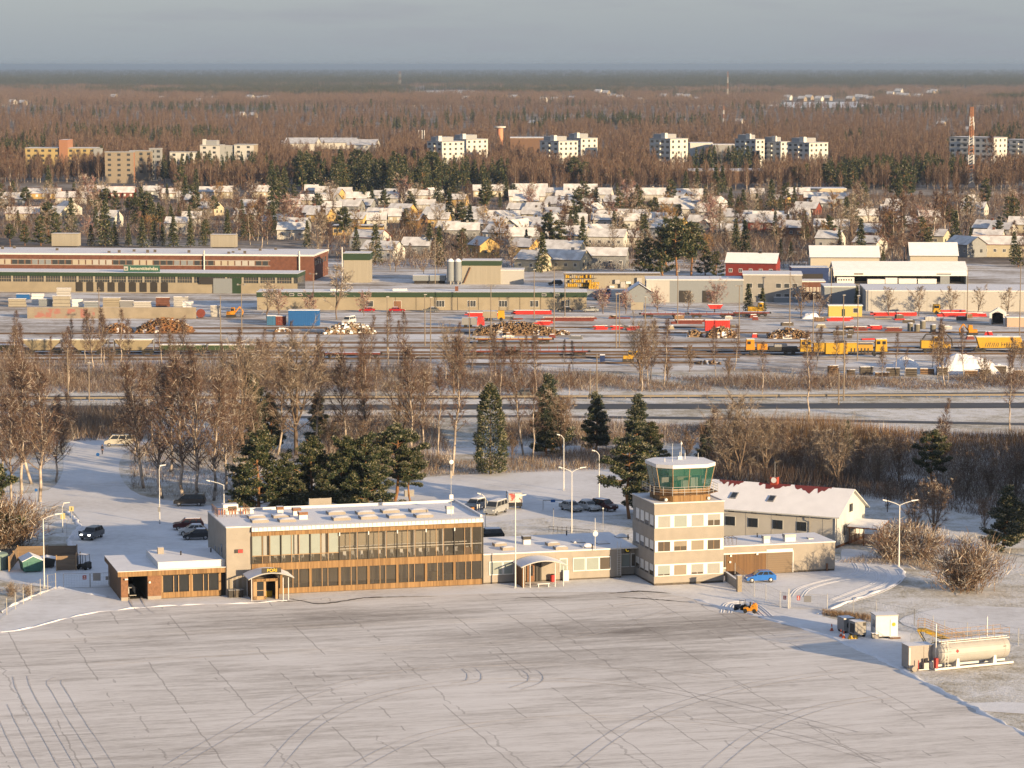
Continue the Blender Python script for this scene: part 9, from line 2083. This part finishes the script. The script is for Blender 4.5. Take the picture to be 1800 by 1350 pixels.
for a in (([(-60, 692), (-60, 652), (600, 655), (1000, 664), (1500, 668), (1860, 662), (1860, 684), (1000, 690)], 60000, 3.0, (BR, RD2, M_BRANCH), 0.12, 0.06, 1, 0.6, 0.55), ([(1230, 800), (1230, 756), (1500, 760), (1860, 772), (1860, 800)], 30000, 4.0, (RD2, BR, OC), 0.06, 0.06, 2, 0.18, 0.1), ([(1240, 850), (1240, 800), (1860, 800), (1860, 930), (1700, 905), (1560, 880)], 46000, 3.6, (RD2, BR, M_BRANCH), 0.1, 0.06, 3, 0.35, 0.2), ([(80, 778), (80, 728), (260, 728), (250, 772)], 11000, 3.0, (M_BRANCH, BR, GY), 0.1, 0.06, 4, 0.35, 0.0), ([(560, 838), (560, 745), (760, 742), (800, 800), (760, 838)], 16000, 3.4, (RD2, BR, GY), 0.2, 0.055, 5, 0.35, 0.3), ([(755, 838), (755, 815), (905, 806), (1100, 790), (1100, 825), (905, 832)], 11000, 1.7, (BR, GY), 0.12, 0.05, 6, 0.25, 0.0), ([(880, 786), (880, 752), (1240, 750), (1240, 782)], 15000, 3.0, (RD2, BR, GY), 0.15, 0.055, 7, 0.35, 0.4), ([(1446, 1082), (1446, 1074), (1535, 1086), (1535, 1094)], 2600, 0.8, (BR, OC), 0.1, 0.04, 8, 0.4, 0.0), ([(-20, 800), (-20, 735), (90, 740), (90, 800)], 8000, 3.0, (BR, GY, RD2), 0.15, 0.055, 9, 0.35, 0.2), ([(230, 860), (230, 760), (560, 745), (560, 850), (430, 885), (330, 880)], 15000, 2.2, (BR, RD2, GY), 0.25, 0.05, 10, 0.4, 0.5), ([(590, 470), (590, 410), (1500, 400), (1700, 470), (1130, 478)], 50000, 4.2, (BR, RD2, M_BRANCH), 0.12, 0.10, 11, 0.45, 0.5), ([(-20, 420), (-20, 350), (1820, 345), (1820, 440), (600, 425)], 90000, 4.6, (BR, RD2, M_BRANCH), 0.08, 0.12, 12, 0.4, 0.45), ([(-60, 690), (-60, 628), (300, 640), (760, 648), (760, 690)], 26000, 4.6, (BR, RD2, GY), 0.15, 0.05, 15, 0.35, 0.4), ([(1470, 990), (1560, 968), (1640, 980), (1640, 1005), (1590, 995)], 3500, 1.2, (GY, BR), 0.35, 0.04, 13, 0.5, 0.1), ([(-40, 995), (-40, 935), (30, 950), (30, 985)], 3500, 2.2, (GY, BR), 0.35, 0.04, 14, 0.5, 0.0)): thicket('undergrowth', *a)

# ------------------------------------------------------------------ woods that read as one mass
def low_birch(seed, h=15, n=330):
 T = TB(seed); rg = T.rg; T.tube([(0, 0, 0), (rg.normal(0, .2), 0, h * .5), (0, rg.normal(0, .3), h * 0.97)], [0.2, 0.13, 0.03], M_BIRCH, 3)
 z = rg.uniform(0.22, 1, n); r = h * 0.19 * np.sin(np.pi * np.clip(z * 1.05 - 0.1, 0.03, 1)) ** 0.7 * rg.uniform(0.15, 1, n); a = rg.uniform(0, 6.283, n)
 b = np.stack([r * np.cos(a) * 0.6, r * np.sin(a) * 0.6, z * h - r * 0.5], 1); e = np.stack([r * np.cos(a) * 1.1, r * np.sin(a) * 1.1, z * h + rg.uniform(0.3, 1.6, n)], 1)
 T.tris(b, e, 0.17, ([M_TWIG_RED, M_TWIG_BROWN, M_TWIG_GREY], [0.62, 0.26, 0.12])); return T
def low_conifer(seed, h=17, n=230, w=0.19, col=(M_NEEDLE, M_NEEDLE2, M_NEEDLE3)):
 T = TB(seed); rg = T.rg; T.tube([(0, 0, 0), (0, 0, h * 0.9)], [0.2, 0.05], M_SPRUCEBARK, 3)
 z = rg.uniform(0.12, 1, n) ** 0.8; r = h * w * (1 - z) ** 0.75 * rg.uniform(0.35, 1.05, n) + 0.15; a = rg.uniform(0, 6.283, n)
 b = np.stack([r * np.cos(a) * 0.5, r * np.sin(a) * 0.5, z * h + 0.2], 1); e = np.stack([r * np.cos(a) * 1.15, r * np.sin(a) * 1.15, z * h - 0.25 * r + 0.2], 1)
 T.tris(b, e, 1.1, ([*col, M_NFROST], [0.42, 0.3, 0.24, 0.04])); return T
def clump(maker, seed, k, span, hs):
 rg = np.random.default_rng(seed); A = None
 for i in range(k):
  t = maker(seed * 50 + i); f = rg.uniform(*hs); off = np.array([rg.uniform(-span, span), rg.uniform(-span, span), 0])
  t.V = [v * f + off for v in t.V]
  if A is None: A = t; continue
  lut = np.array([A.mi(m) for m in t.mats], np.int32); A.F += [q + A.n for q in t.F]; A.V += t.V; A.K += [lut[q] for q in t.K]; A.n += t.n
 return A
def proto(T, name):
 o = bpy.data.objects.new(name, T.mesh(name)); return o          # never linked: only its geometry is instanced
PB = [proto(low_birch(300 + i), 'birch_growth') for i in range(5)]; PC = [proto(low_conifer(320 + i, w=(0.16, 0.2, 0.24)[i]), 'conifer_growth') for i in range(3)]
PBC = [proto(clump(lambda s: low_birch(s, 15, 110), 7 + i, 9, 16, (0.75, 1.1)), 'birch_clump') for i in range(3)]; PCC = [proto(clump(lambda s: low_conifer(s, 17, 90), 17 + i, 10, 17, (0.7, 1.1)), 'conifer_clump') for i in range(3)]
def forest(name, label, pts, protos, seed, smin=0.7, smax=1.2):
 """points instanced with the given growths"""
 rg = np.random.default_rng(seed); n = len(pts)
 me = bpy.data.meshes.new(name); me.vertices.add(n); me.vertices.foreach_set('co', np.c_[pts, np.zeros(n)].astype(np.float32).ravel())
 for nm, tp, v in (('rot', 'FLOAT', rg.uniform(0, 6.283, n)), ('size', 'FLOAT', rg.uniform(smin, smax, n))): at_ = me.attributes.new(nm, tp, 'POINT'); at_.data.foreach_set('value', v.astype(np.float32))
 at_ = me.attributes.new('pick', 'INT', 'POINT'); at_.data.foreach_set('value', rg.integers(0, len(protos), n).astype(np.int32))
 o = bpy.data.objects.new(name, me); COL.objects.link(o); o['kind'] = 'stuff'; o['label'] = label
 ng = bpy.data.node_groups.new(name, 'GeometryNodeTree'); ng.interface.new_socket('Geometry', in_out='INPUT', socket_type='NodeSocketGeometry'); ng.interface.new_socket('Geometry', in_out='OUTPUT', socket_type='NodeSocketGeometry')
 N = ng.nodes; L = ng.links; gi = N.new('NodeGroupInput'); go = N.new('NodeGroupOutput'); g2 = N.new('GeometryNodeGeometryToInstance')
 for p in reversed(protos):
  oi = N.new('GeometryNodeObjectInfo'); oi.inputs['Object'].default_value = p; oi.inputs['As Instance'].default_value = False; L.new(oi.outputs['Geometry'], g2.inputs[0])
 ip = N.new('GeometryNodeInstanceOnPoints'); ip.inputs['Pick Instance'].default_value = True
 def attr(nm, dt): a = N.new('GeometryNodeInputNamedAttribute'); a.data_type = dt; a.inputs['Name'].default_value = nm; return a.outputs['Attribute']
 cx = N.new('ShaderNodeCombineXYZ'); L.new(attr('rot', 'FLOAT'), cx.inputs[2])
 L.new(gi.outputs[0], ip.inputs['Points']); L.new(g2.outputs[0], ip.inputs['Instance']); L.new(attr('pick', 'INT'), ip.inputs['Instance Index']); L.new(cx.outputs[0], ip.inputs['Rotation']); L.new(attr('size', 'FLOAT'), ip.inputs['Scale'])
 L.new(ip.outputs[0], go.inputs[0]); md = o.modifiers.new('growth', 'NODES'); md.node_group = ng
 return o
def fbm(p, s, seed): return (np.sin(p[:, 0] / s * 1.7 + seed) * np.sin(p[:, 1] / s * 0.9 + seed * 2.1) + 0.5 * np.sin(p[:, 0] / s * 3.9 + p[:, 1] / s * 2.3 + seed) + 0.4 * np.sin(p[:, 0] / s * 7.3 - p[:, 1] / s * 5.1 + 3 * seed))
RGF = np.random.default_rng(9)
p = np.c_[RGF.uniform(98, 170, 260), RGF.uniform(398, 480, 260)]; forest('conifer_wood', 'dense dark conifer stand out of view beyond the right edge', p[p[:, 0] > 0.19 * p[:, 1] + 8], PC, 6, 0.8, 1.25)  # out-of-view stand, set here so its shade falls on the right scrub
def scatter(ya, yb, n, power=1.0):
 """n points spread evenly over the picture rows ya..yb, across the view and a little beyond"""
 y = RGF.uniform(ya, yb, n); x = RGF.uniform(-90, 1890, n); v = (675 - y) / FPX; t = -CAM_H / (-_sp + v * _cp)
 return np.stack([(x - 900) / FPX * t, (_cp + v * _sp) * t], 1), x, y
GAPS = [(x, y, 16, 5) for x, y in FAR] + [(1440, 184, 100, 5), (770, 164, 80, 5), (590, 270, 100, 16), (1280, 316, 74, 11), (940, 264, 46, 16), (1706, 300, 10, 30), (879, 256, 8, 10)] + [(x, y, 36, 19) for x, y in ((795, 291), (1000, 292), (1190, 292), (1350, 290), (1425, 292), (1740, 295), (100, 292), (220, 308), (390, 294))]
def keep(x, y):
 k = np.ones(len(x), bool)
 for gx_, gy_, rx, ry in GAPS: k &= ((x - gx_) / rx) ** 2 + ((y - gy_) / ry) ** 2 > 1
 return k
p, x, y = scatter(180, 336, 17000); k = keep(x, y) & ~((y > 322) & (x < 300)); p, x, y = p[k], x[k], y[k]; f = fbm(p, 260, 1.3); clear = fbm(p, 410, 4.7) < 1.15; p, x, y, f = p[clear], x[clear], y[clear], f[clear]; con = f > 0.8
forest('birch_wood', 'leafless reddish birch wood', p[~con], PB, 1, 0.5, 1.05); forest('conifer_wood', 'dark spruces scattered in the birch wood', p[con], PC, 2, 0.6, 1.05)
p, x, y = scatter(150, 188, 8500); k = keep(x, y); p, x, y = p[k], x[k], y[k]; f = fbm(p, 700, 2.2) + (166 - y) * 0.05; con = f > 0.25
forest('birch_wood', 'distant leafless wood', p[~con], PBC, 3, 0.75, 1.1); forest('conifer_wood', 'distant conifer forest', p[con], PCC, 4, 0.7, 1.15)
p, x, y = scatter(124, 152, 9000); forest('conifer_wood', 'conifer forest towards the horizon', p, PCC, 5, 0.85, 1.5)
# ------------------------------------------------------------------ winter air
mb = MB(); HZ = bpy.data.materials.new('air'); HZ.use_nodes = True; nt = HZ.node_tree; nt.nodes.remove(nt.nodes['Principled BSDF'])
pv = nt.nodes.new('ShaderNodeVolumePrincipled'); pv.inputs['Color'].default_value = (0.66, 0.82, 1.0, 1); pv.inputs['Density'].default_value = 5.2e-5; pv.inputs['Anisotropy'].default_value = 0.47
nt.links.new(pv.outputs[0], nt.nodes['Material Output'].inputs['Volume'])
mb.box(-42000, 42000, -800, 47000, -1.0, 76.0, HZ); hz = mb.build('haze'); hz['kind'] = 'stuff'
